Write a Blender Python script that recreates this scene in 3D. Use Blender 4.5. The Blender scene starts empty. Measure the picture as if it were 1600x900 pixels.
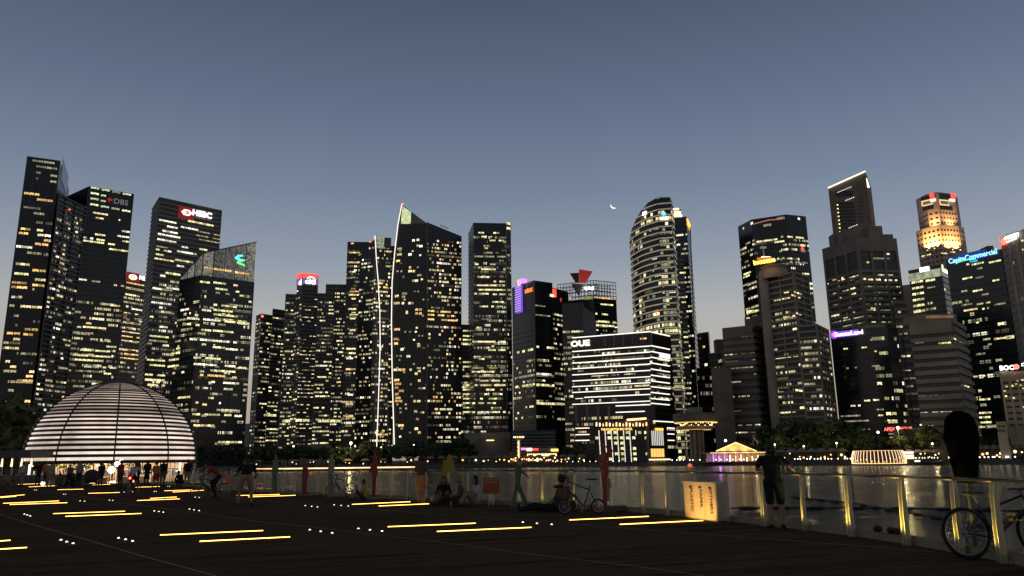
import bpy, bmesh, math, random
from mathutils import Matrix, Vector
R = math.radians
random.seed(7)
SC = bpy.context.scene
COL = SC.collection

# ------------------------------------------------------------------ camera
FPX = 1200.0                    # focal length in pixels of a 1600 px wide frame
CAM = Vector((0.0, 0.0, 1.5))
PITCH, ROLL = 12.55, -0.72
cam = bpy.data.cameras.new('camera')
cam.sensor_fit = 'HORIZONTAL'; cam.sensor_width = 36.0
cam.lens = 36.0 * FPX / 1600.0
cam.clip_start = 0.1; cam.clip_end = 30000.0
cam_ob = bpy.data.objects.new('camera', cam)
CAM_ROT = Matrix.Rotation(R(90 + PITCH), 3, 'X') @ Matrix.Rotation(R(ROLL), 3, 'Z')
cam_ob.matrix_world = Matrix.Translation(CAM) @ CAM_ROT.to_4x4()
COL.objects.link(cam_ob); SC.camera = cam_ob

# ------------------------------------------------------------------ sky at dusk
SKY_ROT = R(20)
w = bpy.data.worlds.new('World'); SC.world = w; w.use_nodes = True
nt = w.node_tree; N = nt.nodes; L = nt.links
bg = N['Background']; out = N['World Output']
sky = N.new('ShaderNodeTexSky'); sky.sky_type = 'NISHITA'; sky.sun_disc = False
sky.sun_elevation = R(-1.5); sky.sun_rotation = SKY_ROT
sky.air_density = 1.0; sky.dust_density = 0.6; sky.ozone_density = 2.0
# afterglow and blue dome: an even gradient with height, warm grey low, slate blue high
tc = N.new('ShaderNodeTexCoord'); sep = N.new('ShaderNodeSeparateXYZ')
L.new(tc.outputs['Generated'], sep.inputs[0])
ramp = N.new('ShaderNodeValToRGB'); L.new(sep.outputs['Z'], ramp.inputs[0])
cr = ramp.color_ramp
stops = [(0.0, (.335, .262, .222)), (.06, (.400, .335, .285)), (.12, (.445, .412, .365)), (.18, (.395, .400, .395)),
         (.25, (.262, .304, .366)), (.33, (.170, .218, .294)), (.43, (.112, .148, .220)), (.56, (.058, .085, .126)), (.75, (.034, .052, .080)), (1.0, (.026, .040, .062))]
while len(cr.elements) < len(stops): cr.elements.new(.5)
for e, (p, c) in zip(cr.elements, stops): e.position = p; e.color = (*c, 1)
# the eastern half of the dome, behind the camera, is darker than the western afterglow
dotn = N.new('ShaderNodeVectorMath'); dotn.operation = 'DOT_PRODUCT'
L.new(tc.outputs['Generated'], dotn.inputs[0]); dotn.inputs[1].default_value = (0.21, 0.978, 0.0)
mr = N.new('ShaderNodeMapRange'); L.new(dotn.outputs['Value'], mr.inputs['Value'])
mr.inputs['From Min'].default_value = -1; mr.inputs['From Max'].default_value = 1
mr.inputs['To Min'].default_value = .74; mr.interpolation_type = 'SMOOTHSTEP'; mr.inputs['To Max'].default_value = 1.04
mul = N.new('ShaderNodeMix'); mul.data_type = 'RGBA'; mul.blend_type = 'MULTIPLY'; mul.inputs['Factor'].default_value = 1
L.new(ramp.outputs[0], mul.inputs['A']); L.new(mr.outputs[0], mul.inputs['B'])
skym = N.new('ShaderNodeMix'); skym.data_type = 'RGBA'; skym.blend_type = 'MULTIPLY'; skym.inputs['Factor'].default_value = 1
L.new(sky.outputs[0], skym.inputs['A']); skym.inputs['B'].default_value = (.05, .05, .05, 1)
add = N.new('ShaderNodeMix'); add.data_type = 'RGBA'; add.blend_type = 'ADD'; add.inputs['Factor'].default_value = 1
L.new(mul.outputs['Result'], add.inputs['A']); L.new(skym.outputs['Result'], add.inputs['B'])
L.new(add.outputs['Result'], bg.inputs['Color']); bg.inputs['Strength'].default_value = 1.0

# the sun is already under the skyline: only a trace of afterglow comes from its side
sl = bpy.data.lights.new('sun', 'SUN'); sl.energy = 0.004; sl.angle = R(12); sl.color = (1, .72, .5)
sun = bpy.data.objects.new('sun', sl)
sun.rotation_euler = (R(88), 0, R(180) - SKY_ROT); COL.objects.link(sun)

SC.view_settings.view_transform = 'Standard'; SC.view_settings.look = 'None'
SC.view_settings.exposure = 0.0; SC.view_settings.gamma = 1.0; SC.view_settings.use_curve_mapping = False
SC.render.engine = 'CYCLES'
SC.cycles.use_denoising = True
SC.cycles.max_bounces = 6; SC.cycles.diffuse_bounces = 2; SC.cycles.glossy_bounces = 4
SC.cycles.transparent_max_bounces = 16; SC.cycles.sample_clamp_indirect = 4.0
SC.cycles.caustics_reflective = False; SC.cycles.caustics_refractive = False

# ------------------------------------------------------------------ measuring helpers (photo pixel of the 1600 x 900 frame -> world)
def ray(px, py):
    return CAM_ROT @ Vector(((px - 800) / FPX, (450 - py) / FPX, -1.0))
def at(px, py, Y):
    d = ray(px, py); return CAM + d * (Y / d.y)
def gp(px, py, z=0.0):
    d = ray(px, py); return CAM + d * ((z - CAM.z) / d.z)
def Xat(px, Y, Z):
    k = (px - 800) / FPX; r = CAM_ROT.transposed(); a, b, c = r[0], r[1], r[2]
    y, z = Y - CAM.y, Z - CAM.z
    return (-k * (c[1] * y + c[2] * z) - a[1] * y - a[2] * z) / (a[0] + k * c[0])

# ------------------------------------------------------------------ materials
MATS = {}
def nodes(m):
    m.use_nodes = True; t = m.node_tree; return t, t.nodes, t.links, t.nodes['Principled BSDF']
def mat(name, col, rough=.6, metal=0.0, var=.25, scale=3.0, bump=0.0, spec=.5, stretch=None, coord='Object'):
    if name in MATS: return MATS[name]
    m = bpy.data.materials.new(name); t, n, l, b = nodes(m)
    b.inputs['Roughness'].default_value = rough; b.inputs['Metallic'].default_value = metal
    b.inputs['Specular IOR Level'].default_value = spec
    tcn = n.new('ShaderNodeTexCoord'); src = tcn.outputs[coord]
    if stretch:
        mp = n.new('ShaderNodeMapping'); mp.inputs['Scale'].default_value = stretch; l.new(src, mp.inputs[0]); src = mp.outputs[0]
    nz = n.new('ShaderNodeTexNoise'); nz.inputs['Scale'].default_value = scale; nz.inputs['Detail'].default_value = 4
    l.new(src, nz.inputs['Vector'])
    oi = n.new('ShaderNodeObjectInfo')
    ad = n.new('ShaderNodeMath'); ad.operation = 'MULTIPLY_ADD'; l.new(oi.outputs['Random'], ad.inputs[0]); ad.inputs[1].default_value = .25
    l.new(nz.outputs['Fac'], ad.inputs[2])
    r_ = n.new('ShaderNodeMapRange'); l.new(ad.outputs[0], r_.inputs['Value'])
    r_.inputs['From Min'].default_value = .3; r_.inputs['From Max'].default_value = .9
    r_.inputs['To Min'].default_value = 1 - var; r_.inputs['To Max'].default_value = 1 + var
    mx = n.new('ShaderNodeMix'); mx.data_type = 'RGBA'; mx.blend_type = 'MULTIPLY'; mx.inputs['Factor'].default_value = 1
    mx.inputs['A'].default_value = (*col, 1); l.new(r_.outputs[0], mx.inputs['B']); l.new(mx.outputs['Result'], b.inputs['Base Color'])
    if bump:
        bp = n.new('ShaderNodeBump'); bp.inputs['Strength'].default_value = bump; bp.inputs['Distance'].default_value = .02
        l.new(nz.outputs['Fac'], bp.inputs['Height']); l.new(bp.outputs[0], b.inputs['Normal'])
    MATS[name] = m; return m
def glow(name, col, s, sample=False, var=0.0, scale=2.0, coord='Object'):
    """a lit surface (lamp, lit window, sign); var > 0 breaks its brightness up as a lit room does"""
    if name in MATS: return MATS[name]
    m = bpy.data.materials.new(name); t, n, l, b = nodes(m)
    b.inputs['Base Color'].default_value = (.04, .04, .04, 1); b.inputs['Roughness'].default_value = .5
    b.inputs['Emission Color'].default_value = (*col, 1); b.inputs['Emission Strength'].default_value = s
    if var:
        tcn = n.new('ShaderNodeTexCoord'); oi = n.new('ShaderNodeObjectInfo')
        va = n.new('ShaderNodeVectorMath'); va.operation = 'ADD'; l.new(tcn.outputs[coord], va.inputs[0])
        vs = n.new('ShaderNodeVectorMath'); vs.operation = 'SCALE'; l.new(oi.outputs['Location'], vs.inputs[0]); vs.inputs['Scale'].default_value = 1.37
        l.new(vs.outputs[0], va.inputs[1])
        nz = n.new('ShaderNodeTexNoise'); nz.inputs['Scale'].default_value = scale; nz.inputs['Detail'].default_value = 3; nz.inputs['Roughness'].default_value = .7
        l.new(va.outputs[0], nz.inputs['Vector'])
        r1 = n.new('ShaderNodeMapRange'); l.new(nz.outputs['Fac'], r1.inputs['Value'])
        r1.inputs['From Min'].default_value = .33; r1.inputs['From Max'].default_value = .66
        r1.inputs['To Min'].default_value = max(.05, 1 - var); r1.inputs['To Max'].default_value = 1 + var
        r2 = n.new('ShaderNodeMapRange'); l.new(oi.outputs['Random'], r2.inputs['Value'])
        r2.inputs['To Min'].default_value = s * .3; r2.inputs['To Max'].default_value = s * 1.3
        mu = n.new('ShaderNodeMath'); mu.operation = 'MULTIPLY'; l.new(r1.outputs[0], mu.inputs[0]); l.new(r2.outputs[0], mu.inputs[1])
        l.new(mu.outputs[0], b.inputs['Emission Strength'])
    m.cycles.emission_sampling = 'AUTO' if sample else 'NONE'
    MATS[name] = m; return m
def glass(name, tint, refl=.5, rough=.02):
    if name in MATS: return MATS[name]
    m = bpy.data.materials.new(name); m.use_nodes = True; t = m.node_tree; n = t.nodes; l = t.links
    n.remove(n['Principled BSDF'])
    tr = n.new('ShaderNodeBsdfTransparent'); tr.inputs[0].default_value = (*tint, 1)
    gl = n.new('ShaderNodeBsdfGlossy'); gl.inputs['Roughness'].default_value = rough; gl.inputs[0].default_value = (.9, .95, .92, 1)
    lw = n.new('ShaderNodeLayerWeight'); lw.inputs[0].default_value = .5
    pw = n.new('ShaderNodeMath'); pw.operation = 'POWER'; l.new(lw.outputs['Facing'], pw.inputs[0]); pw.inputs[1].default_value = 4.0
    mm = n.new('ShaderNodeMath'); mm.operation = 'MULTIPLY_ADD'; l.new(pw.outputs[0], mm.inputs[0]); mm.inputs[1].default_value = .6 * refl; mm.inputs[2].default_value = .006 * refl
    mx = n.new('ShaderNodeMixShader'); l.new(mm.outputs[0], mx.inputs[0]); l.new(tr.outputs[0], mx.inputs[1]); l.new(gl.outputs[0], mx.inputs[2])
    l.new(mx.outputs[0], n['Material Output'].inputs[0]); MATS[name] = m; return m

# ------------------------------------------------------------------ mesh helpers
class MB:
    """collects plain geometry (lists of vertices and faces) for ONE mesh object"""
    def __init__(s): s.v = []; s.f = []; s.mi = []
    def add(s, vs, fs, mi=0):
        k = len(s.v); s.v += [tuple(p) for p in vs]; s.f += [tuple(i + k for i in f) for f in fs]; s.mi += [mi] * len(fs); return s
    def box(s, a, b, mi=0):
        (x0, y0, z0), (x1, y1, z1) = a, b
        return s.add([(x0, y0, z0), (x1, y0, z0), (x1, y1, z0), (x0, y1, z0), (x0, y0, z1), (x1, y0, z1), (x1, y1, z1), (x0, y1, z1)],
                     [(0, 3, 2, 1), (4, 5, 6, 7), (0, 1, 5, 4), (1, 2, 6, 5), (2, 3, 7, 6), (3, 0, 4, 7)], mi)
    def obox(s, o, u, v, w_, mi=0):
        o, u, v, w_ = Vector(o), Vector(u), Vector(v), Vector(w_)
        return s.add([o, o + u, o + u + v, o + v, o + w_, o + u + w_, o + u + v + w_, o + v + w_],
                     [(0, 3, 2, 1), (4, 5, 6, 7), (0, 1, 5, 4), (1, 2, 6, 5), (2, 3, 7, 6), (3, 0, 4, 7)], mi)
    def prism(s, pts, z0, z1, mi=0):
        n = len(pts); z1 = z1 if isinstance(z1, (list, tuple)) else [z1] * n
        vs = [(p[0], p[1], z0) for p in pts] + [(p[0], p[1], z) for p, z in zip(pts, z1)]
        return s.add(vs, [tuple(range(n))[::-1], tuple(range(n, 2 * n))] + [(i, (i + 1) % n, n + (i + 1) % n, n + i) for i in range(n)], mi)
    def tube(s, p, q, r0, r1=None, n=8, mi=0, caps=True):
        p, q = Vector(p), Vector(q); r1 = r0 if r1 is None else r1; d = q - p
        if d.length < 1e-9: return s
        d.normalize(); a = d.orthogonal().normalized(); b = d.cross(a); vs = []
        for c, r in ((p, r0), (q, r1)):
            for i in range(n):
                t = 2 * math.pi * i / n; vs.append(c + a * (r * math.cos(t)) + b * (r * math.sin(t)))
        fs = [(i, (i + 1) % n, n + (i + 1) % n, n + i) for i in range(n)]
        if caps: fs += [tuple(range(n))[::-1], tuple(range(n, 2 * n))]
        return s.add(vs, fs, mi)
    def path(s, pts, r, n=8, mi=0):
        for a, b in zip(pts[:-1], pts[1:]): s.tube(a, b, r, r, n, mi)
        return s
    def lathe(s, prof, n=24, c=(0, 0, 0), mi=0, axis='Z'):
        vs = []
        for (r, z) in prof:
            for i in range(n):
                t = 2 * math.pi * i / n; x, y = r * math.cos(t), r * math.sin(t)
                p = (x, y, z) if axis == 'Z' else (x, z, y)
                vs.append((p[0] + c[0], p[1] + c[1], p[2] + c[2]))
        fs = [(k * n + i, k * n + (i + 1) % n, (k + 1) * n + (i + 1) % n, (k + 1) * n + i) for k in range(len(prof) - 1) for i in range(n)]
        return s.add(vs, fs, mi)
    def torus(s, c, r, rr, n=32, k=8, axis='Y', mi=0):
        vs = []
        for i in range(n):
            t = 2 * math.pi * i / n
            for j in range(k):
                q = 2 * math.pi * j / k; x = (r + rr * math.cos(q)) * math.cos(t); y = (r + rr * math.cos(q)) * math.sin(t); z = rr * math.sin(q)
                p = (x, z, y) if axis == 'Y' else ((x, y, z) if axis == 'Z' else (z, x, y))
                vs.append((p[0] + c[0], p[1] + c[1], p[2] + c[2]))
        fs = [(i * k + j, ((i + 1) % n) * k + j, ((i + 1) % n) * k + (j + 1) % k, i * k + (j + 1) % k) for i in range(n) for j in range(k)]
        return s.add(vs, fs, mi)
    def ball(s, c, r, n=12, k=8, mi=0):
        r = r if isinstance(r, (tuple, list)) else (r, r, r)
        prof = [(math.sin(math.pi * j / k), -math.cos(math.pi * j / k)) for j in range(k + 1)]; b = MB().lathe(prof, n)
        return s.add([(x * r[0] + c[0], y * r[1] + c[1], z * r[2] + c[2]) for x, y, z in b.v], b.f, mi)
    def off(s, d):
        s.v = [(x + d[0], y + d[1], z + d[2]) for x, y, z in s.v]; return s
    def mesh(s, name, mats, smooth=False):
        me = bpy.data.meshes.new(name); me.from_pydata(s.v, [], s.f)
        for m in (mats if isinstance(mats, (list, tuple)) else [mats]): me.materials.append(m)
        if any(s.mi): me.polygons.foreach_set('material_index', s.mi)
        if smooth: me.polygons.foreach_set('use_smooth', [True] * len(me.polygons))
        bm = bmesh.new(); bm.from_mesh(me); bmesh.ops.recalc_face_normals(bm, faces=bm.faces); bm.to_mesh(me); bm.free()
        return me
    def build(s, name, mats, parent=None, smooth=False, kind=None):
        return link(name, s.mesh(name, mats, smooth), parent, kind)
def link(name, me, parent=None, kind=None):
    o = bpy.data.objects.new(name, me); COL.objects.link(o)
    if parent: o.parent = parent
    if kind: o['kind'] = kind
    return o
def tag(o, label, cat, group=None):
    o['label'] = label; o['category'] = cat
    if group: o['group'] = group
    return o
def thing(name, label, cat, loc=(0, 0, 0), rz=0.0, group=None):
    o = bpy.data.objects.new(name, None); COL.objects.link(o); o.location = loc; o.rotation_euler = (0, 0, rz)
    o.empty_display_size = .3
    return tag(o, label, cat, group)
def copy_tree(o, parent=None):
    c = o.copy(); COL.objects.link(c); c.parent = parent
    for ch in list(o.children): copy_tree(ch, c)
    return c
BENCH = bpy.data.scenes.new('workbench')        # an empty scene to evaluate modifiers and lettering in, removed at the end
def evaluated_mesh(ob):
    BENCH.collection.objects.link(ob)
    with bpy.context.temp_override(scene=BENCH, view_layer=BENCH.view_layers[0]): dg = bpy.context.evaluated_depsgraph_get()
    me = bpy.data.meshes.new_from_object(ob.evaluated_get(dg)); BENCH.collection.objects.unlink(ob); return me
def text_mesh(s, size, depth, m, bold=0.0):
    cu = bpy.data.curves.new('lettering', 'FONT'); cu.body = s; cu.size = size; cu.extrude = depth; cu.align_x = 'CENTER'; cu.align_y = 'CENTER'
    cu.resolution_u = 3; cu.offset = bold
    ob = bpy.data.objects.new('lettering', cu)
    me = evaluated_mesh(ob); bpy.data.objects.remove(ob); bpy.data.curves.remove(cu)
    me.materials.clear(); me.materials.append(m); return me
ORD = ['first', 'second', 'third', 'fourth', 'fifth', 'sixth', 'seventh', 'eighth', 'ninth', 'tenth', 'eleventh', 'twelfth', 'thirteenth', 'fourteenth',
       'fifteenth', 'sixteenth', 'seventeenth', 'eighteenth', 'nineteenth', 'twentieth', 'twenty-first', 'twenty-second', 'twenty-third', 'twenty-fourth', 'twenty-fifth',
       'twenty-sixth', 'twenty-seventh', 'twenty-eighth', 'twenty-ninth', 'thirtieth', 'thirty-first', 'thirty-second', 'thirty-third', 'thirty-fourth', 'thirty-fifth', 'thirty-sixth', 'thirty-seventh', 'thirty-eighth', 'thirty-ninth', 'fortieth']

# ================================================================== the setting: water and far land
WZ, LZ = -2.5, -1.0
def water_mat():
    m = bpy.data.materials.new('bay_water'); t, n, l, b = nodes(m)
    b.inputs['Base Color'].default_value = (.010, .013, .014, 1); b.inputs['Roughness'].default_value = .16; b.inputs['IOR'].default_value = 1.33
    tcn = n.new('ShaderNodeTexCoord'); mp = n.new('ShaderNodeMapping'); mp.inputs['Scale'].default_value = (.8, 1.5, 1); l.new(tcn.outputs['Object'], mp.inputs[0])
    n1 = n.new('ShaderNodeTexNoise'); n1.inputs['Scale'].default_value = 1.6; n1.inputs['Detail'].default_value = 5; n1.inputs['Roughness'].default_value = .62
    n2 = n.new('ShaderNodeTexNoise'); n2.inputs['Scale'].default_value = .16; n2.inputs['Detail'].default_value = 3
    l.new(mp.outputs[0], n1.inputs['Vector']); l.new(mp.outputs[0], n2.inputs['Vector'])
    ad = n.new('ShaderNodeMath'); ad.operation = 'MULTIPLY_ADD'; l.new(n2.outputs[0], ad.inputs[0]); ad.inputs[1].default_value = 2.2; l.new(n1.outputs[0], ad.inputs[2])
    n3 = n.new('ShaderNodeTexNoise'); n3.inputs['Scale'].default_value = 4.5; n3.inputs['Detail'].default_value = 2; l.new(mp.outputs[0], n3.inputs['Vector'])
    a3 = n.new('ShaderNodeMath'); a3.operation = 'MULTIPLY_ADD'; l.new(n3.outputs[0], a3.inputs[0]); a3.inputs[1].default_value = .35; l.new(ad.outputs[0], a3.inputs[2]); ad = a3
    bp = n.new('ShaderNodeBump'); bp.inputs['Strength'].default_value = 1.0; bp.inputs['Distance'].default_value = .24; l.new(ad.outputs[0], bp.inputs['Height'])
    l.new(bp.outputs[0], b.inputs['Normal']); return m
WATER = water_mat()
wm = MB(); wm.add([(-9000, -300, WZ), (9000, -300, WZ), (9000, 12000, WZ), (-9000, 12000, WZ)], [(0, 1, 2, 3)])
o = wm.build('water', WATER); o['kind'] = 'structure'
M_GROUND = mat('far_ground', (.05, .048, .045), .9, scale=.05)
SHORE = [(-900, 330), (-260, 400), (-60, 392), (66, 372), (140, 292), (330, 232), (900, 150)]   # the quay edge along the far side of the bay
def shore_y(x):
    for (a, b), (c, d) in zip(SHORE[:-1], SHORE[1:]):
        if a <= x <= c: return b + (d - b) * (x - a) / (c - a)
    return 300
def shore_px(px, back=0.0):
    """the point on the quay seen under column px, moved back from the edge"""
    Y = 350.0
    for _ in range(30):
        X = Xat(px, Y, LZ); Y = .5 * Y + .5 * (shore_y(X) + back)
    return Vector((Xat(px, Y, LZ), Y, LZ))
g = MB(); n_ = len(SHORE)
g.prism([(x, y) for x, y in SHORE] + [(9000, 12000), (-9000, 12000)], WZ - 1, LZ)
o = g.build('land', M_GROUND); o['kind'] = 'structure'
qm = MB()
for (a, b), (c, d) in zip(SHORE[:-1], SHORE[1:]):
    qm.obox((a, b - .6, WZ - .5), (c - a, d - b, 0), (0, 0, LZ - WZ + .8), (0, .9, 0))
o = qm.build('quay_kerb', mat('quay_stone', (.12, .11, .10), .85, scale=.3)); o['kind'] = 'structure'

# ================================================================== towers
M_GLASS = mat('dark_curtain_glass', (.020, .022, .025), .16, var=.5, scale=.14)
M_GLASSB = mat('blue_curtain_glass', (.013, .019, .030), .14, var=.4, scale=.1)
M_MULL = mat('dark_mullion', (.065, .063, .060), .5, scale=.2)
M_GREY = mat('grey_cladding', (.24, .235, .225), .55, scale=.08)
M_DGREY = mat('dark_grey_cladding', (.085, .083, .082), .5, scale=.08)
M_BROWN = mat('brown_stone', (.215, .175, .135), .75, scale=.08)
M_BEIGE = mat('beige_stone', (.36, .30, .23), .8, scale=.08)
M_PALE = mat('pale_concrete', (.46, .41, .35), .8, scale=.08)
M_PINK = mat('pink_granite', (.46, .31, .28), .7, scale=.08)
M_WHITE = mat('white_cladding', (.5, .49, .46), .5, scale=.08)
G = {'w': glow('lit_room_warm', (1, .80, .40), 1.4, var=.85, scale=3.6), 'y': glow('lit_room_yellow', (.95, .88, .42), 1.3, var=.85, scale=3.6),
     'c': glow('lit_room_cool', (1, .92, .70), 1.55, var=.85, scale=3.6), 'o': glow('lit_room_amber', (1, .60, .20), 1.3, var=.8, scale=3.6),
     'd': glow('lit_room_dim', (.88, .80, .48), .42, var=.85, scale=3.6), 'g': glow('lit_room_green', (.80, .88, .50), 1.0, var=.8, scale=3.6)}
DIM = [glow('dim_room_a', (.88, .78, .44), .10), glow('dim_room_b', (.84, .82, .52), .26), glow('dim_room_c', (1, .82, .44), .65), glow('dim_room_d', (.97, .93, .70), 1.2)]
WIN = {}
def win_mesh(k):
    """one lit window pane with a slim dark frame: shared by every window of that light"""
    if k not in WIN:
        b = MB()
        for q in range(3): b.box((.03 + q * .325, -.7, .10 + (.14 if q == 1 else 0)), (.03 + q * .325 + .29, 0, .94), 0)
        b.box((0, -1, 0), (1, 0, .08), 1); b.box((0, -1, .95), (1, 0, 1), 1); b.box((0, -.98, .08), (.03, 0, .95), 1); b.box((.97, -.98, .08), (1, 0, .95), 1)
        WIN[k] = b.mesh('lit_window', [G[k], M_MULL])
    return WIN[k]
def put_window(root, P, ang, wid, hgt, k, name='lit_window', t=.25):
    o = bpy.data.objects.new(name, win_mesh(k)); COL.objects.link(o); o.parent = root
    o.location = Vector(P) - root.location; o.rotation_euler = (0, 0, ang); o.scale = (wid, t, hgt); return o
def pick(rng, pal):
    r = rng.random() * sum(w for _, w in pal)
    for k, w in pal:
        r -= w
        if r <= 0: return k
    return pal[-1][0]
class Tower:
    """a tower from its visible roof corners, left to right: (px, py, Y); Y None = on the roof plane of the reference corner"""
    def __init__(s, name, label, chain, cat='building', ref=None, root=None, z0=LZ, flat=True, depth=30, body=None, seed=0, wall='wall'):
        s.rng = random.Random(seed * 31 + 5)
        if ref is None: ref = next(i for i, c in enumerate(chain) if c[2] is not None)
        Z = at(*chain[ref]).z; pts = []; zs = []
        for (px, py, Y) in chain:
            if flat:
                if Y is None: p = gp(px, py, Z); pts.append(Vector((p.x, p.y, 0)))
                else: pts.append(Vector((Xat(px, Y, Z), Y, 0)))
                zs.append(Z)
            else:
                p = at(px, py, Y); pts.append(Vector((p.x, p.y, 0))); zs.append(p.z)
        s.p, s.z, s.z0 = pts, zs, z0
        c = sum(pts, Vector()) / len(pts)
        if root is None: root = thing(name, label, cat, (c.x, c.y + depth * .5, z0))
        s.root = root; s.o = root.location.copy()
        back = [p * (1 + depth / p.length) for p in (pts[-1], pts[0])]
        poly = pts + back; tops = zs + [zs[-1], zs[0]]
        b = MB().prism([(p.x, p.y) for p in poly], z0, tops); s.poly = poly
        s.add(b, wall, body or M_GLASS)
    def add(s, b, name, m, smooth=False, kind=None, parent=None):
        b.off(-s.o); return b.build(name, m, parent or s.root, smooth, kind)
    def seg(s, i):
        a, b = s.p[i], s.p[i + 1]; d = b - a; L_ = d.length; u = d / L_; n = Vector((u.y, -u.x, 0)); return a, u, n, L_, math.atan2(u.y, u.x)
    def ztop(s, i, t): return s.z[i] + (s.z[i + 1] - s.z[i]) * t
    def on(s, i, px, py, out=.0):
        a, u, n, L_, ang = s.seg(i); d = ray(px, py); k = ((a + n * out) - CAM).dot(n) / d.dot(n); return CAM + d * k
    def bands(s, segs, fh, sh, m, proud=.4, top=0, bottom=0, name='spandrel_bands', ext=.0, offset=0.0):
        b = MB()
        for i in segs:
            a, u, n, L_, ang = s.seg(i); zt = max(s.z[i], s.z[i + 1]); z = zt - top - sh - offset
            while z > s.z0 + bottom:
                t0, t1 = 0.0, 1.0; za, zb = s.z[i], s.z[i + 1]
                if min(za, zb) < z + sh and abs(za - zb) > .01:
                    t = (z + sh - za) / (zb - za)
                    if za < zb: t0 = max(0, t)
                    else: t1 = min(1, t)
                if t1 - t0 > .02:
                    b.obox(a + u * (L_ * t0 - ext) + Vector((0, 0, z)) - n * .05, u * (L_ * (t1 - t0) + 2 * ext), n * (proud + .05), (0, 0, sh))
                z -= fh
        return s.add(b, name, m, kind='stuff')
    def fins(s, segs, step, wid, m, proud=.3, top=0, bottom=0, name='mullions', ends=True):
        b = MB()
        for i in segs:
            a, u, n, L_, ang = s.seg(i); k = max(1, round(L_ / step))
            for j in range(k + 1):
                if not ends and j in (0, k): continue
                t = j / k; z1 = s.ztop(i, t) - top
                b.obox(a + u * (L_ * t - wid / 2) - n * .05 + Vector((0, 0, s.z0 + bottom)), u * wid, n * (proud + .05), (0, 0, z1 - s.z0 - bottom))
        return s.add(b, name, m, kind='stuff')
    def lit(s, segs, fh, bay, rowp=.3, q=.6, sp=.06, pal=(('w', 1),), wf=.9, hf=.44, top=4, bottom=8, zone=None, zoff=0.0, out=.12, dimd=.32):
        for i in segs:
            a, u, n, L_, ang = s.seg(i); k = max(1, round(L_ / (bay * .74))); bw = L_ / k; zt = max(s.z[i], s.z[i + 1]); z = zt - top - fh + zoff
            while z > s.z0 + bottom:
                row = s.rng.random() < rowp; run0 = s.rng.randrange(k); run = s.rng.randint(max(1, k // 4), k); col = pick(s.rng, pal)
                for j in range(k):
                    if z + fh > s.ztop(i, (j + .5) / k) - 1.5: continue
                    p = q if (row and run0 - run // 2 <= j <= run0 + run // 2 + 1) else sp
                    if zone: p *= zone((zt - z) / (zt - s.z0), (j + .5) / k)
                    if s.rng.random() < p:
                        ww = bw * wf * (1 if s.rng.random() < .8 else .55)
                        put_window(s.root, a + u * (bw * j + (bw - bw * wf) / 2) + n * out + Vector((0, 0, z + fh * (1 - hf) * .5)), ang, ww, fh * hf, col if s.rng.random() < .75 else pick(s.rng, pal))
                z -= fh
        if dimd: s.dim(segs, fh, dimd, top=top, bottom=bottom, zoff=zoff, out=out - .02)
    def dim(s, segs, fh, dens=.35, pane=1.5, hf=.45, top=4, bottom=6, out=.10, zoff=0.0, bright=1.0):
        """the fine, faint panes between the bright ones"""
        b = MB(); r_ = s.rng
        for i in segs:
            a, u, n, L_, ang = s.seg(i); k = max(2, int(L_ / pane)); w_ = L_ / k; zt = max(s.z[i], s.z[i + 1]); z = zt - top - fh + zoff
            while z > s.z0 + bottom:
                act = r_.random() ** 1.3 * 2.4 * dens; on = r_.random() < act; lv = r_.choice((0, 0, 1, 1, 1, 2)); up_ = Vector((0, 0, fh * hf))
                for j in range(k):
                    if r_.random() < .28: on = r_.random() < act; lv = r_.choice((0, 0, 1, 1, 2, 2, 3))
                    if not on or z + fh > s.ztop(i, (j + .5) / k) - 1 or r_.random() < .15: continue
                    P = a + u * (w_ * (j + .08)) + n * out + Vector((0, 0, z + fh * (1 - hf) * .5)); q = u * (w_ * (.84 if r_.random() < .7 else .45))
                    b.add([P, P + q, P + q + up_, P + up_], [(0, 1, 2, 3)], min(3, max(0, lv if r_.random() < .75 else lv + r_.choice((-1, 1)))))
                z -= fh
        if b.v: s.add(b, 'faint_windows', DIM, kind='stuff')
    def row(s, i, px0, px1, py, h, k='w', n=1, name='lit_window', out=.15, gap=.08, skip=0.0):
        a, u, nn, L_, ang = s.seg(i); A = s.on(i, px0, py, out); B = s.on(i, px1, py, out); hh = h * .82 / FPX * A.y
        t0, t1 = (A - a).dot(u), (B - a).dot(u); w_ = (t1 - t0) / n; z = s.on(i, (px0 + px1) / 2, py, out).z
        for j in range(n):
            if s.rng.random() < skip: continue
            P = a + u * (t0 + w_ * (j + gap / 2)) + nn * out; P.z = z - hh / 2
            put_window(s.root, P, ang, w_ * (1 - gap), hh, k, name)
    def rect(s, i, px0, py0, px1, py1, m, name, out=.3, t=.3, rot=0):
        """a solid panel on face i covering the pixel box"""
        A = s.on(i, px0, (py0 + py1) / 2, 0); B = s.on(i, px1, (py0 + py1) / 2, 0); mid = (px0 + px1) / 2
        zt, zb = s.on(i, mid, py0, 0).z, s.on(i, mid, py1, 0).z; a, u, n, L_, ang = s.seg(i)
        t0, t1 = (A - a).dot(u), (B - a).dot(u); P = a + u * t0 + n * (out - t) ; P.z = zb
        return s.add(MB().obox(P, u * (t1 - t0), n * t, (0, 0, zt - zb)), name, m)
    def text(s, i, px, py, h, txt, m, name='sign_lettering', out=.5, bold=.0, sx=1.0, ang=None, rot=0):
        a, u, n, L_, an = s.seg(i); P = s.on(i, px, py, out); size = h / FPX * P.y * 1.38
        me = text_mesh(txt, size, .12, m, bold * size); o = link(name, me, s.root); o.location = P - s.o
        o.rotation_euler = (R(90), rot, an if ang is None else ang); o.scale = (sx, 1, 1); return o
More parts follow.
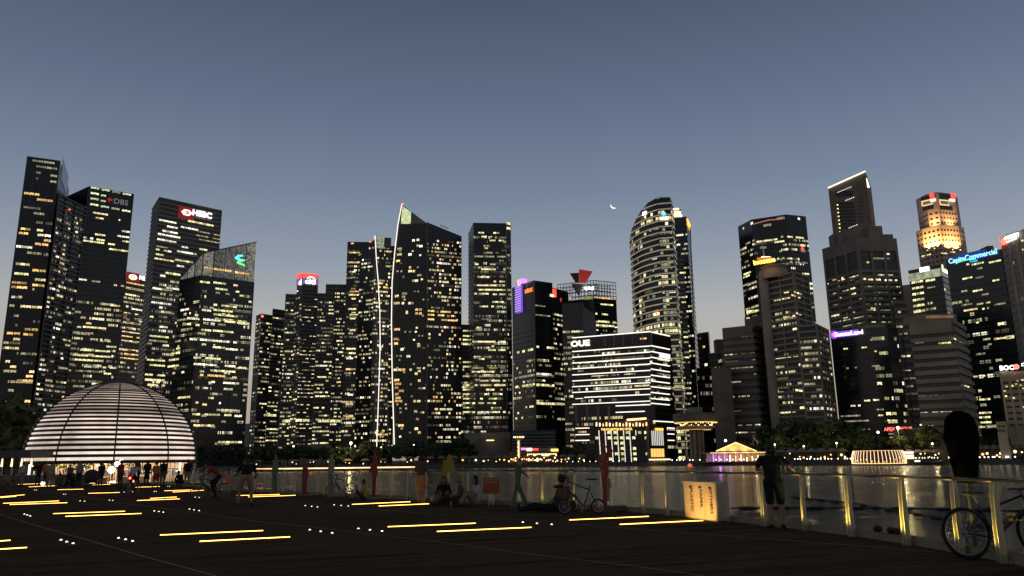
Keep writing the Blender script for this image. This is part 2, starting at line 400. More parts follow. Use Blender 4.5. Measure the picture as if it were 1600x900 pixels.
    def disc(s, i, px, py, r, m, name='sign_logo', out=.5, prof=None, n=20, t=.3, ro=0):
        a, u, nn, L_, an = s.seg(i); P = s.on(i, px, py, out); rr = r / FPX * P.y; b = MB()
        pts = prof or [(math.cos(2 * math.pi * k / n), math.sin(2 * math.pi * k / n)) for k in range(n)]
        vs = [P + u * (x * rr) + Vector((0, 0, y * rr)) for x, y in pts]; k = len(vs)
        b.add(vs + [v - nn * t for v in vs], [tuple(range(k)), tuple(range(k, 2 * k))[::-1]] + [(j, (j + 1) % k, k + (j + 1) % k, k + j) for j in range(k)])
        return s.add(b, name, m)
    def roofbox(s, px0, px1, py_top, Y, m, name, dy=8, zlow=None):
        z0 = min(s.z) if zlow is None else zlow; Z = at((px0 + px1) / 2, py_top, Y).z; x0, x1 = Xat(px0, Y, Z), Xat(px1, Y, Z)
        return s.add(MB().box((x0, Y, z0), (x1, Y + dy, Z)), name, m)
    def line(s, pix, Y, r, m, name, out=0):
        pts = [at(px, py, Y) for px, py in pix]; return s.add(MB().path(pts, r, 6), name, m)
def lattice(b, P, u, wtot, h, nx, nz, r):
    """an open frame of bars on a plane"""
    for j in range(nx + 1): q = P + u * (wtot * j / nx); b.obox(q - u * r / 2, u * r, (0, r, 0), (0, 0, h))
    for k in range(nz + 1): b.obox(P + Vector((0, -.02, h * k / nz - r / 2)), u * wtot, (0, r + .04, 0), (0, 0, r))
S_WHITE = glow('sign_white', (1, .97, .93), 2.6); S_RED = glow('sign_red', (1, .06, .04), 2.2); S_BLUE = glow('sign_blue', (.05, .38, 1), 2.2)
S_PURPLE = glow('sign_purple', (.42, .16, 1), 2.4); S_ORANGE = glow('sign_orange', (1, .40, .03), 2.4); S_CYAN = glow('sign_cyan', (.1, .75, 1), 2.0)
S_GREEN = glow('sign_green', (.15, .85, .2), 1.6); S_LINE = glow('light_line_white', (1, .93, .84), 1.5); S_WARM = glow('light_line_warm', (1, .74, .36), 2.2)
S_DIMRED = glow('sign_dim_red', (.6, .03, .03), .6); S_YELLOW = glow('sign_yellow', (1, .86, .12), 2.2); S_MAGENTA = glow('sign_magenta', (1, .2, .7), 2.0)
S_BEACON = glow('red_beacon', (1, .1, .06), 4.0); S_DIMWHITE = glow('sign_faint', (.5, .48, .46), .35)

# ---- left cluster
M_RESI = mat('slate_blue_panels', (.016, .021, .032), .3, scale=.1)
t = Tower('residential_tower', 'tallest leftmost blue-black tower with scattered amber windows and tilted glass side', [(43, 244, 560), (94, 251, None), (108, 297, None)], body=M_RESI, seed=1)
t.dim([0], 3.5, .10, top=40); t.bands([0], 3.5, .35, M_MULL, .18, top=3); t.fins([0], 6.2, .5, M_DGREY, .22)
t.rect(1, 95, 256, 106.5, 297, mat('parapet_glass', (.10, .11, .12), .15, scale=.2), 'parapet_glass_panel', .3, .3)
for y, a, b in ((253, 50, 86), (262, 56, 90), (270, 56, 64), (275, 78, 90), (284, 78, 89), (279, 56, 60)): t.row(0, a, b, y, 5, 'd', max(1, int((b - a) / 8)))
for y, a, b, k in ((303, 37, 62, 'o'), (312, 40, 83, 'o'), (325, 36, 64, 'd'), (334, 52, 70, 'd'), (358, 32, 48, 'o'), (365, 29, 52, 'o'), (360, 57, 68, 'w'), (368, 58, 80, 'c'), (376, 68, 80, 'o'), (382, 54, 76, 'o'),
                   (386, 25, 51, 'c'), (398, 60, 76, 'd'), (413, 24, 47, 'y'), (423, 50, 72, 'o'), (428, 22, 45, 'y'), (437, 45, 72, 'y'), (442, 18, 42, 'o'), (446, 50, 70, 'o'), (449, 17, 43, 'o'),
                   (464, 28, 35, 'y'), (479, 14, 66, 'w'), (515, 38, 60, 'o'), (521, 10, 32, 'o'), (523, 36, 60, 'o'), (530, 20, 32, 'w'), (536, 5, 32, 'd'), (544, 7, 30, 'w'), (553, 32, 58, 'd'),
                   (565, 8, 24, 'w'), (573, 4, 26, 'w'), (580, 5, 26, 'w'), (581, 45, 54, 'w'), (588, 40, 52, 'o'), (595, 26, 52, 'o'), (610, 2, 22, 'w'), (627, 38, 48, 'o'), (634, 22, 46, 'w'), (640, 24, 33, 'o')):
    t.row(0, a, b, y, 5.5, k, max(1, round((b - a) / 9)), skip=.12)
c = Tower('curved_residential_tower', 'curved dark tower with thin slanting balcony lines beside the leftmost tower', [(92, 304, 545), (103, 309, None), (118, 317, None), (134, 324, None)], body=M_RESI, seed=2)
c.bands([0, 1, 2], 3.5, .5, mat('balcony_edge', (.30, .30, .29), .5, scale=.1), 1.1, name='balcony_edges'); c.fins([0, 1, 2], 9, .5, M_DGREY, .9)
c.lit([0, 1, 2], 3.5, 4, .35, .45, .12, (('d', 5), ('c', 2), ('w', 1), ('o', 1)), top=10, zone=lambda v, u: .5 + v)
c.disc(0, 109, 327, 1.6, S_BEACON, 'beacon')

t = Tower('office_tower', 'dark office tower with pale lit louvre crown and faint letters beside the curved tower', [(104, 307, None), (139, 291, 600), (209, 303, None)], seed=3)
t.bands([0, 1], 4.2, .5, M_MULL, .25, top=24); t.fins([1], 17, .5, M_DGREY, .35)
for y, d in ((294, 0), (302.5, 1), (311, 2), (320, 3)):
    for k in range(4):
        if 1 <= d <= 2 and k >= 2: continue
        t.row(1, 141 + k * 16.6 - d * .4, 156 + k * 16.6 - d * .4 - (6 if d in (1, 2) and k == 1 else 0), y + k * 3.2, 4.6, 'g', 1, 'lit_louvre')
t.text(1, 189, 316, 9, 'DBS', S_DIMWHITE); t.disc(1, 172, 312, 5, S_DIMRED, prof=[(.3, 1), (0, .35), (1, .3), (.35, 0), (1, -.35), (0, -.35), (-.3, -1), (-.35, -.3), (-1, -.3), (-.4, 0), (-1, .35), (-.35, .35)])
for y, a, b, k in ((334, 145, 169, 'y'), (341, 142, 169, 'w'), (344, 185, 188, 'w'), (362, 190, 204, 'c'), (367, 148, 165, 'y'), (370, 183, 203, 'c'), (372, 130, 146, 'c'), (375, 150, 164, 'w'), (377, 184, 203, 'w'), (379, 128, 180, 'y'),
                   (391, 170, 202, 'y'), (404, 124, 138, 'w'), (437, 122, 136, 'c'), (440, 143, 157, 'd'), (446, 172, 194, 'w'), (478, 172, 193, 'w'), (511, 120, 127, 'c'), (512, 129, 166, 'w'), (520, 112, 146, 'd'), (529, 119, 130, 'y'), (533, 150, 173, 'y'),
                   (542, 166, 182, 'g'), (548, 125, 172, 'y'), (556, 107, 173, 'y'), (563, 116, 160, 'y'), (571, 105, 119, 'd'), (574, 131, 183, 'g'), (580, 105, 160, 'd'), (584, 162, 174, 'y'), (600, 143, 170, 'c')):
    t.row(1, a, b, y, 4, k, max(1, round((b - a) / 6)), skip=.15)
t.lit([1], 4.2, 6, .25, .35, .07, (('d', 4), ('w', 1)), top=95)

t = Tower('office_tower', 'far slim tower with red eye logo and white letters above warm floors', [(196, 429, 900), (236, 437, None)], seed=4)
t.bands([0], 5.2, 1.1, M_BROWN, .4, top=10); t.dim([0], 5.2, .5, top=20)
t.rect(0, 197, 426, 218, 440, glow('sign_red_halo', (.55, .02, .02), .35), 'sign_panel_or_halo', .4, .4)  # red halo round the logo, put in as a glowing panel
t.disc(0, 208, 433, 7, glow('sign_cream', (1, .78, .45), 2.5), out=.9, prof=[(math.cos(a * .2618), .62 * math.sin(a * .2618)) for a in range(24)])
t.disc(0, 208, 433, 3.4, mat('logo_dark_ring', (.12, .05, .02)), 'sign_logo_ring', 1.1); t.disc(0, 208, 433, 2.0, S_WHITE, 'sign_logo_centre', 1.3)
t.text(0, 223, 435, 7, 'NL', S_WHITE, bold=.02)
for y, k in ((444, 'o'), (452, 'w'), (462, 'y'), (474, 'd'), (483, 'c'), (491, 'w'), (498, 'w'), (505, 'w'), (512, 'o'), (519, 'w'), (526, 'o'), (533, 'w'), (546, 'o'), (553, 'o'), (560, 'o')):
    t.row(0, 197 - (y - 440) * .085, 226 - (y - 440) * .08, y, 4, k, 5, skip=.12)

t = Tower('office_tower', 'louvred tower with white hexagon sign and bright white floors behind the dome', [(238, 327, None), (250, 308, 660), (347, 329, None)], body=M_DGREY, seed=5)
t.bands([0, 1], 4.1, .9, mat('louvre_grey', (.36, .36, .35), .5, scale=.1), .7, name='louvres'); 
t.rect(1, 278, 324, 303, 343, glow('sign_red_halo', (.55, .02, .02), .35), 'sign_panel_or_halo', .9, .5)  # this red panel's glow imitates the halo behind the hexagon
t.disc(1, 292, 332, 8.5, S_WHITE, 'sign_logo', 1.5, prof=[(-1, 0), (-.5, .55), (.5, .55), (1, 0), (.5, -.55), (-.5, -.55)])
t.disc(1, 292, 332, 3.4, S_RED, 'sign_logo_wedge', 1.7, prof=[(-1, .9), (1, .9), (-1, -.9), (1, -.9)]); t.text(1, 316, 335, 9.5, 'HSBC', S_WHITE, bold=.03, out=1.4)
for y, a, b, k, h in ((346, 248, 276, 'c', 4), (349, 293, 334, 'y', 4.5), (354, 249, 278, 'c', 4), (357, 282, 310, 'c', 4), (362, 247, 278, 'c', 4), (369, 246, 288, 'c', 4), (376, 245, 276, 'c', 4), (386, 244, 262, 'd', 3), (386, 278, 294, 'c', 4),
                      (377, 310, 345, 'd', 3), (364, 300, 345, 'd', 3), (371, 306, 345, 'd', 3), (392, 243, 274, 'c', 4), (395, 276, 308, 'c', 4), (390, 311, 324, 'y', 4), (398, 243, 256, 'y', 4), (406, 241, 272, 'w', 4), (408, 273, 302, 'y', 4), (416, 276, 288, 'c', 4), (428, 258, 282, 'y', 5),
                      (451, 238, 252, 'c', 4), (451, 259, 280, 'c', 4), (466, 237, 270, 'd', 4), (474, 236, 268, 'c', 4), (488, 251, 268, 'y', 5), (495, 234, 240, 'w', 4), (511, 249, 262, 'c', 4), (526, 233, 264, 'y', 4), (533, 232, 262, 'd', 4), (540, 254, 264, 'w', 4), (563, 229, 258, 'y', 4), (571, 233, 258, 'y', 4), (586, 226, 258, 'y', 4), (594, 226, 258, 'w', 5), (602, 230, 258, 'w', 5)):
    t.row(1, a, b, y, h, k, max(1, round((b - a) / 6)), out=.75, skip=.06)
t.lit([1], 4.1, 6, .2, .3, .05, (('d', 3), ('w', 1)), top=70, out=.72)

t = Tower('office_tower', 'glass-crowned tower with blue-green ribbon sign to the right of the dome', [(282, 437, None), (315, 430, 560), (397, 441, None)], body=M_GLASSB, seed=6)
t.bands([0, 1], 4.0, .4, M_MULL, .2); t.fins([0, 1], 14, .35, M_MULL, .25)
M_CROWN = glow('lantern_glass', (.95, .93, .78), .17, var=.95, scale=.55)
TOPS = [(282, 437), (315, 395), (398, 377)]
tz = [t.on(0, 282.5, 434).z, t.on(0, 315, 395).z, t.on(1, 398, 377).z]
for i in (0, 1):
    a, u, n, Ls, an = t.seg(i); k = 3 if i == 0 else 5
    for j in range(k):
        za, zb = tz[i] + (tz[i + 1] - tz[i]) * j / k, tz[i] + (tz[i + 1] - tz[i]) * (j + 1) / k; zz = t.z[0]; p, q = a + u * Ls * (j + .04) / k, a + u * Ls * (j + .96) / k
        t.add(MB().add([(p.x, p.y, zz), (q.x, q.y, zz), (q.x, q.y, zb - .5), (p.x, p.y, za - .5)] + [(r_.x - n.x * .2, r_.y - n.y * .2, z_) for r_, z_ in ((p, zz), (q, zz), (q, zb - .5), (p, za - .5))],
              [(0, 1, 2, 3), (7, 6, 5, 4), (0, 4, 5, 1), (1, 5, 6, 2), (2, 6, 7, 3), (3, 7, 4, 0)]), 'crown_glass_panel', M_CROWN)
        t.add(MB().obox(p - u * Ls * .06 / k + Vector((0, 0, zz)), u * .6, n * .5, (0, 0, za - zz)), 'crown_post', M_DGREY)
        cell = Ls / k
    t.add(MB().obox(a + Vector((0, 0, tz[i])) - n * .2, u * Ls + Vector((0, 0, tz[i + 1] - tz[i])), n * .6, (0, 0, -.8)), 'crown_edge', M_DGREY)
t.row(1, 318, 362, 421, 5, 'o', 6, 'lit_window'); t.row(1, 366, 390, 427, 5, 'o', 4)
for sgn, m_ in (((-.2, 0), S_CYAN), ((.1, -.55), S_GREEN)):
    t.disc(1, 376 + sgn[0] * 10, 404 - sgn[1] * 13, 7.5, m_, 'sign_ribbon', .9, prof=[(-1, .1), (-.3, .75), (.6, .95), (.9, .7), (.1, .45), (-.2, .15), (.9, -.3), (.7, -.6), (.1, -.4), (-.7, -.25)])
for y, a, b, k in ((441, 312, 328, 'y'), (443, 333, 360, 'y'), (446, 364, 372, 'w'), (452, 336, 356, 'y'), (456, 368, 374, 'w'), (478, 333, 370, 'y'), (484, 282, 296, 'c'), (485, 315, 330, 'c'), (486, 333, 370, 'y'), (492, 298, 310, 'w'), (493, 333, 372, 'y'), (498, 292, 312, 'c'), (500, 317, 340, 'c'),
                   (502, 333, 368, 'w'), (507, 285, 312, 'w'), (505, 370, 390, 'w'), (506, 372, 390, 'y'), (516, 314, 330, 'y'), (518, 332, 365, 'y'), (530, 290, 308, 'c'), (533, 312, 370, 'c'), (543, 332, 352, 'w'), (546, 352, 372, 'c'), (547, 375, 386, 'd'), (545, 268, 282, 'y'), (552, 267, 282, 'y'), (559, 302, 308, 'c'), (560, 308, 345, 'y'), (570, 302, 345, 'c'), (572, 345, 368, 'c'), (575, 372, 385, 'y'),
                   (562, 264, 280, 'y'), (572, 262, 280, 'y'), (580, 328, 368, 'y'), (587, 312, 352, 'o'), (590, 362, 370, 'w'), (597, 330, 336, 'w'), (599, 348, 380, 'c'), (621, 278, 298, 'y'), (622, 325, 334, 'w'), (629, 305, 310, 'w'), (630, 342, 345, 'c'), (641, 338, 370, 'g'), (648, 300, 362, 'y'), (650, 366, 378, 'c'), (665, 302, 335, 'w'), (691, 340, 378, 'y')):
    seg = 0 if b < 312 - (y - 430) * .06 else 1
    t.row(seg, a, b, y, 4.5, k, max(1, round((b - a) / 6)), skip=.12)
t.lit([0, 1], 4.0, 5, .3, .4, .05, (('d', 4), ('g', 1), ('w', 1)), top=10)

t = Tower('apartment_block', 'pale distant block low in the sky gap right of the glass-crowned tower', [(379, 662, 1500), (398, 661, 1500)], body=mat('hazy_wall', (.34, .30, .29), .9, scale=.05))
t.bands([0], 9, 1, M_GREY, .3, name='ledges')

# ---- citi group
t = Tower('office_tower', 'narrow dark tower with a red corner beacon, left of the taller stepped tower', [(401, 493, None), (409, 490, 830), (428, 493, None)], body=M_DGREY, seed=7)
t.bands([0, 1], 4, 1.3, M_GREY, .3); t.fins([0], 8, .8, M_GREY, .4); t.lit([0], 4, 5, .2, .5, .1, (('d', 3), ('w', 1)))
t2 = Tower('', '', [(426, 482, 826), (446, 485, None)], root=t.root, body=M_DGREY, seed=8, wall='stepped_wing')
t2.bands([0], 4, 1.3, M_GREY, .3); t2.lit([0], 4, 5, .4, .7, .16, (('w', 3), ('d', 2), ('y', 2)), zone=lambda v, u: .5 + v)
t.lit([1], 4, 4.5, .35, .6, .14, (('w', 3), ('d', 2), ('y', 2)), zone=lambda v, u: .4 + v)
t.disc(1, 410, 494, 2, S_BEACON, 'beacon'); t2.row(0, 412, 432, 649, 5, 'y', 3)

t = Tower('office_tower', 'stepped office tower topped by a glowing red and white cube sign', [(464, 447, None), (473, 444, 800), (497, 446, None)], body=M_DGREY, seed=9)
t.bands([0, 1], 4, 1.3, M_GREY, .3); t.lit([1], 4, 4, .5, .7, .2, (('w', 3), ('y', 3), ('d', 2)), zone=lambda v, u: .4 + .8 * v, top=14); t.lit([0], 4, 5, .4, .6, .15, (('w', 2), ('d', 2)))
for (p, q, yy, yd, nm) in ((447, 464, 459, 806, 'left_wing'), (497, 523, 458, 806, 'right_wing'), (510, 543, 444, 812, 'rear_wing')):
    v = Tower('', '', [(p, yy, yd), (q, yy, yd + 3)], root=t.root, body=M_DGREY, seed=p, wall='stepped_wing')
    v.bands([0], 4, 1.3, M_GREY, .3); v.fins([0], 12, 1.0, M_GREY, .4); v.lit([0], 4, 4.2, .5, .65, .2, (('w', 3), ('y', 3), ('d', 2)), zone=lambda w_, u: .35 + .8 * w_, top=8)
    v.row(0, p - (6 if p == 447 else 0), q - 4, 658, 6, 'y', 4)
t.row(1, 461, 484, 657, 6, 'y', 2)
for i, (a, b) in ((0, (464.5, 472)), (1, (473.5, 496.5))):
    t.rect(i, a, 428, b, 435, S_RED, 'sign_panel_or_halo', 1.0, 1.2); t.rect(i, a, 435, b, 444.5, glow('sign_violet_back', (.20, .16, .42), .8), 'sign_panel_or_halo', 1.0, 1.2)
t.text(1, 485, 440, 8.5, 'citi', S_WHITE, out=1.4, bold=.03, sx=1.2); t.text(0, 469, 441, 10, 'ci', S_WHITE, out=1.4, bold=.02, sx=1.0)
ar = MB(); P = t.on(1, 486, 436, 1.5); a_, u_, n_2, _, _ = t.seg(1)
ar.path([P + u_ * (3.6 * math.cos(q)) + Vector((0, 0, 2.4 * math.sin(q))) for q in [math.pi * k / 10 for k in range(11)]], .38, 6); t.add(ar, 'sign_arc', S_WHITE)
t.add(MB().prism([(q.x, q.y) for q in (t.p[0] * 1.001, t.p[1] * 1.001, t.p[2] * 1.001, t.p[2] * 1.02, t.p[0] * 1.02)], t.z[0], at(473, 427.5, 800).z), 'sign_cube', M_DGREY); t.roofbox(440, 512, 695, 770, M_PALE, 'podium', dy=30, zlow=LZ)

t = Tower('office_tower', 'dark flat-topped tower with bulging oval lit floors behind the small sail tower', [(543, 378, 790), (584, 377, 792)], seed=10)
for y, a, b, k in ((395, 545, 563, 'o'), (410, 545, 564, 'o'), (425, 545, 556, 'y'), (433, 548, 555, 'd'), (451, 548, 556, 'o'), (456, 546, 562, 'o'), (461, 545, 564, 'w'), (467, 549, 556, 'o'), (483, 544, 557, 'y'), (488, 549, 556, 'y'), (492, 546, 560, 'w'), (498, 546, 556, 'w'), (516, 546, 556, 'w'), (521, 544, 552, 'd'), (545, 541, 556, 'w'), (552, 545, 556, 'w'), (560, 541, 552, 'c'), (577, 540, 556, 'o'), (587, 540, 548, 'd'), (617, 543, 552, 'c'), (632, 540, 552, 'w'), (650, 536, 552, 'w'), (652, 540, 553, 'o'), (665, 539, 550, 'w'), (680, 537, 548, 'd')):
    t.row(0, a, b, y, 4, k, max(1, round((b - a) / 7)))
t.dim([0], 4.2, .4, top=8); t.bands([0], 4.2, .7, M_DGREY, .5); t.row(0, 548, 553, 380.5, 3, 'o', 1); t.disc(0, 578, 378, 1.2, S_BEACON, 'beacon')

# ---- the two sail towers
M_SAIL = mat('sail_glass', (.030, .028, .026), .25, scale=.15)
t = Tower('sail_tower', 'smaller sail-shaped tower with one white light line down its bent front edge', [(563, 399, 706), (586, 372, 700), (611, 373, 706)], flat=False, body=M_SAIL, seed=11)
t.bands([0, 1], 3.6, .25, M_MULL, .15, top=12); t.fins([0, 1], 4.2, .3, M_MULL, .2)
t.lit([0], 3.6, 3.2, .15, .3, .08, (('w', 2), ('d', 2), ('c', 1)), hf=.6, wf=.7); t.lit([1], 3.6, 3.2, .3, .5, .14, (('w', 3), ('o', 1), ('d', 3), ('c', 1)), hf=.6, wf=.75)
for y, k in ((403, 'w'), (443, 'w'), (449, 'o'), (456, 'w'), (470, 'd'), (542, 'w'), (567, 'd'), (673, 'o'), (679, 'o')): t.row(1, 586 + (5 if y < 600 else 1), 606, y, 4, k, 4, skip=.2)
t.rect(1, 588, 370, 600, 388, glow('crown_greenish', (.55, .62, .42), .55, var=.8, scale=.6), 'lit_crown_panel', .5, .5); t.rect(1, 601, 371.5, 611, 388, M_DGREY, 'crown_louvre', .4, .4)
t.line([(586, 368), (588, 405), (591, 440), (593.5, 490), (594, 540), (591.5, 620), (588.5, 698)], 696.5, .38, S_LINE, 'light_line'); t.disc(1, 585, 372, 1.2, S_BEACON, 'beacon')
v = Tower('', '', [(611, 384, 716), (620, 386, 718)], root=t.root, body=M_SAIL, wall='rear_wing', seed=12); v.lit([0], 3.6, 3, .2, .5, .1, (('w', 1), ('d', 1)))

Tz = Tower('sail_tower', 'large sail-shaped tower with pointed lit tip and bowed white light line', [(667, 347, 700), (721, 369, 712)], flat=False, body=M_SAIL, seed=13, wall='right_wall')
pl = [(628, 320), (622, 352), (617, 395), (613, 440), (612, 500), (613, 580), (615, 650), (617, 712), (667.5, 712), (667.2, 349)]
P0 = Tz.p[0]; PL = at(628, 320, 705); uu = (Vector((PL.x, PL.y, 0)) - P0).normalized(); nn = Vector((-uu.y, uu.x, 0))
if nn.y > 0: nn = -nn
def sail_on(px, py, out=0.0):
    d = ray(px, py); k = (P0 + nn * out - CAM).dot(nn) / d.dot(nn); return CAM + d * k
sv = [sail_on(*q) for q in pl]; k = len(sv); b = MB()
b.add(sv + [p - nn * 28 for p in sv], [tuple(range(k)), tuple(range(k, 2 * k))[::-1]] + [(j, (j + 1) % k, k + (j + 1) % k, k + j) for j in range(k)]); Tz.add(b, 'left_wall', M_SAIL)
def sail_left(py):
    for (x0, y0), (x1, y1) in zip(pl[:7], pl[1:8]):
        if y0 <= py <= y1: return x0 + (x1 - x0) * (py - y0) / (y1 - y0)
    return 628
ang_s = math.atan2(-uu.y, -uu.x); rs = random.Random(5); b = MB(); py = 372.0
while py < 700:
    l = sail_left(py); A, B = sail_on(l + .6, py, .02), sail_on(667, py, .02); b.obox(A, Vector((B.x - A.x, B.y - A.y, 0)), nn * .15, (0, 0, .35)); py += 6.3
for j in range(1, 9):
    px = 613 + j * 6; A = sail_on(px, 700, .02); b.obox(A, -uu * .35, nn * .25, (0, 0, sail_on(px, 372, 0).z - A.z))
Tz.add(b, 'facade_grid', M_MULL, kind='stuff')
def sail_win(px, py, w_, k, h=4.4):
    A, B = sail_on(px, py, .2), sail_on(px + w_, py, .2); A.z -= h / 2 / FPX * A.y; put_window(Tz.root, A, ang_s, (B - A).length, h / FPX * A.y, k)
for px, py, w_, k in ((620, 398, 8, 'w'), (638, 398, 5, 'c'), (644, 376, 4, 'w'), (651, 375, 4, 'c'), (655, 385, 5, 'c'), (651, 384, 3, 'w'), (621, 389, 7, 'd'), (619, 408, 6, 'o'), (639, 418, 3, 'w'), (638, 424, 6, 'w'), (645, 424, 3, 'w'), (648, 439, 5, 'w'), (644, 439, 3, 'w'), (655, 430, 3, 'd'), (629, 433, 2, 'd'), (617, 463, 6, 'o'), (628, 459, 8, 'd'), (628, 464, 5, 'y'), (615, 474, 10, 'w'), (628, 474, 3, 'w'), (638, 474, 4, 'w'), (643, 474, 3, 'd'), (634, 489, 3, 'w'),
                      (649, 484, 4, 'o'), (655, 484, 4, 'o'), (649, 490, 4, 'o'), (655, 490, 4, 'w'), (616, 515, 9, 'o'), (615, 530, 7, 'o'), (616, 537, 6, 'o'), (626, 546, 4, 'c'), (635, 557, 6, 'c'), (652, 541, 5, 'y'), (615, 578, 5, 'w'), (621, 578, 6, 'w'), (628, 578, 5, 'o'), (640, 578, 3, 'w'), (648, 584, 4, 'y'), (653, 580, 4, 'w'), (616, 594, 8, 'o'), (617, 600, 10, 'o'), (617, 606, 5, 'o'), (623, 611, 8, 'o'), (617, 616, 6, 'o'), (618, 622, 8, 'o'), (617, 627, 12, 'o'), (653, 595, 4, 'y'), (646, 627, 4, 'w'), (652, 627, 5, 'w'), (622, 665, 9, 'o'), (648, 670, 5, 'w'), (653, 676, 4, 'o'), (647, 643, 5, 'd'), (650, 655, 4, 'd')):
    sail_win(px, py, w_, k)
for _ in range(55): sail_win(rs.uniform(618, 662), 392 + 6.3 * rs.randrange(47) + 0.6, 2.8, rs.choice('dddwc'), 3.2)
Tz.fins([0], 3.4, .3, M_MULL, .2); Tz.bands([0], 3.6, .3, M_MULL, .15, top=14)
Tz.lit([0], 3.6, 3.4, .25, .5, .17, (('w', 4), ('o', 2), ('d', 3), ('c', 2)), hf=.62, wf=.72, top=16, bottom=14)
for y in (487, 493, 500): Tz.row(0, 668, 715, y, 4, 'o', 9, skip=.35)
A = [sail_on(q[0], q[1], .4) for q in ((628.5, 322), (642, 331), (641.5, 349.5), (626.5, 349.5))]
b = MB(); b.add(A + [p - nn * .6 for p in A], [(0, 1, 2, 3), (7, 6, 5, 4), (0, 4, 5, 1), (1, 5, 6, 2), (2, 6, 7, 3), (3, 7, 4, 0)]); Tz.add(b, 'lit_crown_panel', glow('crown_lime', (.72, .80, .42), .85, var=.35, scale=.25))
A = [sail_on(q[0], q[1], .4) for q in ((643, 332), (666, 348), (666, 349.5), (643, 349.5))]
b = MB(); b.add(A + [p - nn * .6 for p in A], [(0, 1, 2, 3), (7, 6, 5, 4), (0, 4, 5, 1), (1, 5, 6, 2), (2, 6, 7, 3), (3, 7, 4, 0)]); Tz.add(b, 'crown_louvre', M_GREY)
b = MB().path([sail_on(x - .4, y, .8) for x, y in pl[:8]], .42, 6); Tz.add(b, 'light_line', S_LINE)
b = MB().ball(sail_on(629, 319), 1.0); Tz.add(b, 'beacon', S_BEACON); Tz.line([(667.3, 349), (667.6, 705)], 698.5, .35, M_GREY, 'corner_seam'); Tz.line([(688, 352), (701, 357)], 716, .35, M_DGREY, 'rooftop_mast')

# ---- middle
t = Tower('office_tower', 'dark flat-roofed tower with a yellow lit corner cap and pale left side', [(732, 366, None), (740, 348, 680), (791, 347, 683), (798, 347.5, 686)], seed=14)
t.dim([1, 2], 4.1, .45, top=12); t.bands([1, 2], 4.1, .45, M_MULL, .3, top=10); t.bands([0], 4.1, 1.4, M_GREY, .25); t.line([(791, 349), (792, 690)], 680, .5, M_GREY, 'corner_pier')
t.row(2, 790.5, 797.5, 349.5, 6, 'y', 1); t.row(2, 790.5, 797.5, 357, 6, 'y', 1)
for y, a, b, k in ((364, 747, 780, 'y'), (370, 752, 778, 'y'), (376, 765, 788, 'w'), (382, 744, 754, 'w'), (388, 757, 768, 'y'), (395, 755, 779, 'd'), (401, 741, 790, 'd'), (407.5, 780, 797, 'd'), (413, 742, 748, 'w'), (413, 757, 774, 'y'), (421, 752, 797, 'y'), (433, 741, 765, 'w'), (440, 771, 789, 'w'), (446, 741, 789, 'w'), (453, 748, 790, 'y'), (459, 741, 768, 'w'), (460, 770, 797, 'y'), (472, 769, 787, 'y'), (479, 749, 790, 'y'), (499, 752, 768, 'd'), (512, 740, 753, 'y'), (534, 738, 796, 'w'), (541, 764, 772, 'w'), (547, 763, 793, 'y'), (561, 748, 757, 'y'), (575, 738, 792, 'd'), (581, 737, 792, 'w'), (588, 748, 792, 'd'), (595, 750, 792, 'w'), (602, 750, 792, 'w'), (602, 737, 755, 'y'), (609, 755, 792, 'w'), (616, 752, 790, 'w'), (623, 750, 792, 'y'), (630, 738, 775, 'y'), (644, 738, 792, 'y')):
    t.row(1, a, min(b, 790), y, 3.8, k, max(1, round((b - a) / 4.5)), skip=.3)
v = Tower('', '', [(720, 507, 720), (736, 507, 722)], root=t.root, body=M_DGREY, wall='side_wing', seed=15); v.bands([0], 4.1, .6, M_GREY, .3); v.dim([0], 4.1, .3)
for y in (517, 525, 531, 538, 566, 573, 588, 602, 609, 616, 623, 630, 637, 644): v.row(0, 723, 734, y, 3.6, 'y', 2)
t.roofbox(726, 797, 676, 560, M_BEIGE, 'podium', dy=60, zlow=LZ); t.roofbox(745, 792, 685, 556, M_BROWN, 'podium_recess', dy=4, zlow=LZ); t.line([(760, 688), (772, 688)], 553, .35, S_WARM, 'entrance_lamp')

t = Tower('office_tower', 'black tower with a violet rod light and red lettering on its upper left', [(800, 450, None), (834, 438, 600), (863, 442, None)], seed=16)
t.line([(834.5, 440), (838, 700)], 598, .5, M_GREY, 'corner_seam'); t.bands([0, 1], 4, .4, M_MULL, .2, top=40)
t.rect(0, 809.5, 443, 817.5, 489, glow('violet_rod', (.26, .14, .75), .7), 'violet_light_rod', 2.6, 2.2)
for k in range(12): t.rect(0, 809, 445 + k * 3.7, 818, 446.2 + k * 3.7, glow('violet_ring', (.5, .3, 1), 1.3), 'light_ring', 3.0, .6)
t.add(MB().lathe([(3.2, 0), (3.4, .6), (3.2, 2.2), (2.6, 2.5)], 20, tuple(t.on(0, 817, 441, 2.5))), 'violet_light_drum', S_PURPLE)
t.text(0, 811, 442, 10, 'U', S_ORANGE, out=3.2, bold=.04); t.text(0, 826, 453, 9, 'ntuc', glow('sign_orange_red', (1, .16, .03), 2.4), out=.8, bold=.02)
v = Tower('', '', [(862, 449, 612), (888, 456, None)], root=t.root, body=M_GLASS, wall='side_wing', seed=17)
v.rect(0, 863, 452, 868, 464, S_RED, 'red_screen', .8, .6); v.rect(0, 857.5, 460.5, 862.5, 464, S_WARM, 'lit_ledge', 2.0, .6); v.text(0, 876.5, 469, 6, '!', S_RED)
for y, a, b, k in ((478, 836, 852, 'd'), (493, 836, 860, 'd')): t.row(1, a, b, y, 3, k, 4)
t.lit([0, 1], 4, 4, .3, .45, .12, (('d', 4), ('w', 2), ('y', 1)), top=62, bottom=30); v.lit([0], 4, 4, .35, .6, .15, (('d', 3), ('w', 2)), top=20, bottom=30)
